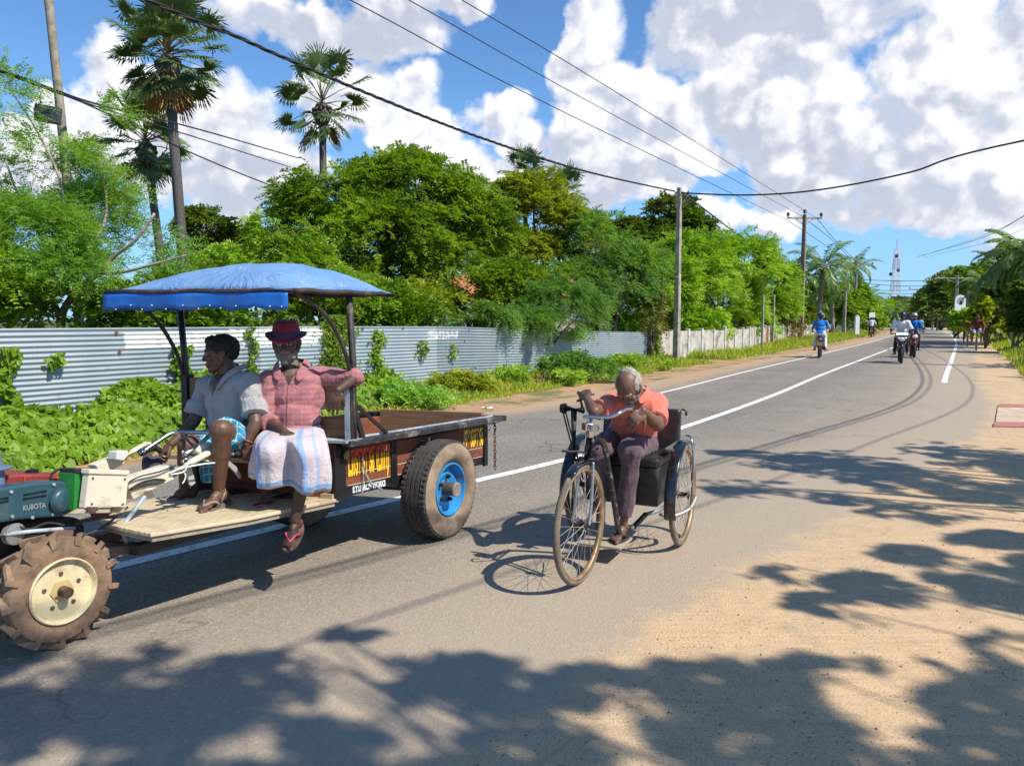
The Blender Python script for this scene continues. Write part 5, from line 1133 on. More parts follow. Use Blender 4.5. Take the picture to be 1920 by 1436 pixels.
pl('arm_cap', [(219, 846), (240, 844), (243, 852), (232, 864), (218, 862)], .93, .06, mat('cap_white', (.6, .6, .56), .4), .006)
ptube('handle_tube', [(275, 832), (290, 836), (312, 848)], .014, 1.0); ptube('hand_grip', [(290, 838), (304, 846), (316, 850)], .018, .99, m=RUBBER)
ptube('switch_box', [(262, 850), (276, 842), (290, 838)], .022, .9, m=DARKST)
ptube('chrome_guard', [(262, 850, .8), (290, 832, .8), (320, 813, .8), (345, 811, .75), (390, 811, .6), (391, 817, .58), (380, 828, .55), (366, 840, .5), (345, 852, .5)], .013, m=CHROME, sm=4)
ptube('guard_strut', [(339, 811, .75), (352, 825, .66), (369, 842, .5)], .008, m=DARKST)
ptube('gear_lever', [(372, 856, .55), (352, 860, .6), (342, 866, .6)], .013, m=CHROME)
ptube('lever_knob', [(343, 851, .62), (352, 850, .6)], .022, m=WHT); pl('flat_stay', [(347, 868), (357, 866), (367, 905), (360, 911), (356, 909)], .5, .01, mat('stay_grey', (.38, .38, .36), .5), .002)
ptube('finger_lever', [(380, 861), (390, 864), (400, 862), (403, 857)], .006, .45, m=CREAM)
# hitch, pedal
pl('hitch_beam', [(160, 1036), (206, 1027), (262, 1017), (266, 1030), (210, 1046), (160, 1056)], .42, .12, mat('muddy_steel', (.18, .14, .10), .8, var=.3, bump=.4), .006)
pl('hitch_jaw', [(248, 1018), (262, 1016), (276, 1028), (272, 1036), (252, 1040)], .40, .16, RUST, .006)
ptube('pedal_rod', [(238, 1018, .42), (231, 990, .42), (248, 962, .42), (272, 930, .42)], .011, m=GREYB)
pl('pedal_plate', [(266, 922), (283, 918), (291, 931), (275, 934)], .42, .006, mat('pedal_brown', (.13, .10, .07), .7), .001)
# lugged drive wheels
LUGM = mat('muddy_lug_rubber', (.235, .15, .095), .95, var=.3, vsc=9, dirt=(.09, .065, .045), dsc=7, damt=.8, bump=.6, bsc=40)
def drive_wheel(c, ax):
    Rw = .262; x, y, d = frame_of(ax); c = Vector(c); mb = MB()
    pr = [(.05, .150), (.062, .152), (.072, .175), (.074, .205), (.066, .232), (.045, .244), (0, .247), (-.045, .244), (-.066, .232), (-.074, .205), (-.072, .175), (-.062, .152), (-.05, .15)]
    mb.lathe(c, ax, pr, 56); 
    for sgn in (1, -1):
        for k in range(13):
            a0 = 2*math.pi*(k+(.5 if sgn < 0 else 0))/13; pts = []
            def pp(t, r, a): return c+d*t+(x*math.cos(a)+y*math.sin(a))*r
            for (t, a, w, ro) in ((sgn*-.004, a0+.20, .045, .273), (sgn*.072, a0-.04, .065, .268)):
                pts.append((pp(t, .238, a-w), pp(t, .238, a+w), pp(t, ro, a+w*.75), pp(t, ro, a-w*.75)))
            o_ = [pp(sgn*.078, .212, a0-.04-.055), pp(sgn*.078, .212, a0-.04+.055)]
            p, q = pts; mb.add([*p, *q, *o_], [(0, 3, 2, 1), (3, 7, 6, 2), (0, 4, 7, 3), (1, 2, 6, 5), (7, 4, 8), (6, 9, 5), (7, 8, 9, 6), (4, 5, 9, 8)])
    ob = mb.build('wheel', LUGM, trc, deg=35); o = ob
    mb = MB(); mb.lathe(c, ax, [(.052, .152), (.074, .156), (.080, .150), (.072, .143), (.050, .138), (.035, .125), (.030, .095), (.040, .085), (.046, .06), (.046, .035), (.046, 0)], 48); mb.build('rim', YCREAM, o, deg=35)
    mb = MB(); mb.lathe(c+d*.046, ax, [(0, .058), (.012, .055), (.014, .03), (.014, 0)], 6); mb.build('hub_plate', mat('hub_yellow', (.50, .38, .16), .5, dirt=(.2, .12, .06), dsc=12, damt=.7), o, deg=35)
    mb = MB(); mb.lathe(c+d*.06, ax, [(0, .026), (.05, .024), (.05, 0)], 12); mb.tube([c+d*.09+x*.0, c+d*.095+x*.035+y*.02], .005, 6); mb.build('axle_stub', RUST, o, deg=35)
    for k in range(5): a = k*2*math.pi/5+.3; mb = MB(); mb.lathe(c+d*.04+(x*math.cos(a)+y*math.sin(a))*.082, ax, [(0, .011), (.018, .010), (.018, 0)], 6); mb.build('wheel_nut', RUST, o)
AXT = Vector((math.sin(math.radians(60)), -math.cos(math.radians(60)), 0))
drive_wheel(Vector((G(110, 1208).x, G(110, 1208).y, .272)), AXT); drive_wheel(T(-2.25, 1.07, .272), -AXT)
mb = MB(); mb.bar(T(-2.25, .45, .272), T(-2.25, 1.05, .272), .05); mb.build('drive_axle', DARKST, trc)

# ---------------------------------------------------------------- hand-cranked tricycle: f forwards, l to the rider's left
KF = Vector((-.44, -.898, 0)).normalized(); KL = Vector((-KF.y, KF.x, 0)); KL = KL if KL.x > 0 else -KL; KO = Vector((.84, 5.11, 0))
def K(f, l, z): return KO+KF*f+KL*l+Vector((0, 0, z))
tri = thing('hand_cranked_tricycle', 'old black hand-cranked tricycle with three spoked wheels ridden by the old man', 'tricycle', K(.3, 0, 0))
def KP(px, py, l):
    r = ray(px, py); e = KO+KL*l; det = -r.x*KF.y+KF.x*r.y; k = (-e.x*KF.y+KF.x*e.y)/det; return Vector((r.x*k, r.y*k, CAMH+r.z*k))
TYR = mat('grey_brown_tyre', (.16, .135, .105), .9, var=.2, dirt=(.28, .22, .16), dsc=14, damt=.6, bump=.4, bsc=150); RIMB = mat('rusty_rim', (.34, .22, .12), .45, .4, var=.3, dirt=(.16, .08, .04), dsc=10, damt=.6); SPK = mat('spoke_steel', (.40, .38, .35), .7, .2)
BLK2 = mat('glossy_black', (.010, .012, .016), .22, var=.3, dirt=(.07, .06, .05), dsc=22, damt=.4, coat=.5)
def bike_wheel(c, ax, Rw, parent, tyre=.02, n_sp=32, hubw=.045, hubr=.018, name='wheel', rimm=None, sp=.0016):
    c = Vector(c); mb = MB(); r0 = Rw-tyre
    mb.lathe(c, ax, [(math.cos(a)*tyre*.95, r0+math.sin(a)*tyre) for a in [k*2*math.pi/10 for k in range(10)]], 72, closed=True); ob = mb.build(name, TYR, parent, smooth=True)
    mb = MB(); rr = r0-tyre*.7; mb.lathe(c, ax, [(-.016, rr+.004), (-.013, rr-.012), (0, rr-.016), (.013, rr-.012), (.016, rr+.004), (0, rr)], 72, closed=True); mb.build('rim', rimm or RIMB, ob, smooth=True)
    x, y, d = frame_of(ax)
    mb = MB()
    for k in range(n_sp):
        a = 2*math.pi*k/n_sp; sd = 1 if k % 2 else -1; b = a+(.55 if (k//2) % 2 else -.55)
        p = c+d*hubw*.8*sd+(x*math.cos(b)+y*math.sin(b))*hubr*1.3; q = c+(x*math.cos(a)+y*math.sin(a))*(rr-.008); mb.tube([p, q], sp, 4, cap=False)
    mb.build('spokes', SPK, ob)
    mb = MB(); mb.lathe(c, ax, [(-hubw, .008), (-hubw*.9, hubr*1.5), (-hubw*.75, hubr*1.5), (-hubw*.65, hubr), (hubw*.65, hubr), (hubw*.75, hubr*1.5), (hubw*.9, hubr*1.5), (hubw, .008)], 14); mb.build('hub', DARKST, ob, smooth=True)
    return ob
FC = K(1.008, 0, .352); LC = K(0, .36, .347); RC = K(0, -.36, .347)
FAX = (KL*math.cos(.05)+KF*math.sin(.05)).normalized()
bike_wheel(FC, FAX, .35, tri, .019); bike_wheel(LC, KL, .345, tri, .019); bike_wheel(RC, KL, .345, tri, .019)
def fender(c, ax, r, a0, a1, w, m, name='fender', fwd=KF):
    ax = Vector(ax); rows = []
    for i in range(25):
        a = math.radians(a0+(a1-a0)*i/24); rad = fwd*math.cos(a)+Vector((0, 0, 1))*math.sin(a); rows.append([Vector(c)+rad*(r-.010*abs(k)**2)+ax*w/2*k for k in (-1, -.7, -.35, 0, .35, .7, 1)])
    mb = MB(); mb.strip(rows); ob = mb.build(name, m, tri, smooth=True); ob.modifiers.new('thickness', 'SOLIDIFY').thickness = .003; return ob
fender(LC, KL, .375, -14, 122, .075, BLK2); fender(RC, KL, .375, -14, 122, .075, BLK2); fender(FC, FAX, .368, 62, 200, .06, BLK2)
def ktube(name, pts, r, m=BLK2, sm=6, n=10):
    P = [tuple(p) for p in pts]; P = catmull(P, sm) if sm and len(P) > 2 else P; mb = MB(); mb.tube(P, r, n); return mb.build(name, m, tri, smooth=True)
# fork, steerer, handlebar
crown_ = K(.90, 0, .715)
for sg in (-1, 1): ktube('fork_blade', [crown_+KL*sg*.035, K(.93, sg*.045, .6), K(.975, sg*.05, .42), FC+KL*sg*.052], .0095, mat('fork_chrome', (.45, .43, .40), .3, .8, dirt=(.2, .13, .08), dsc=18, damt=.7))
ktube('fork_crown', [crown_-KL*.05, crown_+KL*.05], .014, DARKST, 0)
ktube('head_tube', [crown_, K(.86, 0, .87)], .019, BLK2, 0); ktube('steerer_stem', [K(.86, 0, .86), K(.845, 0, .955)], .013, CHROME, 0)
hb0 = K(.845, 0, .958)
ktube('handlebar', [hb0-KL*.045, hb0, hb0+KL*.10+Vector((0, 0, .004)), KP(1158, 776, .16), KP(1172, 768, .185), KP(1184, 767, .20)], .0115, CHROME)
mb = MB(); mb.box(K(.885, -.01, .905), (.045, .05, .04), .4); mb.box(K(.89, .01, .87), (.03, .04, .05), .4); mb.lathe(K(.895, .05, .90), KF, [(-.02, .014), (.01, .022), (.022, .022), (.022, 0)], 14); mb.build('brake_lamp_clamp', CHROME, tri, deg=40)
ktube('brake_rod', [hb0+Vector((0, 0, -.02))-KL*.02, K(.885, -.025, .78), K(.925, -.03, .68)], .0035, CHROME, 0, 6)
ktube('luggage_loop', [K(.93, -.10, .76), K(.97, -.13, .765), K(1.0, -.09, .768), K(.95, -.03, .765), K(.91, .0, .75)], .006, DARKST)
ktube('brake_arm', [K(1.0, .055, .37), K(.90, .06, .42), K(.80, .05, .46)], .004, mat('pink_rod', (.40, .24, .19), .5, .5), 3, 6)
# curved main tube from the head down to the footplate and up to the seat
MAIN = mat('chipped_black_tube', (.014, .015, .018), .25, dirt=(.5, .5, .48), dsc=26, damt=.35, coat=.4)
ktube('main_tube', [K(.868, 0, .80), K(.81, .01, .825), K(.74, .02, .81), K(.68, .03, .75), K(.61, .045, .55), K(.53, .06, .30), K(.49, .065, .185), K(.44, .08, .145), K(.34, .11, .17), K(.20, .16, .235)], .0185, MAIN)
ktube('second_tube', [K(.87, 0, .75), K(.70, -.01, .745)], .010, BLK2, 0)
for sg in (-1, 1): ktube('side_stay', [K(.20, .16*sg, .235), K(.12, .24*sg, .26), K(0, .30*sg, .33)], .013, GREYB if sg > 0 else BLK2)
ktube('outer_guard', [K(.28, .28, .27), K(.20, .33, .24), K(.08, .42, .27), K(-.02, .445, .34)], .013, mat('grey_guard', (.33, .33, .32), .4, .4, dirt=(.12, .1, .08), dsc=12, damt=.6))
ktube('fender_stay', [K(-.02, .42, .34), K(-.02, .425, .55), K(-.06, .40, .71), K(-.12, .36, .735), K(-.24, .30, .70)], .007, CHROME)
ktube('rear_axle_tube', [K(0, -.33, .347), K(0, .33, .347)], .014, BLK2, 0)
# footplate
mb = MB(); mb.hexa([K(.36, -.17, .10), K(.62, -.17, .10), K(.62, .12, .10), K(.36, .12, .10), K(.36, -.17, .115), K(.62, -.17, .115), K(.62, .12, .115), K(.36, .12, .115)]); bevel(mb.build('footplate', WGREY, tri), .003)
# seat box and padding
VIN = mat('black_vinyl', (.02, .02, .022), .32, var=.3, bump=.25, bsc=20, dirt=(.14, .13, .12), dsc=5, damt=.5)
mb = MB(); mb.hexa([K(-.16, -.24, .31), K(.28, -.24, .31), K(.28, .26, .31), K(-.16, .26, .31), K(-.16, -.24, .57), K(.30, -.24, .57), K(.30, .26, .57), K(-.16, .26, .57)]); bevel(mb.build('seat_box', mat('dull_black_panel', (.025, .027, .026), .45, var=.4, dirt=(.13, .12, .09), dsc=4, damt=.7), tri), .012)
mb = MB(); mb.hexa([K(-.16, -.25, .572), K(.31, -.25, .572), K(.31, .27, .572), K(-.16, .27, .572), K(-.16, -.25, .635), K(.31, -.25, .635), K(.31, .27, .635), K(-.16, .27, .635)]); bevel(mb.build('seat_cushion', VIN, tri), .022, 4)
mb = MB(); mb.hexa([K(-.20, -.27, .60), K(-.12, -.27, .60), K(-.12, .29, .60), K(-.20, .29, .60), K(-.24, -.27, .905), K(-.17, -.27, .905), K(-.17, .29, .905), K(-.24, .29, .905)]); bevel(mb.build('backrest', VIN, tri), .02, 4)
ktube('backrest_hook', [K(-.20, .30, .905), K(-.16, .335, .90), K(-.16, .335, .87)], .009, DARKST, 0)
mb = MB(); mb.hexa([K(-.16, .27, .66), K(.18, .27, .66), K(.18, .34, .65), K(-.16, .34, .65), K(-.16, .27, .69), K(.18, .27, .69), K(.18, .34, .68), K(-.16, .34, .68)]); bevel(mb.build('arm_rest', mat('worn_grey_rag', (.09, .09, .08), .9, var=.3, bump=.5), tri), .01)
# crank post, housing, arm, chain
CPX = .38
ktube('crank_post', [K(CPX, -.29, .13), K(CPX, -.29, .93)], .022, mat('grey_black_post', (.05, .052, .055), .4, .2, dirt=(.16, .14, .12), dsc=10, damt=.6), 0)
h0 = K(CPX, -.35, .94); h1_k = K(CPX, -.22, .935); ktube('crank_housing', [h0, h1_k], .024, BLK2, 0)
mb = MB(); mb.lathe(K(CPX, -.37, .94), KL, [(-.012, .030), (.012, .036), (.02, .036), (.02, 0)], 18); mb.build('sprocket', DARKST, tri, deg=40)
ktube('crank_arm', [K(CPX, -.225, .93), K(CPX+.05, -.235, 1.055)], .0095, mat('brass_arm', (.20, .13, .07), .4, .6), 0); ktube('crank_grip', [K(CPX+.05, -.245, 1.055), K(CPX+.055, -.13, 1.055)], .013, mat('grip_wood', (.42, .36, .28), .5), 0)
ktube('chain_run', [K(CPX-.02, -.36, .92), K(.06, -.34, .40)], .006, DARKST, 0, 6); ktube('chain_run', [K(CPX+.03, -.36, .93), K(.04, -.34, .30)], .006, DARKST, 0, 6)
ktube('cross_bar', [K(CPX, -.29, .60), K(CPX-.05, -.05, .56)], .010, RUST, 0)
# ---------------------------------------------------------------- people
def capsule(mb, p0, p1, r0, r1=None, n=14):
    r1 = r0 if r1 is None else r1; p0 = Vector(p0); p1 = Vector(p1); L = (p1-p0).length; pr = []
    for k in range(5): a = math.pi/2*k/5; pr.append((-r0*math.cos(a), r0*math.sin(a)))
    pr += [(0, r0), (L*.33, r0+(r1-r0)*.33), (L*.66, r0+(r1-r0)*.66), (L, r1)]
    for k in range(1, 6): a = math.pi/2*k/5; pr.append((L+r1*math.sin(a), max(r1*math.cos(a), 1e-6)))
    pr[0] = (pr[0][0], 1e-6); mb.lathe(p0, p1-p0, pr, n)
def basis(fwd, up=(0, 0, 1)):          # columns: right-hand side of the person, forward, up
    f = Vector(fwd).normalized(); u = Vector(up); u = (u-f*u.dot(f)).normalized(); r = f.cross(u)
    return Matrix((r, f, u)).transposed()
def fuse(mb, name, voxel, sm, mats, parent, classify=None, wr=None, sfac=.5):
    o_ = off_of(parent); me = bpy.data.meshes.new('tmp'); me.from_pydata([tuple(v) for v in mb.v], [], mb.f); me.update()
    bm = bmesh.new(); bm.from_mesh(me); bmesh.ops.remove_doubles(bm, verts=bm.verts, dist=1e-5); bmesh.ops.recalc_face_normals(bm, faces=bm.faces); bm.to_mesh(me); bm.free()
    tmp = bpy.data.objects.new('tmp', me); COL.objects.link(tmp)
    m = tmp.modifiers.new('r', 'REMESH'); m.mode = 'VOXEL'; m.voxel_size = voxel; m.use_smooth_shade = True
    if sm: s = tmp.modifiers.new('s', 'SMOOTH'); s.factor = sfac; s.iterations = sm
    dg = bpy.context.evaluated_depsgraph_get(); dg.update(); out = bpy.data.meshes.new_from_object(tmp.evaluated_get(dg)); bpy.data.objects.remove(tmp)
    out.name = name; n = len(out.vertices); co = np.empty(n*3, np.float32); out.vertices.foreach_get('co', co); co = co.reshape(-1, 3)
    if wr:
        no = np.empty(n*3, np.float32); out.vertices.foreach_get('normal', no); no = no.reshape(-1, 3); co += no*wr(co)[:, None]
    pc = None
    if classify:
        f = np.empty(len(out.polygons)*3, np.float32); out.polygons.foreach_get('center', f); pc = classify(f.reshape(-1, 3))
    co -= np.array(o_, dtype=np.float32); out.vertices.foreach_set('co', co.ravel())
    out.materials.clear()
    for k in (mats if isinstance(mats, (list, tuple)) else [mats]): out.materials.append(k)
    if pc is not None: out.polygons.foreach_set('material_index', pc.astype(np.int32))
    out.polygons.foreach_set('use_smooth', [True]*len(out.polygons)); out.update()
    ob = bpy.data.objects.new(name, out); COL.objects.link(ob); ob.parent = parent; return ob
def wrinkle(amp, sc, dirv=(0, 0, 1), squash=.3, seed=0.0):
    d = np.array(Vector(dirv).normalized())
    def f(co):
        al = co@d; q = co-np.outer(al, d)*(1-squash); out = np.empty(len(co), np.float32)
        for i, p in enumerate(q):
            v = mnoise.noise(Vector(p)*sc+Vector((seed, 0, 0))); w = mnoise.noise(Vector(p)*sc*2.3+Vector((0, seed, 3)))
            out[i] = (.5-abs(v))*1.3-.25+w*.45
        return out*amp
    return f
def skin(name, col, dk=.6): return mat(name, col, .48, var=.16, vsc=25, bump=.12, bsc=180, dirt=tuple(c*dk for c in col), dsc=12, damt=.5, sub=.12)
def head(mb, c, M, s=1.0, old=True):
    def P(x, y, z): return Vector(c)+M@(Vector((x, y, z))*s)
    def E(x, y, z, a, b, h, n=16, m=10): mb.ell(P(x, y, z), (a*s, b*s, h*s), M, n, m)
    E(0, -.014, .030, .072, .092, .080); E(0, .020, .010, .064, .066, .072); E(0, .022, -.030, .057, .062, .060); E(0, .030, -.070, .046, .046, .036); E(0, .058, -.094, .022, .022, .018)
    capsule(mb, P(0, .078, .012), P(0, .093, -.026), .0090*s, .0130*s, 10); E(-.011, .092, -.030, .008, .009, .007); E(.011, .092, -.030, .008, .009, .007)
    for sg in (-1, 1):
        capsule(mb, P(sg*.012, .082, .026), P(sg*.046, .070, .024), .0085*s, .007*s, 8); E(sg*.042, .062, -.018, .022, .020, .020); E(sg*.028, .074, .006, .0135, .010, .0095)
        E(sg*.074, -.004, -.008, .010, .020, .033); E(sg*.080, -.014, .004, .009, .014, .022); capsule(mb, P(sg*.055, -.005, -.04), P(sg*.040, .035, -.078), .022*s, .018*s, 8)
    E(0, .080, -.0555, .023, .011, .0065); E(0, .078, -.068, .021, .011, .0065); E(0, .072, -.060, .030, .014, .022)
    return P
def hand(mb, w, d, nrm, thumb, s=1.0, curl=(.5, .6, .4), spread=.06, th=(.6, .7, .25)):
    """w wrist, d finger direction, nrm the way the palm faces, thumb +1/-1 along d x nrm"""
    d = Vector(d).normalized(); nrm = Vector(nrm); nrm = (nrm-d*nrm.dot(d)).normalized(); t = d.cross(nrm)*thumb; w = Vector(w)
    M = Matrix((t, d, nrm)).transposed()
    mb.ell(w+d*.018*s, (.026*s, .03*s, .019*s), M); mb.ell(w+d*.050*s, (.041*s, .044*s, .0155*s), M); mb.ell(w+d*.066*s, (.040*s, .026*s, .0135*s), M); mb.ell(w+d*.035*s+t*.024*s+nrm*.006*s, (.016*s, .028*s, .015*s), M)
    for i, (o, L, r) in enumerate(((.030, .070, .0088), (.0105, .080, .0092), (-.010, .074, .0088), (-.029, .058, .0078))):
        p = w+d*(.086-.004*abs(i-1))*s+t*o*s; a = (1-i*.9)*spread; dd = (d+t*a).normalized(); ang = 0
        for j, fr in enumerate((.45, .30, .25)):
            ang += curl[j]*(1+.08*i); v = dd*math.cos(ang)+nrm*math.sin(ang); q = p+v*L*fr*s; capsule(mb, p, q, r*s*(1-.08*j), r*s*(.94-.08*j), 8); p = q
    p = w+d*.022*s+t*.030*s+nrm*.004*s; v = (d*th[0]+t*th[1]+nrm*th[2]).normalized(); q = p+v*.040*s; capsule(mb, p, q, .0125*s, .0105*s, 8); v2 = (v*.8+d*.45+nrm*.25).normalized(); capsule(mb, q, q+v2*.030*s, .0102*s, .0085*s, 8)
def foot(mb, ank, toe, up=(0, 0, 1), s=1.0, side=1):
    f = Vector(toe).normalized(); u = Vector(up); u = (u-f*u.dot(f)).normalized(); r = f.cross(u); M = Matrix((r, f, u)).transposed(); a = Vector(ank)
    def E(x, y, z, A, B, C): mb.ell(a+M@(Vector((x, y, z))*s), (A*s, B*s, C*s), M)
    E(0, -.035, -.050, .030, .034, .030); E(0, .015, -.035, .029, .055, .032); E(0, .065, -.052, .035, .055, .021); E(0, .115, -.062, .041, .042, .015); E(-.024*side, .0, -.012, .012, .014, .014); E(.024*side, .0, -.012, .012, .014, .014)
    for i in range(5): x = side*(-.032+.0165*i); L = .036-.0045*i; b = a+M@(Vector((x, .140-.009*i, -.066))*s); capsule(mb, b, b+M@(Vector((side*-.002, L, -.003))*s), (.0118-.0014*i+(.003 if i == 0 else 0))*s, (.0102-.0014*i+(.0025 if i == 0 else 0))*s, 8)
    return M
def flipflop(ank, M, s, side, msole, mstrap, parent, back=False):
    a = Vector(ank); mb = MB(); out = []
    for k in range(20): t = 2*math.pi*k/20; y = .045+.125*math.cos(t); wd = .047-.010*math.cos(t+math.pi)*.8; out.append(a+M@(Vector((wd*math.sin(t), y+.005, -.098))*s))
    mb.prism(out, M@Vector((0, 0, .018*s))); o = mb.build('sandal', msole, parent)
    mb = MB(); pts = [Vector((-.038, .045, -.07)), Vector((-.034, .075, -.042)), Vector((-side*.012, .128, -.052)), Vector((-side*.013, .135, -.078))]; mb.tube([a+M@(p*s) for p in catmull([tuple(p) for p in pts], 4) for p in [Vector(p)]], .0062*s, 6)
    pts = [Vector((.038, .045, -.07)), Vector((.034, .075, -.042)), Vector((-side*.012, .128, -.052))]; mb.tube([a+M@(Vector(p)*s) for p in catmull([tuple(p) for p in pts], 4)], .0062*s, 6)
    if back: mb.tube([a+M@(Vector(p)*s) for p in ((-.036, .03, -.06), (-.033, .0, -.02), (0, -.045, -.015), (.033, .0, -.02), (.036, .03, -.06))], .006*s, 6)
    mb.build('sandal_strap', mstrap, o, smooth=True)
def fabric(name, base, stripes=(), rough=.85, bump=.25, nv=.12):
    """stripes: (axis vector, frequency, width 0..1, colour, mix, phase)"""
    m = bpy.data.materials.new(name); m.use_nodes = True; t = NT(m.node_tree); b = m.node_tree.nodes['Principled BSDF']; tcn = t.n('ShaderNodeTexCoord'); c = base
    for st in stripes:
        ax, fr, w, col, mx, ph = st; src = tcn.outputs['UV'] if len(ax) == 2 else tcn.outputs['Object']; a3 = (*ax, 0) if len(ax) == 2 else ax
        wob = t.m('MULTIPLY', t.noise(tcn.outputs['Object'], 6, 3), min(.25, .02*fr if len(ax) == 3 else .008)*(.3 if fr > 60 else 1)); dt = t.vm('DOT_PRODUCT', src, a3, out=1)
        fr_ = t.m('FRACT', t.m('ADD', t.m('ADD', t.m('MULTIPLY', dt, fr), ph), wob)); c = t.mix(t.m('MULTIPLY', t.ramp(t.m('ABSOLUTE', t.m('SUBTRACT', fr_, .5)), w/2+min(.04, w*.3), w/2-min(.03, w*.25)), mx), c, col)
    f = t.ramp(t.noise(tcn.outputs['Object'], 11, 4, .6), .3, .7, 1-nv, 1+nv); c = t.mix(1.0, c, t.n('ShaderNodeCombineColor', ins={0: f, 1: f, 2: f}).outputs[0], 'MULTIPLY')
    t.link(c, b.inputs['Base Color']); b.inputs['Roughness'].default_value = rough; b.inputs['Specular IOR Level'].default_value = .2; b.inputs['Sheen Weight'].default_value = .15
    h = t.m('ADD', t.noise(tcn.outputs['Object'], 38, 4, .6, .8), t.m('MULTIPLY', t.noise(tcn.outputs['Object'], 400, 2), .25)); t.link(t.n('ShaderNodeBump', ins={'Strength': bump*1.6, 'Distance': .010, 'Height': t.m('ADD', h, t.m('MULTIPLY', t.m('ABSOLUTE', t.m('SUBTRACT', t.noise(tcn.outputs['Object'], 13, 3, .5, 1.2), .5)), 3.0))}).outputs[0], b.inputs['Normal']); return m
EYEW = mat('eye_white', (.50, .46, .40), .3); EYED = mat('eye_dark', (.012, .01, .01), .15); LIPM = mat('lips', (.16, .07, .06), .5)
GREYH = mat('grey_hair', (.38, .36, .32), .9, var=.35, vsc=60, bump=.9, bsc=160); BLACKH = mat('black_hair', (.012, .011, .012), .6, var=.4, vsc=60, bump=.9, bsc=140)
def face_classes(c, M, s, beard=0.0, hairline=None):
    """0 skin, 1 eye white, 2 eye dark, 3 lips, 4 beard, 5 dark brow"""
    Mi = M.transposed(); A = np.array(Mi)
    def f(co):
        q = (co-np.array(c))@A.T/s; x, y, z = q[:, 0], q[:, 1], q[:, 2]; r = np.zeros(len(co)); inh = (np.abs(x) < .1) & (np.abs(z) < .13) & (np.abs(y) < .14)
        if beard:
            k = (z < -.052) & (y > .005) & (z > -.125) & ~((np.abs(x) < .022) & (z > -.052)); mo = (np.abs(x) < .036) & (z < -.036) & (z > -.052) & (y > .07); sd = (np.abs(x) > .050) & (z < -.040) & (y > -.005) & (y < .05)
            r[(k | mo | sd) & inh] = 4
        r[inh & (np.abs(x) < .021) & (z > -.070) & (z < -.053) & (y > .078)] = 3
        for sg in (-1, 1):
            e = ((x-sg*.029)/.0125)**2+((z-.004)/.0055)**2; r[inh & (e < 1) & (y > .06)] = 1; e = ((x-sg*.029)/.0052)**2+((z-.004)/.0055)**2; r[inh & (e < 1) & (y > .06)] = 2
            r[inh & (np.abs(x-sg*.030) < .019) & (np.abs(z-.027) < .0045) & (y > .06)] = 5
        return r
    return f
def torso(mb, pel, che, nb, shL, shR, M, s=1.0, inf=0.0, belly=.0):
    """pelvis, chest, neck base and shoulder joints; M the body frame (right, forward, up)"""
    pel, che, nb = Vector(pel), Vector(che), Vector(nb); mid = pel.lerp(che, .5)
    mb.ell(pel, ((.150)*s+inf, (.112)*s+inf, .105*s+inf), M, 20, 12); mb.ell(mid, (.138*s+inf, (.100+belly)*s+inf, .12*s+inf), M, 20, 12); mb.ell(che, (.155*s+inf, .108*s+inf, .135*s+inf), M, 20, 12)
    up = che.lerp(nb, .55); mb.ell(up, (.150*s+inf, .088*s+inf, .085*s+inf), M, 20, 12)
    for sh in (shL, shR): capsule(mb, up.lerp(Vector(sh), .35), sh, .062*s+inf, .050*s+inf); capsule(mb, nb.lerp(up, .2), sh, .036*s+inf*.6, .042*s+inf*.6)
def vneck(nb, M, depth=.12, w=.055):
    A = np.array(M.transposed()); n_ = np.array(nb)
    def f(co):
        q = (co-n_)@A.T; x, y, z = q[:, 0], q[:, 1], q[:, 2]; r = np.zeros(len(co)); fr = (y > .0)
        r[fr & (z > -depth) & (np.abs(x) < w*np.clip((z+depth)/depth, 0, 1.3)) & (z < .12)] = 1
        r[fr & (z <= -depth) & (np.abs(x-.006) < .0035)] = 2
        return r
    return f

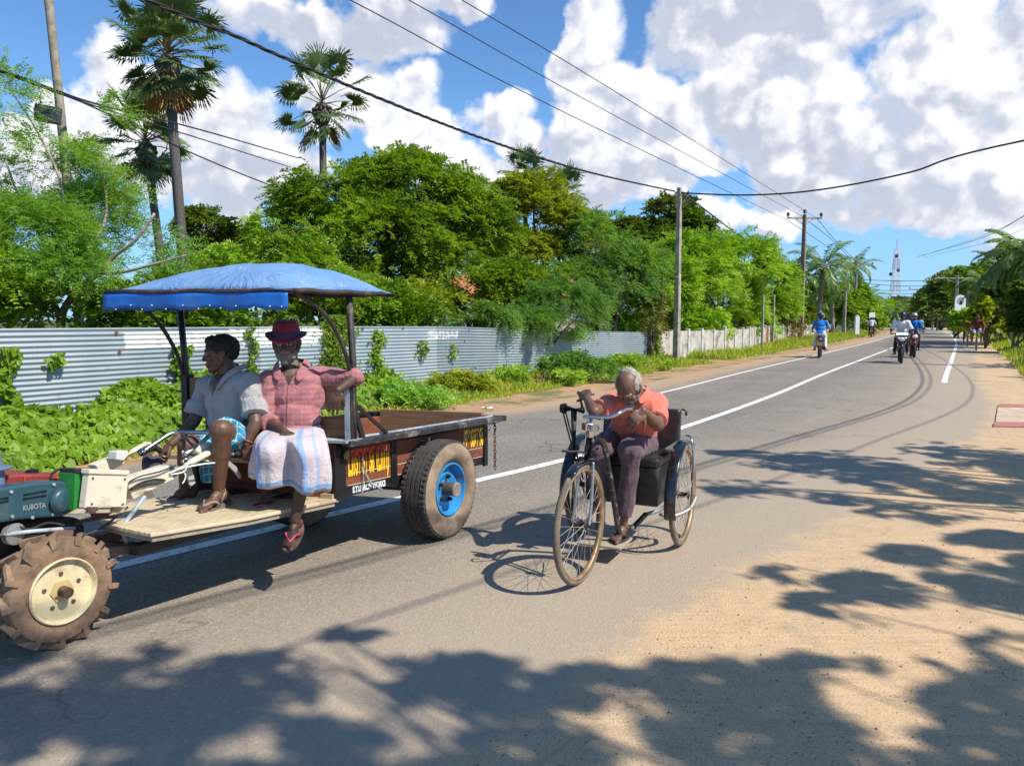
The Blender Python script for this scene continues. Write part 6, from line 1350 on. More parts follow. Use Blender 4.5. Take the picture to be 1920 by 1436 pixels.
# ---- man in the maroon hat
def hat_man():
    b = V(548, 860, 4.40); pr = thing('person', 'thin old man in a maroon hat, red checked shirt and white sarong on the trailer', 'person', b, 'two men riding on the trailer front')
    SK = skin('dark_skin', (.085, .045, .032)); hc = V(537, 644, 4.46); HM = basis((.12, -.98, -.10), (0.02, -.12, 1)); BM = basis((.10, -1, 0), (.02, .08, 1))
    pel = V(552, 822, 4.45); che = V(556, 742, 4.50); nb = V(548, 690, 4.50); shR = V(507, 714, 4.45); shL = V(601, 708, 4.56)
    elR = V(496, 788, 4.40); wrR = V(532, 808, 4.20); elL = V(667, 708, 4.50); wrL = V(634, 731, 4.34)
    hpR, hpL = V(528, 828, 4.42), V(580, 828, 4.46); knR, knL = V(510, 832, 4.15), V(580, 842, 4.14); anR = V(499, 927, 4.27); anL = V(553, 975, 4.10)
    mb = MB(); head(mb, hc, HM, 1.0); capsule(mb, hc+HM@Vector((0, -.02, -.06)), nb+Vector((0, 0, -.02)), .052, .056); torso(mb, pel, che, nb, shL, shR, BM)
    for sh, el, wr in ((shR, elR, wrR), (shL, elL, wrL)): capsule(mb, sh, el, .042, .034); capsule(mb, el, wr, .036, .023)
    for hp, kn, an in ((hpR, knR, anR), (hpL, knL, anL)):
        capsule(mb, hp, kn, .075, .050); capsule(mb, kn, kn.lerp(an, .4), .048, .046); capsule(mb, kn.lerp(an, .3), an, .046, .029)
    hand(mb, wrL, (-.32, -.12, -1), (-.2, .95, -.1), 1, 1.0, (.25, .35, .3), .10, (.8, .5, .2)); hand(mb, wrR, (.7, -.5, -.35), (-.1, .2, -1), -1, .95, (.3, .4, .3))
    fm = foot(mb, anR, (-.28, -.93, -.05), s=.95, side=-1); fl = foot(mb, anL, (-.12, -.90, -.42), up=(0, -.4, .9), s=.95, side=1)
    fc = face_classes(hc, HM, 1.0, 1); BEARD = mat('grizzled_beard', (.23, .195, .16), .9, var=.25, vsc=90, bump=.9, bsc=200)
    ob = fuse(mb, 'body', .0042, 2, [SK, EYEW, EYED, LIPM, BEARD, BLACKH], pr, fc)
    sole = mat('brown_sole', (.16, .09, .06), .8); pink = mat('pink_strap', (.75, .10, .17), .5); flipflop(anR, fm, .95, -1, sole, pink, pr); flipflop(anL, fl, .95, 1, sole, pink, pr)
    # beard volume
    mb = MB()
    for k in range(9): a = (k-4)/4; p = hc+HM@Vector((.045*a, .062-.035*a*a, -.080+.022*a*a)); mb.ell(p, (.016, .014, .020), HM, 10, 8)
    mb.ell(hc+HM@Vector((0, .070, -.098)), (.024, .018, .020), HM); fuse(mb, 'beard', .004, 2, BEARD, pr, wr=wrinkle(.004, 90))
    # hat
    hb = hc+HM@Vector((0, -.008, .038)); tilt = HM@Matrix.Rotation(math.radians(-4), 3, 'X'); ax = tilt@Vector((0, 0, 1)); HATM = fabric('maroon_felt', (.20, .022, .045), bump=.1, nv=.2)
    mb = MB(); NN = 40; rows = []; X = tilt@Vector((1, 0, 0)); Yv = tilt@Vector((0, 1, 0))
    prof = [(.000, .126, 1), (.006, .131, 1), (.012, .129, 1), (.006, .112, 1), (.008, .094, .2), (.018, .088, 0), (.050, .084, 0), (.088, .076, 0), (.100, .066, 0), (.103, .045, 0), (.098, .02, 0), (.096, 0.001, 0)]
    for (z, r, dr) in prof:
        row = []
        for k in range(NN+1):
            a = 2*math.pi*k/NN; zz = z+dr*(.014*abs(math.cos(a))**2-.016*max(0, math.sin(a))**2) - (.012*math.exp(-((math.cos(a))**2)/.08) if z > .09 else 0); row.append(hb+X*r*.93*math.cos(a)+Yv*r*1.06*math.sin(a)+ax*zz)
        rows.append(row)
    mb.strip(rows); o = mb.build('hat', HATM, pr, smooth=True); o.modifiers.new('thickness', 'SOLIDIFY').thickness = .004
    mb = MB(); mb.strip([[hb+X*(r*.93)*math.cos(2*math.pi*k/NN)+Yv*(r*1.06)*math.sin(2*math.pi*k/NN)+ax*z for k in range(NN+1)] for z, r in ((.012, .0925), (.020, .0905), (.042, .0878), (.044, .086))]); mb.build('hat_band', mat('purple_band', (.035, .012, .05), .6), o, smooth=True)
    # shirt
    SH = fabric('checked_shirt', (.44, .155, .135), [((0, 0, 1), 34, .40, (.17, .14, .22), .55, .1), ((1, .1, 0), 40, .32, (.28, .15, .20), .45, 0)])
    mb = MB(); torso(mb, pel+Vector((0, 0, .01)), che, nb+Vector((0, 0, -.025)), shL, shR, BM, .95, .022, .01)
    def sleeve(a, b, r0, r1): a = Vector(a); b = Vector(b); mb.tube([a, a.lerp(b, .5), b], [r0, (r0+r1)/2, r1], 16)
    capsule(mb, shR, shR.lerp(elR, .4), .068, .060); capsule(mb, shR.lerp(elR, .2), elR, .060, .056); sleeve(elR, elR.lerp(wrR, .35), .056, .050)
    capsule(mb, shL, elL, .064, .052); sleeve(shL.lerp(elL, .6), elL+(elL-shL)*.05, .060, .060)
    for dx, dz in ((-.11, -.02), (0, -.02), (.11, -.03)): mb.ell(pel+BM@Vector((dx, .05, dz-.02)), (.07, .09, .07), BM)
    fuse(mb, 'shirt', .0045, 6, [SH, SK, mat('placket_line', (.16, .05, .05), .8)], pr, vneck(nb, BM, .10, .05), wr=wrinkle(.016, 10, (.7, 0, .5), .4, 3))
    mb = MB()
    for sg in (-1, 1):
        pts = [(sg*.070, -.040, .070), (sg*.076, .030, .055), (sg*.060, .085, .015), (sg*.030, .118, -.045)]; top = [nb+BM@Vector(p) for p in pts]; low = [nb+BM@Vector(q) for q in ((sg*.098, -.06, .035), (sg*.112, .035, .015), (sg*.102, .105, -.035), (sg*.062, .132, -.085))]; mb.strip([top, low])
    mb.strip([[nb+BM@Vector(p) for p in ((-.068, -.035, .055), (-.035, -.07, .06), (.035, -.07, .06), (.068, -.035, .055))], [nb+BM@Vector(p) for p in ((-.088, -.05, .03), (-.045, -.092, .03), (.045, -.092, .03), (.088, -.05, .03))]])
    o = mb.build('collar', SH, pr, smooth=True); sm = o.modifiers.new('thickness', 'SOLIDIFY'); sm.thickness = .005; o.modifiers.new('sub', 'SUBSURF').levels = 2
    # sarong
    SG = fabric('white_sarong', (.52, .46, .48), [((1, 0), 1.0, .020, (.16, .34, .68), .8, -.155), ((1, 0), 1.0, .028, (.16, .34, .68), .75, -.345), ((1, 0), 1.0, .016, (.2, .4, .7), .6, -.42), ((0, 1), 1.0, .035, (.10, .32, .62), .95, -.43), ((0, 1), 11.0, .08, (.36, .30, .42), .4, 0)], bump=.3, nv=.08)
    secs = [(553, 796, 4.45, 44, .135, 0), (550, 804, 4.38, 52, .19, 0), (546, 814, 4.25, 60, .25, .2), (545, 830, 4.17, 65, .21, .5), (544, 850, 4.12, 68, .165, .7), (543, 872, 4.12, 70, .120, 1), (542, 893, 4.11, 70, .115, 1.2), (542, 912, 4.11, 67, .105, 1.35)]
    NN = 96; rows = []; uv = []
    for j, (px, py, D, hw, hd, fo) in enumerate(secs):
        row = []
        for k in range(NN+1):
            a = 2*math.pi*k/NN; ca, sa = math.cos(a), math.sin(a); dy = 0
            if j > 4: kk = (j-4)/3; dy = kk*(10*max(0, ca)+(-16)*max(0, -ca)**1.5+4*math.sin(a*5))
            fold = 1+fo*(.06*math.sin(a*6+1+j*.12)+.06*abs(math.sin(a*5.5+j*.25))+.03*math.sin(a*17+j*.3)); cleft = (1-.8*math.exp(-((a-4.71-.10)/.24)**2)*min(1, fo*1.3)) if fo > 0 else 1
            c = V(px, py+dy, D); row.append(c+Vector((hw/FPX*D*ca*fold, hd*sa*fold*cleft, 0)))
            uv.append((k/NN, j/(len(secs)-1)))
        rows.append(row)
    mb = MB(); mb.strip(rows, uv=uv); o = mb.build('sarong', SG, pr, smooth=True); o.modifiers.new('sub', 'SUBSURF').levels = 1; o.modifiers['sub'].render_levels = 1; o.modifiers.new('thickness', 'SOLIDIFY').thickness = .004
    return pr
hat_man()

# ---- driver
def driver():
    b = V(432, 862, 4.5); pr = thing('person', 'grey shirted man with dark hair seen in profile holding the tractor handles', 'person', b, 'two men riding on the trailer front')
    SK = skin('brown_skin', (.125, .060, .038)); hc = V(413, 664, 4.52); HM = basis((-.93, -.38, -.06), (-.02, 0, 1)); BM = basis((-.60, -.80, 0), (-.05, -.06, 1))
    pel = V(440, 820, 4.55); che = V(432, 750, 4.54); nb = V(432, 703, 4.53); shL = V(472, 722, 4.42); shR = V(388, 726, 4.62)
    elL = V(479, 792, 4.30); wrL = V(463, 832, 4.26); elR = V(364, 790, 4.56); wrR = V(322, 832, 4.44)
    hpL, hpR = V(450, 828, 4.45), V(415, 828, 4.58); knL, knR = V(416, 806, 4.10), V(352, 836, 4.30); anL = V(411, 917, 4.17); anR = V(346, 912, 4.40)
    mb = MB(); head(mb, hc, HM, 1.02); capsule(mb, hc+HM@Vector((0, -.02, -.06)), nb+Vector((0, 0, -.03)), .056, .062); torso(mb, pel, che, nb, shL, shR, BM)
    for sh, el, wr in ((shR, elR, wrR), (shL, elL, wrL)): capsule(mb, sh, el, .046, .038); capsule(mb, el, el.lerp(wr, .4), .038, .037); capsule(mb, el.lerp(wr, .3), wr, .038, .025)
    for hp, kn, an in ((hpR, knR, anR), (hpL, knL, anL)): capsule(mb, hp, kn, .080, .060); capsule(mb, kn, kn.lerp(an, .4), .058, .052); capsule(mb, kn.lerp(an, .3), an, .052, .031)
    mb.ell(knL+Vector((-.01, -.01, .0)), (.058, .056, .056))
    gl = TP(466, 854, .42); hand(mb, wrL, gl-wrL+Vector((.015, -.03, 0)), (-.3, .9, -.1), 1, 1.0, (.7, .9, .5), .03, (.5, .6, .5)); gr = TP(304, 846, 1.0); hand(mb, wrR, gr-wrR, (.2, .5, -.9), 1, 1.0, (.7, .8, .5), .03)
    fm = foot(mb, anL, (-.35, -.90, -.08), s=1.05, side=1); fr = foot(mb, anR, (-.62, -.72, -.12), s=1.05, side=-1)
    fuse(mb, 'body', .0045, 2, [SK, EYEW, EYED, LIPM, SK, BLACKH], pr, face_classes(hc, HM, 1.02))
    sole = mat('grey_sole', (.15, .13, .10), .85, var=.2); strap = mat('grey_strap', (.26, .22, .18), .7); flipflop(anL, fm, 1.08, 1, sole, strap, pr, True); flipflop(anR, fr, 1.12, -1, sole, strap, pr)
    mb = MB(); c = hc
    for (x, y, z, a, bb, h) in ((0, -.018, .042, .079, .098, .078), (0, .038, .082, .052, .040, .032), (0, -.055, .018, .072, .056, .062), (.066, -.012, .02, .014, .030, .035), (-.066, -.012, .02, .014, .030, .035)): mb.ell(c+HM@(Vector((x, y, z))*1.02), (a*1.02, bb*1.02, h*1.02), HM)
    fuse(mb, 'hair', .005, 2, BLACKH, pr, wr=wrinkle(.009, 55))
    SH = fabric('grey_striped_shirt', (.38, .365, .35), [((.78, -.6, 0), 90, .3, (.26, .27, .32), .55, 0)], bump=.3); o_ = None
    mb = MB(); torso(mb, pel, che, nb+Vector((0, 0, -.015)), shL, shR, BM, 1.02, .022, .012)
    for sh, el in ((shL, elL), (shR, elR)): capsule(mb, sh, sh.lerp(el, .3), .070, .066); mb.tube([sh.lerp(el, .15), sh.lerp(el, .5), sh.lerp(el, .80)], [.066, .070, .076], 16)
    for dx in (-.11, 0, .11): mb.ell(pel+BM@Vector((dx, .03, -.02)), (.07, .09, .08), BM)
    fuse(mb, 'shirt', .0045, 6, [SH, SK, mat('placket_shade', (.2, .2, .22), .8)], pr, vneck(nb, BM, .13, .055), wr=wrinkle(.015, 10, (0, 0, 1), .4, 8))
    mb = MB()
    for sg in (-1, 1): mb.strip([[nb+BM@Vector(p) for p in ((sg*.03, -.085, .075), (sg*.076, -.035, .070), (sg*.080, .035, .050), (sg*.058, .10, .0), (sg*.026, .130, -.085))], [nb+BM@Vector(q) for q in ((sg*.035, -.105, .04), (sg*.096, -.05, .040), (sg*.104, .038, .015), (sg*.090, .112, -.035), (sg*.058, .142, -.100))]])
    o = mb.build('collar', SH, pr, smooth=True); o.modifiers.new('thickness', 'SOLIDIFY').thickness = .005; o.modifiers.new('sub', 'SUBSURF').levels = 2
    CK = fabric('blue_checked_sarong', (.018, .27, .50), [((1, 0, 0), 26, .14, (.55, .62, .35), .8, 0), ((0, .5, .85), 26, .14, (.55, .62, .35), .8, 0)], bump=.2)
    mb = MB()
    capsule(mb, hpL, hpL.lerp(knL, .45), .105, .092); mb.tube([hpL.lerp(knL, .2), hpL.lerp(knL, .5), hpL.lerp(knL, .82)], [.098, .092, .086], 18); capsule(mb, hpR, hpR.lerp(knR, .6), .10, .082); mb.tube([hpR.lerp(knR, .5), hpR.lerp(knR, .86)], [.084, .080], 18); mb.ell(pel+Vector((0, 0, -.03)), (.17, .13, .09), BM)
    mb.hexa([V(376, 905, 4.45), V(396, 905, 4.42), V(396, 905, 4.50), V(376, 905, 4.52), V(372, 830, 4.42), V(410, 830, 4.38), V(410, 830, 4.50), V(372, 830, 4.54)])
    fuse(mb, 'sarong', .006, 4, CK, pr, wr=wrinkle(.009, 13, (-.5, -.8, 0), .4, 2))
    mb = MB(); mb.lathe(wrL+(elL-wrL)*.12, elL-wrL, [(-.004, .031), (0, .034), (.004, .031)], 20, closed=False); mb.build('bracelet', mat('wrist_thread', (.30, .10, .06), .7), pr, smooth=True)
    # cloth bundle tied at the far handle
    t = thing('cloth_bundle', 'dark grey rag bundle tied under the far tractor handle', 'rag', V(288, 868, 4.3)); mb = MB(); c = V(286, 862, 4.35)
    for i in range(7): mb.ell(c+Vector((R.uniform(-.035, .035), R.uniform(-.03, .03), R.uniform(-.05, .04))), (.032, .035, .048))
    fuse(mb, 'rag', .005, 2, fabric('rag_grey', (.06, .06, .085)), t, wr=wrinkle(.009, 24))
driver()

# ---- old man on the tricycle
def rider():
    b = K(.05, 0, .635); pr = thing('person', 'bearded old man in a faded coral shirt bent over the hand crank of the tricycle', 'person', b)
    SK = skin('tan_skin', (.16, .080, .052)); hc = V(1178, 726, 4.56); HM = basis((-.36, -.52, -.85), (-.25, -.42, .9)); BM = basis((-.40, -.90, -.12), (-.10, -.33, .94))
    pel = K(.02, 0, .735); che = V(1196, 776, 4.90); nb = V(1190, 741, 4.76); shR = V(1148, 758, 4.74); shL = V(1232, 757, 4.88)
    elR = V(1114, 771, 4.52); wrR = V(1101, 747, 4.74); elL = V(1233, 797, 4.62); wrL = V(1206, 770, 4.50)
    hpL, hpR = K(.06, .095, .69), K(.06, -.095, .69); knL, knR = K(.43, .115, .70), K(.45, -.11, .69); anL = K(.40, .07, .205)
    mb = MB(); head(mb, hc, HM, .98); capsule(mb, hc+HM@Vector((0, -.03, -.06)), nb, .054, .058); torso(mb, pel, che, nb, shL, shR, BM, .98)
    for sh, el, wr in ((shR, elR, wrR), (shL, elL, wrL)): capsule(mb, sh, el, .046, .038); capsule(mb, el, el.lerp(wr, .4), .040, .038); capsule(mb, el.lerp(wr, .3), wr, .038, .026)
    capsule(mb, hpL, knL, .07, .05); capsule(mb, knL, anL, .045, .026); capsule(mb, hpR, knR, .07, .045); capsule(mb, knR, knR+Vector((0, 0, -.12)), .04, .03)
    g = K(CPX+.052, -.185, 1.055); hand(mb, wrR, g-wrR+Vector((-.01, .02, .02)), (.4, .1, -1), 1, 1.0, (.75, .95, .5), .03, (.5, .6, .5))
    hand(mb, wrL, (-.62, -.25, -.55), (-.5, .2, -.6), 1, 1.05, (.55, .55, .3), .08, (.6, .7, .2))
    fm = foot(mb, anL, (-.55, -.78, -.05), s=.95, side=1)
    BEARD = mat('white_beard', (.29, .265, .235), .9, var=.25, vsc=90, bump=.9, bsc=200)
    fuse(mb, 'body', .0042, 2, [SK, EYEW, EYED, LIPM, BEARD, GREYH], pr, face_classes(hc, HM, .98, 1))
    mb = MB()
    for (x, y, z, a, bb, h) in ((0, -.062, .012, .073, .050, .066), (.064, -.02, .012, .016, .050, .052), (-.064, -.02, .012, .016, .050, .052), (0, -.062, .052, .062, .045, .050)): mb.ell(hc+HM@(Vector((x, y, z))*.98), (a, bb, h), HM)
    fuse(mb, 'hair', .005, 2, GREYH, pr, wr=wrinkle(.007, 60))
    mb = MB()
    for k in range(9): a = (k-4)/4; mb.ell(hc+HM@Vector((.046*a, .060-.035*a*a, -.082+.024*a*a)), (.016, .014, .020), HM, 10, 8)
    mb.ell(hc+HM@Vector((0, .068, -.104)), (.024, .018, .022), HM); fuse(mb, 'beard', .004, 2, BEARD, pr, wr=wrinkle(.005, 90))
    flipflop(anL, fm, .95, 1, mat('dark_sole', (.03, .03, .028), .8), mat('dark_strap', (.05, .045, .04), .7), pr)
    SH = fabric('coral_shirt', (.60, .165, .120), bump=.25, nv=.16); mb = MB(); torso(mb, pel+Vector((0, 0, .01)), che, nb+Vector((0, 0, -.01)), shL, shR, BM, .98, .024, .015)
    for sh, el in ((shL, elL), (shR, elR)): capsule(mb, sh, sh.lerp(el, .3), .068, .064); mb.tube([sh.lerp(el, .1), sh.lerp(el, .45), sh.lerp(el, .78)], [.064, .064, .066], 16)
    mb.ell(pel+BM@Vector((0, .05, .0)), (.175, .14, .09), BM); fuse(mb, 'shirt', .006, 4, [SH, SK, mat('placket_coral', (.35, .06, .05), .8)], pr, vneck(nb, BM, .07, .05), wr=wrinkle(.018, 9, (0, 0, 1), .4, 21))
    mb = MB()
    for sg in (-1, 1): mb.strip([[nb+BM@Vector(p) for p in ((sg*.03, -.09, .065), (sg*.078, -.035, .060), (sg*.080, .035, .045), (sg*.040, .11, .0))], [nb+BM@Vector(q) for q in ((sg*.04, -.12, .03), (sg*.104, -.05, .030), (sg*.112, .04, .005), (sg*.075, .128, -.04))]])
    o = mb.build('collar', SH, pr, smooth=True); o.modifiers.new('thickness', 'SOLIDIFY').thickness = .005; o.modifiers.new('sub', 'SUBSURF').levels = 2
    TR = fabric('mauve_trousers', (.115, .075, .09), bump=.3, nv=.25); mb = MB(); mb.ell(pel+Vector((0, 0, -.03)), (.17, .14, .10), BM)
    capsule(mb, hpL, knL, .100, .078); mb.tube([tuple(p) for p in catmull([tuple(knL+Vector((0, 0, .03))), tuple(knL.lerp(anL, .3)+KL*.01), tuple(knL.lerp(anL, .7)), tuple(anL+Vector((0, 0, .07)))], 5)], [.075-.004*min(i, 5) for i in range(16)], 18)
    capsule(mb, hpR, knR, .100, .075); mb.tube([tuple(p) for p in catmull([tuple(knR+Vector((0, 0, .03))), tuple(knR+Vector((0, 0, -.12))+KL*.01), tuple(knR+Vector((0, 0, -.24))+KL*.02), tuple(knR+Vector((0, 0, -.34))+KL*.05)], 5)], [.074-.003*i for i in range(16)], 18)
    fuse(mb, 'trousers', .0065, 4, TR, pr, wr=wrinkle(.016, 12, (0, 0, 1), .35, 5))
rider()
# ---------------------------------------------------------------- two-wheelers and small far things
class LF_:                                # local frame of a vehicle: f forwards, l to its left
    def __init__(s, o, h): s.o = Vector(o); s.f = Vector((h[0], h[1], 0)).normalized(); s.l = Vector((-s.f.y, s.f.x, 0))
    def __call__(s, f, l, z): return s.o+s.f*f+s.l*l+Vector((0, 0, z))
    def M(s): return Matrix((-s.l, s.f, Vector((0, 0, 1)))).transposed()
def motorbike(o, h, label, body, front_fairing=True, plate=True, name='motorbike', cat='motorbike', grp='motorbikes on the road'):
    k = LF_(o, h); t = thing(name, label, cat, k(0, 0, 0), grp); ax = k.l
    for f in (-.62, .62):
        mb = MB(); c = k(f, 0, .29); mb.lathe(c, ax, [(math.cos(a)*.05, .235+math.sin(a)*.055) for a in [q*2*math.pi/10 for q in range(10)]], 32, closed=True); w = mb.build('wheel', RUBBER, t, smooth=True)
        mb = MB(); mb.lathe(c, ax, [(-.03, .20), (-.02, .19), (-.03, .06), (-.05, .04), (.05, .04), (.03, .06), (.02, .19), (.03, .20)], 24); mb.build('rim', DARKST, w, deg=40)
    M = k.M(); mb = MB()
    for f, l, z, a, b, c in ((.10, 0, .82, .15, .28, .13), (-.05, 0, .50, .14, .26, .18), (-.40, 0, .78, .11, .30, .07), (.50, 0, .80, .17, .16, .20), (.55, 0, .62, .12, .12, .18), (-.62, 0, .76, .09, .12, .07), (.62, 0, .60, .07, .24, .05)):
        mb.ell(k(f, l, z), (a, b, c), M)
    fuse(mb, 'body', .02, 2, body, t)
    mb = MB(); mb.ell(k(-.28, 0, .86), (.13, .40, .05), M); mb.build('seat', VIN, t, smooth=True)
    for sg in (-1, 1):
        mb = MB(); mb.tube([k(.44, sg*.08, .98), k(.62, sg*.07, .29)], .022, 8); mb.build('fork', DARKST, t, smooth=True)
        mb = MB(); mb.tube([k(.42, 0, 1.0), k(.38, sg*.25, 1.04), k(.30, sg*.36, 1.03)], .014, 8); mb.build('handlebar', RUBBER, t, smooth=True)
        mb = MB(); mb.tube([k(.38, sg*.25, 1.04), k(.42, sg*.32, 1.17)], .006, 6); mb.ell(k(.42, sg*.34, 1.19), (.06, .015, .038), M); mb.build('mirror', BLACK, t, smooth=True)
        mb = MB(); mb.box(k(-.05, sg*.22, .30), (.10, .14, .03), math.atan2(k.f.y, k.f.x)); mb.build('footpeg', RUBBER, t)
        mb = MB(); mb.ell(k(.60, sg*.20, .93), (.03, .03, .02), M); mb.build('indicator', mat('amber', (.7, .25, .03), .3), t, smooth=True)
    mb = MB(); mb.tube([k(.1, -.16, .34), k(-.3, -.17, .34), k(-.78, -.19, .46)], [.03, .04, .05], 10); mb.build('exhaust', DARKST, t, smooth=True)
    mb = MB(); mb.ell(k(.66, .0, .86), (.10, .035, .07), M); mb.build('headlamp', mat('lamp_glass', (.75, .75, .72), .15), t, smooth=True)
    mb = MB(); mb.ell(k(-.74, .0, .74), (.07, .03, .035), M); mb.build('tail_lamp', mat('red_glass', (.5, .02, .02), .2), t, smooth=True)
    mb = MB(); mb.hexa([k(-.80, -.10, .50), k(-.79, -.10, .50), k(-.79, .10, .50), k(-.80, .10, .50), k(-.83, -.10, .64), k(-.82, -.10, .64), k(-.82, .10, .64), k(-.83, .10, .64)]); mb.build('number_plate', mat('plate_yellow', (.75, .40, .03), .4) if plate else WHT, t)
    return k, t
def biker(k, label, shirt, trousers, hat=None, seat=(-.2, .93), bar=(.32, .34, 1.04), lean=.12, skirt=None, legd=0, grp='riders on the two-wheelers', sc=1.0, bare_legs=False, tilt=0):
    sf, sz = seat; t = thing('person', label, 'person', k(sf, 0, sz), grp); M = k.M(); SK = DSK
    P = lambda f, l, z: k(f, l, z)
    pel = P(sf, 0, sz+.08); che = P(sf+lean, 0, sz+.40); nb = P(sf+lean*1.5, 0, sz+.58); hc = P(sf+lean*1.9, 0, sz+.74)
    HM = basis(k.f+Vector((0, 0, -.12)))
    mb = MB(); head(mb, hc, HM, 1.0); capsule(mb, hc-Vector((0, 0, .06)), nb, .055, .06); torso(mb, pel, che, nb, P(sf+lean*1.4, .19, sz+.52), P(sf+lean*1.4, -.19, sz+.52), M)
    for sg in (-1, 1):
        sh = P(sf+lean*1.4, sg*.19, sz+.52); wr = P(bar[0]-.05, sg*bar[1], bar[2]+.03); el = sh.lerp(wr, .5)+k.l*sg*.07-Vector((0, 0, .10)); capsule(mb, sh, el, .046, .038); capsule(mb, el, wr, .038, .026)
        hand(mb, wr, k.f*.8-k.l*sg*.2, (0, 0, -1), sg, .95, (.8, .9, .5), .03)
        kn = P(sf+.42, sg*.17, sz-.12+.05); an = P(sf+.22, sg*.20, .37 if not legd else .12); capsule(mb, pel+k.l*sg*.09, kn, .08, .055); capsule(mb, kn, an, .052, .034); foot(mb, an, k.f, s=1.0, side=sg)
    fuse(mb, 'body', .008, 1, SK, t)
    mb = MB(); torso(mb, pel, che, nb-Vector((0, 0, .02)), P(sf+lean*1.4, .19, sz+.52), P(sf+lean*1.4, -.19, sz+.52), M, 1.02, .022)
    for sg in (-1, 1):
        sh = P(sf+lean*1.4, sg*.19, sz+.52); wr = P(bar[0]-.05, sg*bar[1], bar[2]+.03); el = sh.lerp(wr, .5)+k.l*sg*.07-Vector((0, 0, .10)); capsule(mb, sh, sh.lerp(el, .85), .065, .058)
    fuse(mb, 'shirt', .010, 2, shirt, t, wr=wrinkle(.012, 11))
    mb = MB(); mb.ell(pel-Vector((0, 0, .03)), (.17, .14, .11), M)
    for sg in (-1, 1):
        kn = P(sf+.42, sg*.17, sz-.12+.05); an = P(sf+.22, sg*.20, .37 if not legd else .12); capsule(mb, pel+k.l*sg*.09, kn.lerp(pel, .0 if not bare_legs else .15), .10, .074)
        if not bare_legs: capsule(mb, kn, an.lerp(kn, .12), .07, .055)
    fuse(mb, 'trousers', .010, 2, trousers, t, wr=wrinkle(.010, 11))
    mb = MB()
    if hat:
        mb.ell(hc+HM@Vector((0, -.015, .03)), (.125, .150, .135), HM, 20, 14); o = mb.build('helmet', hat, t, smooth=True)
        mb = MB(); rows = [[hc+HM@Vector((.128*math.sin(a), -.012+.153*math.cos(a), z)) for a in [(-1.1+2.2*i/12) for i in range(13)]] for z in (-.02, .045)]; mb.strip(rows); mb.build('visor', BLK2, o, smooth=True)
    else:
        mb.ell(hc+HM@Vector((0, -.02, .035)), (.080, .098, .082), HM); mb.build('hair', BLACKH, t, smooth=True)
    return t
DSK = skin('rider_skin', (.13, .065, .042))
BLUEJ = fabric('blue_jacket', (.010, .16, .52)); WHITEJ = fabric('white_cloth', (.66, .68, .74)); DARKT = fabric('dark_trousers', (.03, .03, .045)); PALET = fabric('pale_trousers', (.62, .62, .68)); LBLUE = fabric('light_blue_cloth', (.18, .34, .62)); GREYT = fabric('grey_trousers', (.14, .15, .19))
HBLK = mat('helmet_black', (.012, .012, .016), .2, coat=.6); HWHT = mat('helmet_white', (.6, .55, .58), .25, coat=.5); HSIL = mat('helmet_silver', (.36, .33, .34), .3, .3, coat=.5)
g = G(1537, 670); kA, _ = motorbike((g.x, g.y, 0), (.42, .90), 'black motorbike with a yellow plate ridden away by two people', mat('bike_blue_black', (.02, .05, .12), .3, coat=.5))
biker(kA, 'person in a bright blue shirt and black helmet sitting behind on the motorbike riding away', BLUEJ, PALET, HBLK, (-.42, .93), (.05, .22, 1.18), .08)
biker(kA, 'front rider in pale blue holding the handlebar of the motorbike riding away', LBLUE, PALET, HWHT, (-.05, .93), (.32, .34, 1.04), .10)
g = G(1699, 682); kB, _ = motorbike((g.x+.1, g.y+.6, 0), (-.42, -.90), 'large black motorbike with a white screen coming toward the camera', BLK2, plate=False)
biker(kB, 'rider in a white shirt and black helmet on the oncoming black motorbike', WHITEJ, DARKT, HBLK, (-.12, .93), (.32, .34, 1.04), .20)
mb = MB(); mb.hexa([kB(.62, -.20, 1.00), kB(.66, -.20, 1.00), kB(.66, .20, 1.00), kB(.62, .20, 1.00), kB(.50, -.18, 1.08), kB(.53, -.18, 1.09), kB(.53, .18, 1.09), kB(.50, .18, 1.08)]); mb.build('windscreen', WHT, _)
for l in (-.10, .10): mb = MB(); mb.ell(kB(.665, l, .90), (.055, .02, .03), kB.M()); mb.build('headlamp', mat('bright_lamp_glass', (.8, .8, .8), .1), _, smooth=True)
o = V(1714, 600, 30.5); kC, _ = motorbike((o.x, o.y, 0), (-.40, -.91), 'motorbike half hidden behind the large black one', mat('bike_maroon', (.12, .02, .02), .3), plate=False)
biker(kC, 'rider in a blue shirt and silver helmet just behind the oncoming black motorbike', BLUEJ, DARKT, HSIL, (-.12, .93), (.32, .34, 1.04), .10)
o = V(1635, 600, 66); kD, _ = motorbike((o.x, o.y, 0), (.47, .88), 'small motorbike with a yellow plate halted at the left verge by the bend', BLACK)
biker(kD, 'person in a white shirt astride the motorbike halted at the verge by the bend', WHITEJ, DARKT, None, (-.15, .93), (.32, .34, 1.04), .05, legd=1)
for px, D, lab, lb2, sh, hd, hel in ((1677, 120, 'far rider in a pale shirt on the bend under the radio mast', 'far motorbike on the bend under the radio mast', WHITEJ, (-.4, -.9), HSIL), (1726, 100, 'far rider in white approaching beside the dark wooden fence', 'far motorbike approaching beside the dark wooden fence', WHITEJ, (-.5, -.86), None)):
    o = V(px, 600, D); kk, _ = motorbike((o.x, o.y, 0), hd, lb2, BLACK, plate=False); biker(kk, lab, sh, GREYT, hel)
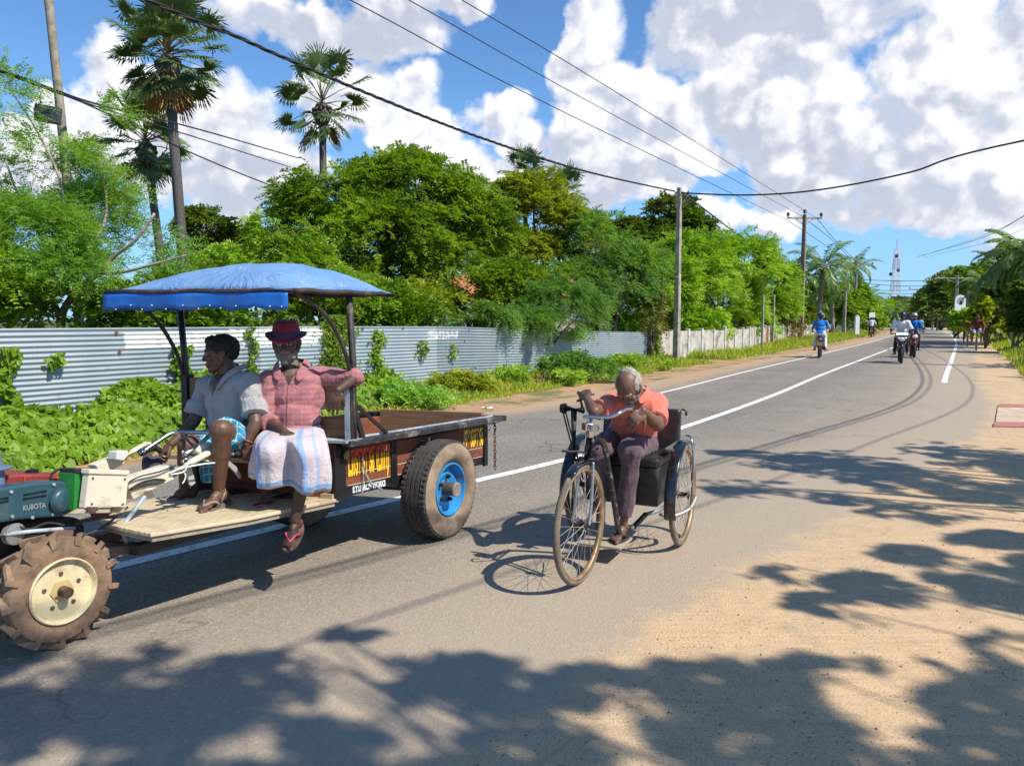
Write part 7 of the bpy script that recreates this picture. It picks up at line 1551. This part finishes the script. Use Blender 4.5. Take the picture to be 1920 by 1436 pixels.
# cyclist on the right verge
g = G(1830, 657); kE = LF_((g.x, g.y, 0), (-.50, -.87)); t = thing('bicycle', 'old bicycle coming toward the camera on the right road edge', 'bicycle', kE(0, 0, 0)); tri_ = tri
for f in (-.52, .52): bike_wheel(kE(f, 0, .34), kE.l, .34, t, .022, 20, sp=.0025)
def btube(nm, pts, r=.014): mb = MB(); mb.tube(pts, r, 6); mb.build(nm, BLACK, t, smooth=True)
btube('frame', [kE(-.52, 0, .34), kE(-.12, 0, .30), kE(.40, 0, .70), kE(-.18, 0, .78), kE(-.12, 0, .30)]); btube('frame', [kE(-.52, 0, .34), kE(-.18, 0, .78), kE(-.19, 0, .90)]); btube('fork', [kE(.36, 0, .92), kE(.52, 0, .34)]); btube('handlebar', [kE(.20, .28, 1.0), kE(.36, .2, 1.0), kE(.38, 0, .96), kE(.36, -.2, 1.0), kE(.20, -.28, 1.0)])
mb = MB(); mb.ell(kE(-.19, 0, .93), (.09, .13, .035), kE.M()); mb.build('saddle', BLACK, t, smooth=True)
biker(kE, 'cyclist in a brown shirt and purple white shorts on the right road edge', fabric('brown_shirt', (.16, .045, .025)), fabric('lilac_shorts', (.50, .44, .72)), None, (-.19, .95), (.20, .28, 1.0), .12, bare_legs=True)
o = V(1816, 600, 43); kF = LF_((o.x, o.y, 0), (-.5, -.87)); t = thing('bicycle', 'second bicycle partly hidden behind the cyclist in brown', 'bicycle', kF(0, 0, 0))
for f in (-.52, .52): bike_wheel(kF(f, 0, .34), kF.l, .34, t, .022, 12, sp=.003)
mb = MB(); mb.tube([kF(-.52, 0, .34), kF(-.12, 0, .30), kF(.40, 0, .70), kF(-.18, 0, .78), kF(-.12, 0, .30)], .015, 6); mb.tube([kF(.36, 0, .92), kF(.52, 0, .34)], .015, 6); mb.tube([kF(.2, .28, 1.0), kF(.38, 0, .96), kF(.2, -.28, 1.0)], .012, 6); mb.build('frame', BLACK, t, smooth=True)
biker(kF, 'cyclist in dark red behind the man in brown under the trees', fabric('dark_red_cloth', (.12, .035, .03)), fabric('dull_sarong', (.10, .06, .06)), None, (-.19, .95), (.20, .28, 1.0), .10)
# far vehicles on the bend
def boxcar(px, D, L, Wd, H, label, name, cat, bm, roof, hd=(-.47, -.88)):
    o = V(px, 600, D); k = LF_((o.x, o.y, 0), hd); t = thing(name, label, cat, k(0, 0, 0), 'vehicles at the far bend')
    mb = MB(); mb.hexa([k(-L/2, -Wd/2, .3), k(L/2, -Wd/2, .3), k(L/2, Wd/2, .3), k(-L/2, Wd/2, .3), k(-L/2, -Wd/2, H*.55), k(L/2, -Wd/2, H*.5), k(L/2, Wd/2, H*.5), k(-L/2, Wd/2, H*.55)]); bevel(mb.build('body', bm, t), .08, 3)
    mb = MB(); mb.hexa([k(-L/2+.05, -Wd/2+.05, H*.55), k(L/2-.1, -Wd/2+.05, H*.5), k(L/2-.1, Wd/2-.05, H*.5), k(-L/2+.05, Wd/2-.05, H*.55), k(-L/2+.1, -Wd/2+.1, H*.9), k(L/2-.5, -Wd/2+.1, H*.9), k(L/2-.5, Wd/2-.1, H*.9), k(-L/2+.1, Wd/2-.1, H*.9)]); mb.build('windows', mat('dark_glass', (.02, .025, .03), .1), t)
    mb = MB(); mb.hexa([k(-L/2+.05, -Wd/2+.06, H*.905), k(L/2-.45, -Wd/2+.06, H*.905), k(L/2-.45, Wd/2-.06, H*.905), k(-L/2+.05, Wd/2-.06, H*.905), k(-L/2+.15, -Wd/2+.15, H), k(L/2-.6, -Wd/2+.15, H), k(L/2-.6, Wd/2-.15, H), k(-L/2+.15, Wd/2-.15, H)]); bevel(mb.build('roof', roof, t), .05, 2)
    for f in (-L/2+.5, L/2-.4):
        for sg in (-1, 1): mb = MB(); mb.lathe(k(f, sg*(Wd/2-.08), .3), k.l, [(-.1, .1), (-.1, .28), (-.06, .31), (.06, .31), (.1, .28), (.1, .1)], 18); mb.build('wheel', RUBBER, t, deg=40)
    for sg in (-1, 1): mb = MB(); mb.ell(k(L/2+.01, sg*Wd*.36, H*.38), (.12, .04, .10), k.M()); mb.build('headlamp', WHT, t, smooth=True)
    return t
REDP = mat('red_paint', (.50, .03, .025), .3, coat=.5)
boxcar(1657, 185, 2.7, 1.35, 1.75, 'small red three-wheeler at the head of the bend', 'three_wheeler', 'three-wheeler', REDP, REDP)
boxcar(1709, 135, 6.5, 2.2, 3.0, 'red lorry coming round the far bend behind the riders', 'lorry', 'lorry', mat('lorry_red', (.36, .03, .04), .4), mat('lorry_pink', (.42, .10, .12), .5))
boxcar(1665, 260, 4.6, 1.8, 1.9, 'pale van far away left of the lorry', 'van', 'van', mat('van_cream', (.62, .50, .44), .4), WHT)
# signs, slabs, roofs, fences of the far side
t = thing('arched_sign', 'white arched sign with a dark round picture among the bushes on the right', 'sign', V(1800, 590, 62)); o = V(1801, 568, 62); s_ = 62/FPX
mb = MB(); poly = [o+Vector((x*s_, 0, z*s_)) for x, z in ((-10, -15), (10, -15), (10, 6))]+[o+Vector((10*s_*math.cos(a), 0, (6+9*math.sin(a))*s_)) for a in (.5, 1, 1.57, 2.1, 2.6)]+[o+Vector((-10*s_, 0, 6*s_))]
mb.prism(poly, (0, .06, 0)); mb.build('board', WHT, t); mb = MB(); mb.prism([o+Vector((7*s_*math.cos(a), -.01, (4+7*math.sin(a))*s_)) for a in [k*math.pi/8 for k in range(16)]], (0, .005, 0)); mb.build('picture', mat('picture_grey', (.30, .31, .33), .6), t)
mb = MB(); mb.prism([o+Vector((x*s_, -.02, z*s_)) for x, z in ((-2, -3), (3, -3), (3.5, 1), (1, 5), (-1, 4), (-1.5, 0))], (0, .005, 0)); mb.build('dark_figure', BLACK, t); mb = MB(); mb.bar(Vector((o.x, o.y+.1, 0)), Vector((o.x, o.y+.1, o.z)), .08); mb.build('post', DARKST, t)
for px, py, w, m, lab, D in ((1635, 591, 5.5, WHT, 'small white square sign above the white shirted rider', 78), (1651, 590, 5.5, mat('yellow_board', (.65, .45, .02), .5), 'yellow warning sign at the far bend', 120), (1717, 591, 5, WHT, 'small white board at the far bend beside the lorry', 150)):
    t = thing('road_sign', lab, 'sign', V(px, 600, D)); o = V(px, py, D); s_ = D/FPX; mb = MB(); mb.box(o, (w*2*s_, .05, w*1.7*s_)); bevel(mb.build('board', m, t), .03); mb = MB(); mb.bar(Vector((o.x, o.y+.06, 0)), Vector((o.x, o.y+.06, o.z)), .09); mb.build('post', GREYB, t)
t = thing('marker_post', 'white painted marker post at the foot of the leaning poles', 'post', V(1607, 600, 70)); o = V(1607, 600, 70); mb = MB(); mb.box((o.x, o.y, .9), (.38, .3, 1.8)); mb.prism([(o.x-.19, o.y-.15, 1.8), (o.x+.19, o.y-.15, 1.8), (o.x, o.y-.15, 2.0)], (0, .3, 0)); mb.build('post_body', WHT, t)
def house(px, D, w, h, rh, label, wallm, roofm, dep=5.0):
    o = V(px, 600, D); t = thing('house', label, 'house', (o.x, o.y, 0)); mb = MB(); mb.box((o.x, o.y+dep/2, h/2), (w, dep, h)); wl = mb.build('wall', wallm, t)
    mb = MB(); e = .4; mb.add([(o.x-w/2-e, o.y-e, h-.1), (o.x+w/2+e, o.y-e, h-.1), (o.x+w/2+e, o.y+dep+e, h-.1), (o.x-w/2-e, o.y+dep+e, h-.1), (o.x-w/2-e, o.y+dep/2, h+rh), (o.x+w/2+e, o.y+dep/2, h+rh)], [(0, 1, 5, 4), (2, 3, 4, 5), (0, 4, 3), (1, 2, 5), (3, 2, 1, 0)]); mb.build('roof', roofm, t)
    for dx in (-w*.28, w*.28): mb = MB(); mb.box((o.x+dx, o.y-.02, h*.55), (w*.16, .08, h*.36)); f = mb.build('window', WHT, t); mb = MB(); mb.box((o.x+dx, o.y-.065, h*.55), (w*.13, .02, h*.31)); mb.build('pane', mat('window_glass', (.03, .035, .04), .1), f)
    mb = MB(); mb.box((o.x, o.y-.02, h*.36), (w*.14, .09, h*.72)); mb.build('door', WBRN, t)
TILE = mat('clay_tile', (.34, .13, .07), .85, var=.3, vsc=12, dirt=(.12, .07, .05), bump=.6); PLAST = mat('limewash', (.62, .58, .48), .9, var=.1, dirt=(.3, .27, .22))
house(1770, 165, 4.6, 1.6, 1.5, 'low house with a brown tiled roof behind the dark wooden fence', PLAST, TILE)
house(965, 31, 5.0, 2.6, 1.0, 'little house with an orange tiled roof hidden behind the shrubs', PLAST, mat('orange_tile', (.45, .16, .07), .85, var=.3, vsc=12))
house(1662, 200, 4, 2.0, .8, 'far white building at the outside of the bend', mat('far_white', (.6, .58, .55), .8), mat('far_sheet_roof', (.45, .42, .4), .6))
house(1706, 210, 3.6, 2.4, .7, 'far yellow building right of the lorry', mat('far_yellow', (.55, .45, .12), .8), mat('pale_roof', (.5, .46, .3), .8))
t = thing('wooden_fence', 'dark wooden board fence along the right of the bend', 'fence', V(1760, 600, 150)); dw = mat('tarred_boards', (.035, .028, .022), .9, var=.3)
for i in range(26):
    p = V(1736, 600, 152).lerp(V(1788, 600, 140), i/26); p.z = 0; mb = MB(); mb.box((p.x, p.y, .75), (.24, .06, 1.5+R.uniform(-.12, .12)), .2); mb.build('fence_board', dw, t)
CONC3 = mat('sandy_slab', (.50, .38, .27), .9, var=.2, vsc=6, dirt=(.40, .27, .16), dsc=3, damt=.8, bump=.4)
t = thing('drain_cover', 'pair of pale concrete slabs with red painted edges at the right road edge', 'drain cover', G(1895, 780)); RP = paint_mat('faded_red_paint', (.42, .16, .13), .8)
for (a, b, c, d, m, z, nm) in (((1873, 760), (1990, 762), (1990, 767), (1871, 764), RP, .03, 'red_edge'), ((1870, 765), (1990, 768), (1990, 793), (1866, 793), CONC3, .022, 'slab'), ((1865, 794), (1990, 795), (1990, 803), (1862, 801), RP, .03, 'red_edge')):
    q = [G(*p) for p in (d, c, b, a)]; mb = MB(); mb.hexa([Vector((p.x, p.y, -.02)) for p in q]+[Vector((p.x, p.y, z)) for p in q]); bevel(mb.build(nm, m, t), .01)
t = thing('litter_scrap', 'white scrap of litter in the grass beyond the trailer', 'litter', G(905, 765)); o = G(905, 767); mb = MB(); mb.strip([[o+Vector((x*.05, y*.04, .02+.02*math.sin(x*2+y))) for x in range(5)] for y in range(3)]); mb.build('scrap', WHT, t)
